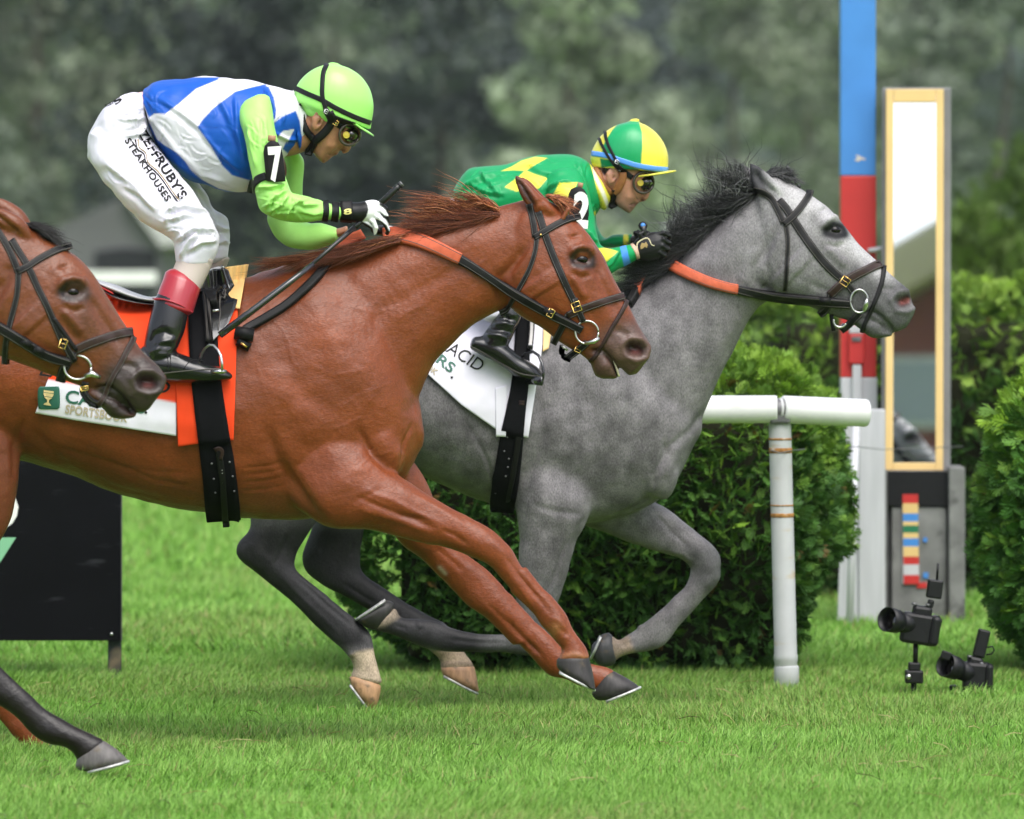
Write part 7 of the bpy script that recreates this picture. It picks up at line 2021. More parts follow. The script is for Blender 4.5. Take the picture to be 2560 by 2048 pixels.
folds(br1, A1, [([(570, 1000), (680, 970), (800, 1000), (880, 1050)], 7, .009), ([(560, 1060), (700, 1020), (840, 1060)], 7, .007), ([(640, 1180), (740, 1110), (880, 1120)], 6, .008), ([(660, 1290), (720, 1180), (790, 1110)], 6, .008), ([(700, 1250), (790, 1190), (890, 1180)], 6, .007), ([(570, 1080), (600, 1000), (680, 900)], 6, .006), ([(460, 460), (420, 520), (330, 540)], 6, .006), ([(450, 420), (360, 440), (280, 430)], 6, .005), ([(480, 520), (540, 620), (600, 700)], 6, .005), ([(200, 700), (330, 800), (450, 900)], 9, .005), ([(300, 830), (420, 900), (520, 1000)], 7, .005), ([(430, 330), (330, 340), (230, 400)], 6, .004)], 'near')
folds(br1, A1, [([(790, 850), (860, 960), (940, 1060)], 6, .006), ([(870, 1080), (920, 1110), (970, 1110)], 6, .008), ([(880, 1200), (930, 1180), (970, 1200)], 6, .007)], 'far')
br1.refresh()
creases(br1, A1, [(740, 1060, 70, 20, 25), (760, 1180, 60, -30, 30), (430, 440, 50, 150, 25), (600, 980, 50, 60, 25), (330, 420, 60, 10, 30), (850, 1130, 50, 60, 30), (260, 780, 60, 50, 15)], 34, 7, .0026)
br1.paint(P(A1, [(395, 255), (440, 258), (458, 345), (440, 350), (425, 300)]), (.75, .45, .42), 4)
br1.pline(P(A1, [(300, 860), (420, 1000), (520, 1090)]), 20, (.62, .52, .52), .35)
br1.pline(P(A1, [(105, 640), (150, 720), (290, 890), (430, 1050)]), 1.0, (.5, .5, .53), .6, 'near')
br1.bvh(); br1.build('breeches', M['cotton'], j1)
# printed words down the thigh
for body, p0, p1_, h, m, kw in (('ZEFFRUBY\'S', (398, 516), (662, 930), 58, 'blackprint', dict(bold=.03, space=1.06)), ('STEAKHOUSES', (322, 568), (578, 942), 40, 'blackprint', dict(bold=.03, space=1.12))):
    a, b = P(A1, [p0, p1_])
    V2, F2 = text_px(body, a, b, h / 2.45, **kw)
    V, F = decal([br1.tree], V2, F2, .0028)
    mk('lettering', V, F, M[m], j1, False)
V, F = drape([br1.tree], P(A1, [(388, 560), (400, 620), (440, 650), (455, 710), (510, 760), (560, 820), (600, 880), (645, 940)]), 2.0, .002, .001, across=2, taut=2); mk('print_line', V, F, M['blackprint'], j1)
V, F = drape([br1.tree], P(A1, [(403, 560), (412, 612), (450, 642), (466, 704), (520, 752), (570, 814), (610, 874), (655, 932)]), 1.2, .002, .001, across=2, taut=2); mk('print_line', V, F, M['goldprint'], j1)
V2, F2 = text_px('S', *P(A1, [(268, 350), (310, 318)]), 12, bold=.02)
V, F = decal([br1.tree], V2, F2, .0025); mk('lettering', V, F, M['blackprint'], j1, False)
V2, F2 = text_px("RUBY'", *P(A1, [(205, 362), (262, 340)]), 7, bold=.02)
V, F = decal([br1.tree], V2, F2, .0025); mk('lettering', V, F, M['blackprint'], j1, False)
# stockings and boots
M['stocking'] = mat('beige_stocking', (.47, .40, .36), rough=.7, spec=.2, bump=.15, bscale=300)
M['cuff'] = mat('red_patent_cuff', (.33, .018, .030), rough=.28, spec=.5, coat=.2, bump=.06, bscale=40)
M['boot'] = mat('black_boot_leather', (.009, .009, .010), rough=.26, spec=.4, coat=.3, bump=.15, bscale=120, var=.15, vscale=30)
def simple(name, secs, Y, m, par, vox=.0048, sm=4, strokes=(), paints=(), f=None):
    s = Sculpt([loft(q, Y, 28, 8) for q in secs], vox, Y, (.5, .5, .5), sm)
    for pts, r, h in strokes:
        s.stroke(P(f, pts), r, h, 'near')
    s.refresh(); s.bvh()
    return s, s.build(name, m, par)
simple('stocking', [S(A5, [(1160, 375, 1395, 395, .063, -.215), (1142, 420, 1375, 450, .060, -.222), (1118, 480, 1335, 535, .057, -.235), (1095, 530, 1305, 590, .055, -.245)])], Y, M['stocking'], j1, strokes=[([(1250, 320), (1340, 350), (1385, 410)], 4, .004), ([(1240, 345), (1330, 375), (1370, 430)], 3, -.003)], f=A5)
simple('stocking', [S(A5, [(1360, 380, 1500, 385, .055, .21), (1345, 440, 1478, 440, .052, .22), (1320, 520, 1440, 520, .048, .235)])], Y, M['stocking'], j1)
DB = -.30
bo1, boot1 = simple('boot', [S(A5, [(1030, 610, 1262, 690, .060, -.268), (1008, 660, 1236, 715, .0595, -.272), (985, 740, 1224, 770, .058, -.28), (962, 830, 1208, 850, .056, -.288), (946, 905, 1185, 910, .054, -.293), (940, 970, 1165, 960, .052, DB), (942, 1040, 1140, 1010, .050, DB)]),
                             S(A5, [(930, 960, 935, 1165, .042, DB), (985, 975, 990, 1178, .046, DB), (1080, 985, 1075, 1185, .048, DB), (1170, 1000, 1160, 1192, .049, DB), (1260, 1035, 1250, 1196, .048, DB), (1350, 1065, 1345, 1198, .045, DB), (1430, 1088, 1425, 1192, .040, DB), (1490, 1118, 1485, 1180, .031, DB), (1515, 1140, 1510, 1168, .018, DB)])], Y, M['boot'], j1, .0044, 3,
                [([(965, 960), (1010, 880), (1080, 860), (1130, 890)], 8, -.008), ([(985, 1010), (1060, 930), (1150, 905)], 7, .007), ([(970, 960), (1060, 950), (1130, 960)], 6, -.006), ([(1150, 985), (1220, 1030), (1290, 1060)], 5, -.003), ([(1000, 1005), (1100, 1010), (1190, 1040)], 5, .003)], f=A5)
simple('cuff', [S(A5, [(1080, 470, 1316, 556, .064, -.238), (1062, 525, 1302, 610, .064, -.25), (1040, 580, 1284, 668, .064, -.26), (1014, 655, 1262, 738, .065, -.27)])], Y, M['cuff'], boot1, .004, 2)
V, F = drape([bo1.tree], P(A5, [(1012, 650), (1080, 655), (1160, 680), (1262, 735)]), 3.0, .006, .003, taut=3); mk('cuff_piping', V, F, M['cuff'], boot1)
V, F = drape([bo1.tree], P(A5, [(940, 1150), (1085, 1130), (1200, 1118), (1300, 1110), (1420, 1108), (1480, 1120)]), 2.4, .001, .002, taut=2); mk('welt', V, F, M['stitch'], boot1)
for x in (1095, 1112):
    V, F = drape([bo1.tree], P(A5, [(x, 1005), (x + 2, 1060), (x + 6, 1125)]), 1.4, .001, .001, across=2); mk('seam', V, F, M['leather'], boot1)
V, F = drape([bo1.tree], P(A5, [(1195, 1110), (1230, 1065), (1280, 1045), (1340, 1060)]), 1.6, .001, .001, across=2); mk('seam', V, F, M['leather'], boot1)
simple('boot', [S(A5, [(1300, 500, 1440, 520, .055, .25), (1260, 650, 1400, 670, .053, .27), (1220, 850, 1360, 850, .05, .29), (1200, 1000, 1330, 980, .048, .30)]), S(A5, [(1180, 960, 1185, 1150, .042, .30), (1300, 1000, 1300, 1170, .048, .30), (1420, 1050, 1420, 1180, .044, .30), (1520, 1110, 1520, 1170, .02, .30)])], Y, M['boot'], j1, .006, 3)
# helmet
hs1, h1 = helmet(C1, [(300, 700, 1300, 1040, .104), (222, 630, 1392, 1072, .110), (214, 545, 1405, 985, .1125), (232, 455, 1438, 800, .114), (288, 345, 1436, 640, .112), (385, 235, 1380, 440, .102), (510, 145, 1250, 255, .084), (640, 90, 1080, 135, .058), (745, 66, 940, 84, .028)], Y, (.34, .76, .17), j1, [], ((1250, 1030), (1446, 1160), .088, .004), (.34, .76, .17))
hs1.stroke(P(C1, [(225, 640), (340, 690), (560, 700), (680, 760)]), 5, .004); hs1.bvh()
band('helmet_band', C1, [(236, 435), (420, 520), (630, 610), (850, 735), (1060, 840), (1250, 920), (1392, 970)], 76, [hs1.tree], h1, M['black'], Y, lift=.0012, thick=.0012)
band('harness_strap', C1, [(725, 70), (672, 200), (655, 380), (655, 560), (690, 700), (712, 790)], 66, [hs1.tree], h1, M['black'], Y, lift=.002, thick=.0018)
trf = [hs1.tree, p1.tree]
band('chin_strap', C1, [(262, 690), (300, 800), (345, 950), (410, 1090), (480, 1180), (560, 1240)], 105, trf, h1, M['leather'], Y, lift=.002, thick=.006, crown=.6)
band('chin_strap', C1, [(760, 800), (800, 900), (770, 1000), (690, 1110), (610, 1190), (540, 1245)], 118, trf, h1, M['leather'], Y, lift=.003, thick=.006, crown=.6)
band('chin_strap', C1, [(560, 1200), (510, 1310), (450, 1400), (430, 1470)], 112, trf, h1, M['leather'], Y, lift=.003, thick=.005, crown=.6)
band('chin_strap', C1, [(700, 760), (760, 850), (850, 900), (1000, 960), (1150, 1010)], 90, trf, h1, M['black'], Y, lift=.001)
buckle(C1, (712, 795), 55, 62, 30, p1, h1, 'steel', -.012, trf); buckle(C1, (860, 970), 70, 72, 25, p1, h1, 'brass', -.014, trf)
goggles(C1, (1070, 1150), Y, j1, 25, [(880, 985), (930, 1020), (985, 1060)], trf, .98)
MB().tube([Wp(*P(C1, [(775, 1455)])[0], Y - .012), Wp(*P(C1, [(800, 1458)])[0], Y + .0)], .004, 8).build('teeth', M['whiteprint'], j1, True)
# hands: gloves close on whip and rein
def hand(f, palm, fingers, thumb, Y, dy, base, par, polys, vox=.0026, r=.0088, name='glove', m='silk'):
    sh = [loft(S(f, palm), Y, 20, 6)]
    for fg in list(fingers) + [thumb]:
        pts = [Wp(*P(f, [q])[0][:2], Y + q[2]) for q in fg]
        n = len(pts)
        V, F = tube([p for p in pts], [r * (1.08 - .30 * i / (n - 1)) for i in range(n)], 12)
        sh.append((V, F))
        for i, p in enumerate(pts):
            rr_ = r * (1.10 - .28 * i / (n - 1))
            V, F = lathe([(.0004, -rr_)] + [(rr_ * math.cos(a), rr_ * math.sin(a)) for a in np.linspace(-1.25, 1.25, 7)] + [(.0004, rr_)], p, Vector((0, 1, 0)), 12)
            sh.append((V, F))
    s = Sculpt(sh, vox, Y, base, 3)
    for poly, c in polys:
        s.paint(P(f, poly), c, 2.2)
    s.bvh()
    return s, s.build(name, M[m], par)
BK, WT = (.010, .010, .011), (.80, .80, .82)
q1 = -.13
palm1 = [(470, 545, 460, 860, .034, q1), (560, 540, 560, 890, .036, q1), (700, 548, 690, 900, .036, q1), (840, 545, 830, 905, .037, q1), (960, 520, 930, 900, .038, q1), (1080, 500, 1020, 905, .036, q1), (1170, 515, 1100, 890, .032, q1), (1225, 560, 1160, 860, .024, q1)]
fing1 = [[(1120, 560, q1 - .012), (1240, 590, q1 - .016), (1325, 660, q1 - .010), (1345, 760, q1 + .004), (1290, 820, q1 + .016)],
         [(1120, 660, q1 - .016), (1240, 700, q1 - .022), (1335, 790, q1 - .018), (1362, 900, q1 - .004), (1330, 960, q1 + .010)],
         [(1090, 750, q1 - .018), (1210, 820, q1 - .024), (1310, 930, q1 - .022), (1370, 1050, q1 - .010), (1350, 1100, q1 + .004)],
         [(1030, 820, q1 - .016), (1110, 900, q1 - .022), (1150, 1000, q1 - .020), (1130, 1100, q1 - .008)]]
th1 = [(900, 860, q1 - .004), (990, 940, q1 - .010), (1080, 990, q1 - .008), (1100, 1060, q1 + .004)]
g1s, glove1 = hand(C3, palm1, fing1, th1, Y, q1, BK, j1, [([(955, 520), (1080, 490), (1200, 500), (1215, 590), (1330, 690), (1375, 790), (1300, 780), (1215, 710), (1240, 780), (1330, 860), (1395, 960), (1395, 1070), (1340, 960), (1260, 890), (1160, 850), (1195, 960), (1190, 1060), (1120, 1150), (1090, 1000), (1000, 930), (905, 895), (980, 800), (1015, 680), (1000, 590)], WT)])
cf = MB()
V, F = drape([g1s.tree], P(C3, [(615, 520), (625, 700), (610, 890)]), 30, .001, .003, taut=3); wb_ = mk('wrist_band', V, F, M['leather'], glove1)
V2, F2 = text_px('8', *P(C3, [(575, 765), (720, 750)]), 13, bold=.03); V, F = decal([g1s.tree], V2, F2, .0065); mk('print', V, F, mat('yellow_print', (.70, .62, .22), rough=.5), wb_, False)
# far hand, thumb side just showing over the mane
q2 = .05
hand(C3, [(1180, 960, 1180, 1140, .034, q2), (1300, 960, 1300, 1160, .036, q2), (1430, 970, 1420, 1170, .034, q2), (1520, 1000, 1500, 1165, .028, q2)], [[(1400, 1000, q2 - .02), (1510, 1020, q2 - .028), (1600, 1080, q2 - .028), (1620, 1130, q2 - .02)], [(1380, 1060, q2 - .024), (1490, 1080, q2 - .034), (1570, 1130, q2 - .034), (1550, 1170, q2 - .02)], [(1360, 1110, q2 - .026), (1440, 1130, q2 - .036), (1500, 1160, q2 - .034)], [(1400, 1000, q2 + .02), (1510, 1020, q2 + .026), (1590, 1070, q2 + .026)]], [(1280, 1020, q2 - .03), (1380, 1100, q2 - .045), (1420, 1160, q2 - .04)], Y, q2, BK, j1, [([(1370, 960), (1500, 1000), (1470, 1030), (1390, 1050)], WT)])
# whip held in the near hand
wp = thing('whip', Wp(560, 850, Y - .16), 'black racing whip with ribbed grip held by the jockey in lime green', 'whip', 'racing whips')
def wq(f, pts):
    return [Wp(*P(f, [p])[0][:2], Y + p[2]) for p in pts]
gp = wq(C3, [(1605, 215, q1 - .02), (1500, 310, q1 - .02), (1380, 430, q1 - .02), (1270, 530, q1 - .014), (1100, 690, q1 + .01), (900, 880, q1 + .0), (760, 1000, q1 - .02)])
MB().tube(gp, [.0095, .0105, .0105, .0105, .0095, .009, .0088], 14).build('grip', M['whip'], wp, True)
for k in range(5):
    t = .08 + k * .16
    a = gp[0].lerp(gp[3], t); d = (gp[3] - gp[0]).normalized()
    MB().tube([a - d * .002, a + d * .002], .0118, 14).build('grip_rib', M['black'], wp, True)
MB().tube([gp[0] - (gp[1] - gp[0]).normalized() * .004, gp[0] + (gp[1] - gp[0]).normalized() * .004], .0098, 14).build('cap', M['dark_metal'], wp, True)
sh_ = wq(C3, [(760, 1000, q1 - .02), (600, 1140, q1 - .06), (330, 1370, q1 - .10)]) + [Wp(640 * 1.1874, 572 * 1.1874, Y - .275)]
MB().tube(sh_, [.0085, .0075, .0065, .006], 12).build('shaft', M['whip'], wp, True)
fl = [Wp(660 * 1.1874, 556 * 1.1874, Y - .265), Wp(600 * 1.1874, 602 * 1.1874, Y - .29), Wp(530 * 1.1874, 655 * 1.1874, Y - .32), Wp(463 * 1.1874, 706 * 1.1874, Y - .34)]
MB().tube(fl, [.0085, .0105, .0115, .012], 12).build('flap', M['patent'], wp, True)

# ------------------------------------------------------------------ jockey of the grey: green and yellow silks
Y = Y_GREY
T2 = affine(P(C1, [(585, 930), (1086, 1380), (680, 1585)]), P(C2, [(600, 1050), (1190, 1440), (890, 1670)]))
face2 = S(C2, [(1300, 600, 330, 580, .068), (1325, 850, 315, 780, .080), (1295, 1060, 325, 930, .082), (1215, 1190, 350, 1080, .079), (1155, 1300, 400, 1200, .074), (1095, 1405, 465, 1300, .066), (1055, 1480, 530, 1390, .058), (995, 1560, 590, 1480, .050), (940, 1630, 670, 1550, .041), (900, 1672, 790, 1630, .026)])
neck2 = S(C2, [(700, 1350, 270, 900, .066), (560, 1500, 220, 1000, .064), (400, 1560, 80, 1060, .066), (200, 1560, -100, 1040, .075), (40, 1560, -260, 1000, .085)])
nose2 = S(C2, [(1285, 1150, 1170, 1190, .012), (1255, 1260, 1140, 1300, .0165), (1226, 1350, 1110, 1380, .020), (1198, 1430, 1075, 1450, .021), (1160, 1470, 1070, 1475, .015)])
lips2 = S(C2, [(1065, 1482, 1000, 1490, .020), (1050, 1505, 980, 1505, .022)]), S(C2, [(1000, 1545, 920, 1535, .020), (980, 1570, 920, 1575, .020)])
core2 = loft(S(A2, [(440, 640, 560, 900, .1), (600, 520, 760, 880, .13), (800, 490, 900, 880, .14), (1000, 430, 1090, 880, .14), (1180, 420, 1270, 860, .13), (1300, 450, 1380, 740, .09), (1380, 500, 1430, 700, .06)]), Y)
armc2 = loft(S(A2, [(1090, 560, 1280, 540, .05, -.17), (1140, 800, 1340, 800, .05, -.21), (1230, 1020, 1380, 1000, .045, -.235), (1330, 1140, 1420, 1040, .042, -.22), (1560, 1130, 1570, 1040, .034, -.16), (1720, 1070, 1690, 1000, .030, -.12)]), Y)
armf2 = loft(S(A2, [(1200, 560, 1330, 540, .05, .17), (1230, 800, 1360, 800, .05, .21), (1340, 1000, 1440, 960, .042, .21), (1560, 1010, 1560, 940, .034, .14), (1660, 990, 1650, 930, .030, .10)]), Y)
legc2 = [loft(S(D, [(925, 470, 990, 540, .08, -.08), (940, 560, 1030, 550, .075, -.14), (985, 615, 1075, 585, .065, -.19), (1046, 640, 1100, 630, .05, -.22)]), Y), loft(S(D, [(925, 470, 990, 540, .08, .08), (960, 560, 1050, 545, .075, .14), (1005, 610, 1095, 580, .065, .19), (1035, 650, 1105, 635, .055, .22), (1035, 690, 1090, 690, .042, .26)]), Y), loft(S(D, [(945, 430, 985, 460, .1), (915, 480, 990, 540, .14), (915, 530, 985, 570, .12)]), Y)]
p2 = Sculpt([loft(face2, Y, 28, 8), loft(neck2, Y, 24, 8), loft(nose2, Y, 14, 6), loft(lips2[0], Y, 12, 5), loft(lips2[1], Y, 12, 5), blob(*P(C2, [(600, 1045)])[0], Y, 24, 13.5, .011, -.083, 105), core2, armc2, armf2] + legc2, .0038, Y, SKIN2, 4)
face_detail(p2, C2, T2, (.20, .13, .11), (.42, .15, .12))
p2.paint(P(C2, [(430, 930), (560, 890), (660, 880), (540, 960), (470, 1060), (430, 1000)]), (.02, .014, .012), 4)
p2.pline(P(C2, [(700, 1540), (800, 1580), (900, 1640)]), 16, (.26, .17, .145), .4)
p2.refresh(); p2.bvh()
j2 = tag(p2.build('person', M['skin'], origin=Wp(1250, 690, Y)), 'jockey in green and yellow diamond silks leaning low over the grey', 'person', 'jockeys')
tor2 = Sculpt([loft(S(A2, [(372, 665, 520, 980, .11), (405, 575, 580, 960, .14), (480, 468, 680, 940, .165), (600, 432, 800, 930, .178), (760, 412, 930, 930, .186), (930, 362, 1080, 930, .19), (1110, 343, 1230, 900, .187), (1240, 356, 1330, 840, .165), (1330, 400, 1400, 770, .12), (1365, 450, 1430, 720, .09)]), Y, 40, 8)], .0048, Y, JG, 5)
tor2.noise(5, .007, 81); tor2.noise(13, .0045, 82); tor2.noise(30, .0015, 83); tor2.refresh()
folds(tor2, A2, [([(430, 600), (560, 520), (700, 480)], 7, .005), ([(480, 560), (600, 620), (740, 640)], 6, .005), ([(560, 480), (640, 560), (700, 640)], 6, .005), ([(1020, 620), (1080, 560), (1180, 540)], 5, .006), ([(1260, 400), (1290, 520), (1330, 620)], 6, .005), ([(900, 420), (1000, 480), (1100, 500)], 7, .004), ([(1330, 760), (1360, 840), (1380, 900)], 5, .006)])
tor2.refresh()
creases(tor2, A2, [(520, 600, 60, 120, 30), (640, 560, 70, 40, 30), (1240, 480, 50, 70, 25), (1060, 600, 60, -30, 30), (1350, 800, 40, 70, 20), (880, 460, 80, 30, 30)], 40, 8)
for p_ in ([(718, 476), (790, 445), (860, 402), (960, 374), (1045, 384), (960, 430), (895, 474), (800, 470)], [(742, 590), (850, 508), (888, 470), (960, 500), (1048, 526), (985, 600), (900, 600), (830, 622)], [(780, 724), (880, 680), (905, 700), (860, 760)], [(1330, 800), (1385, 760), (1395, 800), (1340, 860)], [(420, 980), (540, 860), (640, 920), (540, 1040)]):
    tor2.paint(P(A2, p_), JY, 2.6)
tor2.bvh(); tor2.build('jersey', M['silk'], j2)
sl3 = Sculpt([loft(S(A2, [(1010, 560, 1270, 470, .07, -.13), (1040, 610, 1320, 560, .088, -.165), (1075, 720, 1365, 700, .083, -.195), (1125, 860, 1392, 850, .076, -.22), (1190, 1000, 1408, 970, .07, -.235), (1290, 1150, 1436, 1010, .063, -.225), (1420, 1208, 1490, 1022, .056, -.20), (1560, 1168, 1585, 1010, .049, -.165), (1688, 1092, 1652, 1000, .044, -.125)]), Y, 30, 8)], .0044, Y, JG, 4)
sl3.noise(9, .0065, 84); sl3.noise(24, .0034, 85); sl3.refresh()
folds(sl3, A2, [([(1040, 620), (1070, 580), (1160, 545), (1240, 560)], 4, .005), ([(1430, 1180), (1500, 1130), (1560, 1030)], 5, .004), ([(1340, 900), (1370, 960), (1400, 980)], 5, .006), ([(1200, 700), (1260, 760), (1330, 780)], 6, .004)])
sl3.refresh()
sl3.paint(P(A2, [(1085, 645), (1130, 560), (1260, 555), (1230, 620), (1190, 720), (1120, 740)]), JY, 2.5)
sl3.paint(P(A2, [(1400, 1025), (1460, 1020), (1545, 1046), (1465, 1118), (1400, 1080)]), JY, 2.5)
sl3.paint(P(A2, [(1558, 1000), (1602, 1000), (1638, 1140), (1590, 1160)]), JB, 2)
sl3.bvh(); sl3.build('sleeve', M['silk'], j2)
sl4 = Sculpt([loft(S(A2, [(1150, 540, 1330, 500, .07, .14), (1190, 700, 1385, 690, .075, .19), (1230, 860, 1395, 850, .07, .22), (1310, 990, 1450, 950, .06, .215), (1480, 1020, 1510, 930, .05, .16), (1640, 1000, 1640, 925, .042, .11)]), Y, 26, 8)], .005, Y, JG, 4)
sl4.noise(9, .005, 86); sl4.refresh(); sl4.paint(P(A2, [(1590, 900), (1625, 900), (1625, 1010), (1590, 1010)]), JY, 3); sl4.build('sleeve', M['silk'], j2)
col2 = Sculpt([loft(S(A2, [(1320, 415, 1440, 752, .098), (1345, 425, 1462, 745, .098), (1368, 450, 1478, 720, .09)]), Y, 30, 5)], .0044, Y, JY, 3)
col2.noise(20, .003, 5); col2.refresh(); col2.paint(P(A2, [(1362, 440), (1395, 500), (1450, 620), (1490, 730), (1470, 745), (1420, 620), (1375, 520)]), (.75, .75, .72), 3, a=.8)
col2.build('collar', M['silk'], j2)
number_pad(A2, [(1190, 690), (1196, 640), (1212, 605), (1240, 590), (1275, 588), (1305, 605), (1326, 640), (1338, 700), (1340, 780), (1330, 850), (1312, 890), (1230, 880), (1200, 800)], [sl3.tree], j2, '2', (1216, 862), (1332, 872), 245)
MB().tube([Wp(*P(A2, [(1260, 572)])[0], Y - .285), Wp(*P(A2, [(1298, 580)])[0], Y - .285)], .009, 8, flat=.4).build('tab', mat('tan_leather_tab', (.36, .20, .11), rough=.6), j2, True)
br2 = Sculpt([loft(S(D, [(950, 418, 985, 445, .115), (915, 455, 995, 510, .155), (895, 510, 998, 560, .165), (900, 560, 985, 600, .13)]), Y, 30, 10), loft(S(D, [(900, 500, 1000, 530, .1, -.075), (925, 570, 1045, 550, .095, -.14), (970, 622, 1088, 580, .085, -.19), (1002, 652, 1102, 612, .076, -.21), (1015, 672, 1096, 650, .066, -.225)]), Y, 28, 8), loft(S(D, [(910, 500, 1010, 530, .1, .075), (945, 570, 1065, 545, .095, .14), (990, 615, 1105, 575, .085, .19), (1022, 652, 1118, 610, .076, .21)]), Y, 26, 10)], .006, Y, (.67, .65, .73), 5)
br2.noise(9, .005, 87); br2.refresh(); br2.build('breeches', M['cotton'], j2)
DB = -.285
bo2, boot2 = simple('boot', [S(A4, [(930, 900, 1090, 960, .056, -.235), (905, 985, 1066, 1030, .055, -.25), (880, 1060, 1058, 1090, .052, -.262), (840, 1130, 1022, 1170, .051, -.272), (790, 1200, 990, 1240, .05, DB), (745, 1262, 960, 1300, .048, DB)]),
                             S(A4, [(722, 1230, 695, 1325, .040, DB), (790, 1225, 760, 1360, .045, DB), (880, 1245, 850, 1405, .048, DB), (965, 1300, 945, 1465, .048, DB), (1040, 1360, 1020, 1525, .047, DB), (1120, 1410, 1105, 1552, .044, DB), (1180, 1455, 1170, 1560, .036, DB), (1212, 1500, 1205, 1548, .02, DB)])], Y, M['boot'], j2, .0044, 3,
                [([(860, 1110), (940, 1090), (1030, 1110)], 6, -.008), ([(850, 1140), (950, 1130), (1020, 1150)], 6, .008), ([(820, 1180), (920, 1180), (1000, 1200)], 6, -.008), ([(800, 1210), (900, 1220), (970, 1250)], 6, .007), ([(790, 1090), (860, 1180)], 5, .006), ([(930, 1060), (990, 1140)], 6, -.006)], f=A4)
V, F = drape([bo2.tree], P(A4, [(694, 1300), (780, 1345), (870, 1400), (960, 1450), (1060, 1500), (1200, 1520)]), 2.6, .001, .002, taut=2); mk('welt', V, F, M['stitch'], boot2)
simple('boot', [S(A4, [(960, 1000, 1090, 1030, .05, .25), (880, 1150, 1030, 1180, .05, .27), (820, 1260, 960, 1300, .048, .285)]), S(A4, [(800, 1240, 780, 1340, .042, .285), (960, 1310, 940, 1450, .047, .285), (1120, 1420, 1100, 1540, .042, .285), (1200, 1490, 1190, 1540, .02, .285)])], Y, M['boot'], j2, .0065, 3)
GR, YW = (.005, .30, .10), (.74, .66, .07)
hs2, h2 = helmet(C2, [(360, 915, 1460, 1010, .100), (292, 925, 1512, 1000, .106), (245, 830, 1524, 955, .110), (240, 745, 1532, 830, .1125), (268, 640, 1528, 720, .1135), (325, 520, 1496, 600, .111), (400, 410, 1430, 470, .104), (520, 305, 1320, 335, .090), (690, 212, 1170, 225, .066), (840, 172, 1060, 180, .036)], Y, YW, j2,
    [([(690, 200), (900, 150), (1045, 160), (1095, 330), (1104, 560), (1075, 870), (900, 830), (740, 790), (560, 730), (435, 680), (450, 560), (520, 430), (600, 300)], GR, 2.2), ([(398, 770), (620, 800), (640, 900), (420, 930)], (.004, .17, .06), 2.2), ([(620, 800), (900, 900), (1060, 960), (1040, 1010), (600, 900)], (.004, .17, .06), 2.2)], ((1300, 1010), (1662, 968), .092, .006), (.70, .64, .07))
band('helmet_band', C2, [(262, 690), (400, 705), (540, 735), (700, 790), (850, 840), (1000, 885), (1200, 925), (1380, 948), (1522, 958)], 84, [hs2.tree], h2, mat('blue_ribbon', (.10, .30, .78), rough=.4, spec=.4), Y, lift=.0012, thick=.0012)
trf = [hs2.tree, p2.tree]
band('harness_strap', C2, [(392, 440), (430, 540), (490, 650), (560, 770), (640, 870)], 40, trf, h2, M['black'], Y, lift=.003)
band('harness_strap', C2, [(490, 330), (500, 420), (545, 560), (620, 710), (690, 850), (740, 950)], 42, trf, h2, M['black'], Y, lift=.0034)
band('harness_strap', C2, [(640, 830), (720, 930), (790, 1000)], 90, trf, h2, M['black'], Y, lift=.004)
M['tanleather'] = mat('tan_padded_leather', (.30, .115, .038), rough=.5, spec=.4, var=.2, vscale=40, bump=.3, bscale=120)
band('chin_strap', C2, [(345, 950), (390, 1080), (450, 1200), (530, 1290), (600, 1340)], 105, trf, h2, M['tanleather'], Y, lift=.002, thick=.006, crown=.6)
band('chin_strap', C2, [(770, 1000), (770, 1100), (730, 1200), (680, 1290), (620, 1340)], 130, trf, h2, M['tanleather'], Y, lift=.003, thick=.005, crown=.6)
band('chin_strap', C2, [(650, 1280), (620, 1400), (600, 1500), (640, 1590)], 105, trf, h2, M['leather'], Y, lift=.003, thick=.005, crown=.6)
buckle(C2, (680, 830), 60, 60, 30, p2, h2, 'steel', -.012, trf); buckle(C2, (722, 945), 50, 50, 30, p2, h2, 'steel', -.012, trf)
V, F = blob(*P(C2, [(972, 142)])[0], Y, 12, 4.5, .018, 0, -4); mk('button', V, F, M['helmet'], h2, True, np.tile(np.array(YW), (len(V), 1)))
goggles(C2, (1120, 1170), Y, j2, 18, [(780, 985), (850, 1030), (930, 1090)], trf, .98)
MB().tube([Wp(*P(C2, [(960, 1515)])[0], Y - .012), Wp(*P(C2, [(985, 1520)])[0], Y)], .004, 8).build('teeth', M['whiteprint'], j2, True)
q3 = -.125
f2 = lambda x, y, d: (x, y, q3 + d)
palm3 = [(1655, 985, 1700, 1110, .032, q3), (1690, 950, 1740, 1115, .035, q3), (1750, 920, 1790, 1112, .037, q3), (1810, 905, 1840, 1095, .036, q3), (1860, 915, 1875, 1070, .030, q3)]
fing3 = [[f2(1800, 935, -.012), f2(1870, 915, -.016), f2(1912, 935, -.006), f2(1905, 975, .012)], [f2(1800, 980, -.018), f2(1868, 960, -.024), f2(1912, 985, -.014), f2(1900, 1025, .006)], [f2(1790, 1020, -.020), f2(1860, 1005, -.026), f2(1905, 1030, -.016), f2(1880, 1060, .002)], [f2(1780, 1060, -.018), f2(1840, 1050, -.024), f2(1880, 1075, -.014), f2(1855, 1095, .002)]]
th3 = [f2(1720, 960, -.014), f2(1700, 925, -.02), f2(1730, 905, -.012), f2(1760, 915, .0)]
g2s, glove2 = hand(A2, palm3, fing3, th3, Y, q3, BK, j2, [], r=.0092)
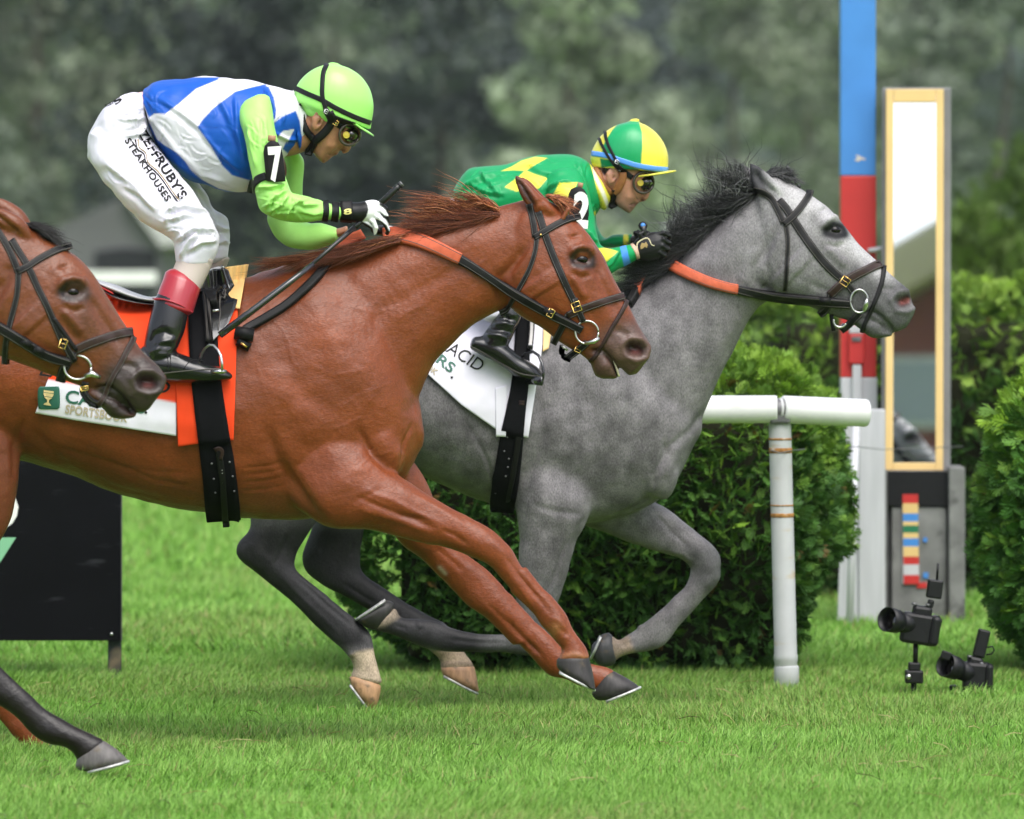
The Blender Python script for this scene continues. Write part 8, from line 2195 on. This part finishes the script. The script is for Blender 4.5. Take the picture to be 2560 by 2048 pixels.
V, F = drape([g2s.tree], P(A2, [(1690, 1060), (1682, 1000), (1700, 975), (1740, 955), (1765, 960), (1785, 1000), (1805, 1005)]), 2.0, .001, .002, across=2, step=3); mk('print', V, F, mat('cream_print', (.62, .56, .36), rough=.5), glove2)
V, F = decal([g2s.tree], P(A2, [(1705, 1010), (1715, 985), (1735, 990), (1745, 978), (1758, 1000), (1750, 1022), (1738, 1012), (1722, 1026), (1708, 1030)]), [tuple(range(9))], .003); mk('print', V, F, M['goldprint'], glove2, False)
V, F = drape([sl3.tree, g2s.tree], P(A2, [(1645, 995), (1672, 1040), (1690, 1095)]), 9, .001, .003); mk('glove_edge', V, F, mat('peach_trim', (.55, .36, .26), rough=.6), glove2)
hand(A2, [(1640, 940, 1640, 1000, .032, .08), (1680, 925, 1690, 1000, .034, .08), (1730, 915, 1740, 1000, .032, .08)], [[(1700, 930, .06), (1750, 915, .05), (1780, 945, .05)], [(1700, 955, .055), (1755, 945, .045), (1780, 970, .05)], [(1700, 975, .055), (1745, 975, .045), (1770, 1000, .05)], [(1690, 990, .06), (1730, 1000, .05), (1750, 1020, .06)]], [(1680, 935, .05), (1668, 915, .045), (1690, 905, .05)], Y, .08, BK, j2, [], vox=.003)
wp2 = thing('whip', Wp(*P(A2, [(1740, 950)])[0], Y - .13), 'short black whip handle with a blue end cap upright in the second jockey\'s fist', 'whip', 'racing whips')
MB().tube([Wp(*P(A2, [(1722, 868)])[0], Y + q3 - .01), Wp(*P(A2, [(1730, 905)])[0], Y + q3 - .01), Wp(*P(A2, [(1742, 960)])[0], Y + q3 - .004), Wp(*P(A2, [(1765, 1100)])[0], Y + q3 + .004)], [.0145, .010, .0085, .0075], 14).build('grip', M['whip'], wp2, True)
MB().tube([Wp(*P(A2, [(1765, 1095)])[0], Y + q3 + .004), Wp(*P(A2, [(1740, 1130)])[0], Y + .02), Wp(*P(A2, [(1640, 1220)])[0], Y + .32)], [.0065, .006, .007], 10).build('shaft', M['whip'], wp2, True)
c = Wp(*P(A2, [(1722, 866)])[0], Y + q3 - .01)
V, F = lathe([(.0005, 0), (.0155, .0), (.0160, .004), (.013, .008), (.0005, .009)], c, Vector((.05, -.9, .35)), 18); mk('cap', V, F, M['black'], wp2)
V, F = lathe([(.0005, .0), (.009, .0), (.008, .0105), (.0005, .0110)], c, Vector((.05, -.9, .35)), 18); mk('cap_badge', V, F, M['p_blue'], wp2)
# ================================================================== AIR: a summer haze that pales the far trees
hz = bpy.data.materials.new('haze')
hz.use_nodes = True
hz.node_tree.nodes.remove(hz.node_tree.nodes['Principled BSDF'])
pv = hz.node_tree.nodes.new('ShaderNodeVolumePrincipled')
pv.inputs['Color'].default_value = (.80, .88, .92, 1)
pv.inputs['Density'].default_value = .00016
pv.inputs['Anisotropy'].default_value = .2
hz.node_tree.links.new(pv.outputs[0], hz.node_tree.nodes['Material Output'].inputs['Volume'])
hb = MB().box((0, 390, 20.0), (820, 1040, 42.4)).build('haze', hz, None, origin=(0, 390, -1.2))
hb['kind'] = 'stuff'
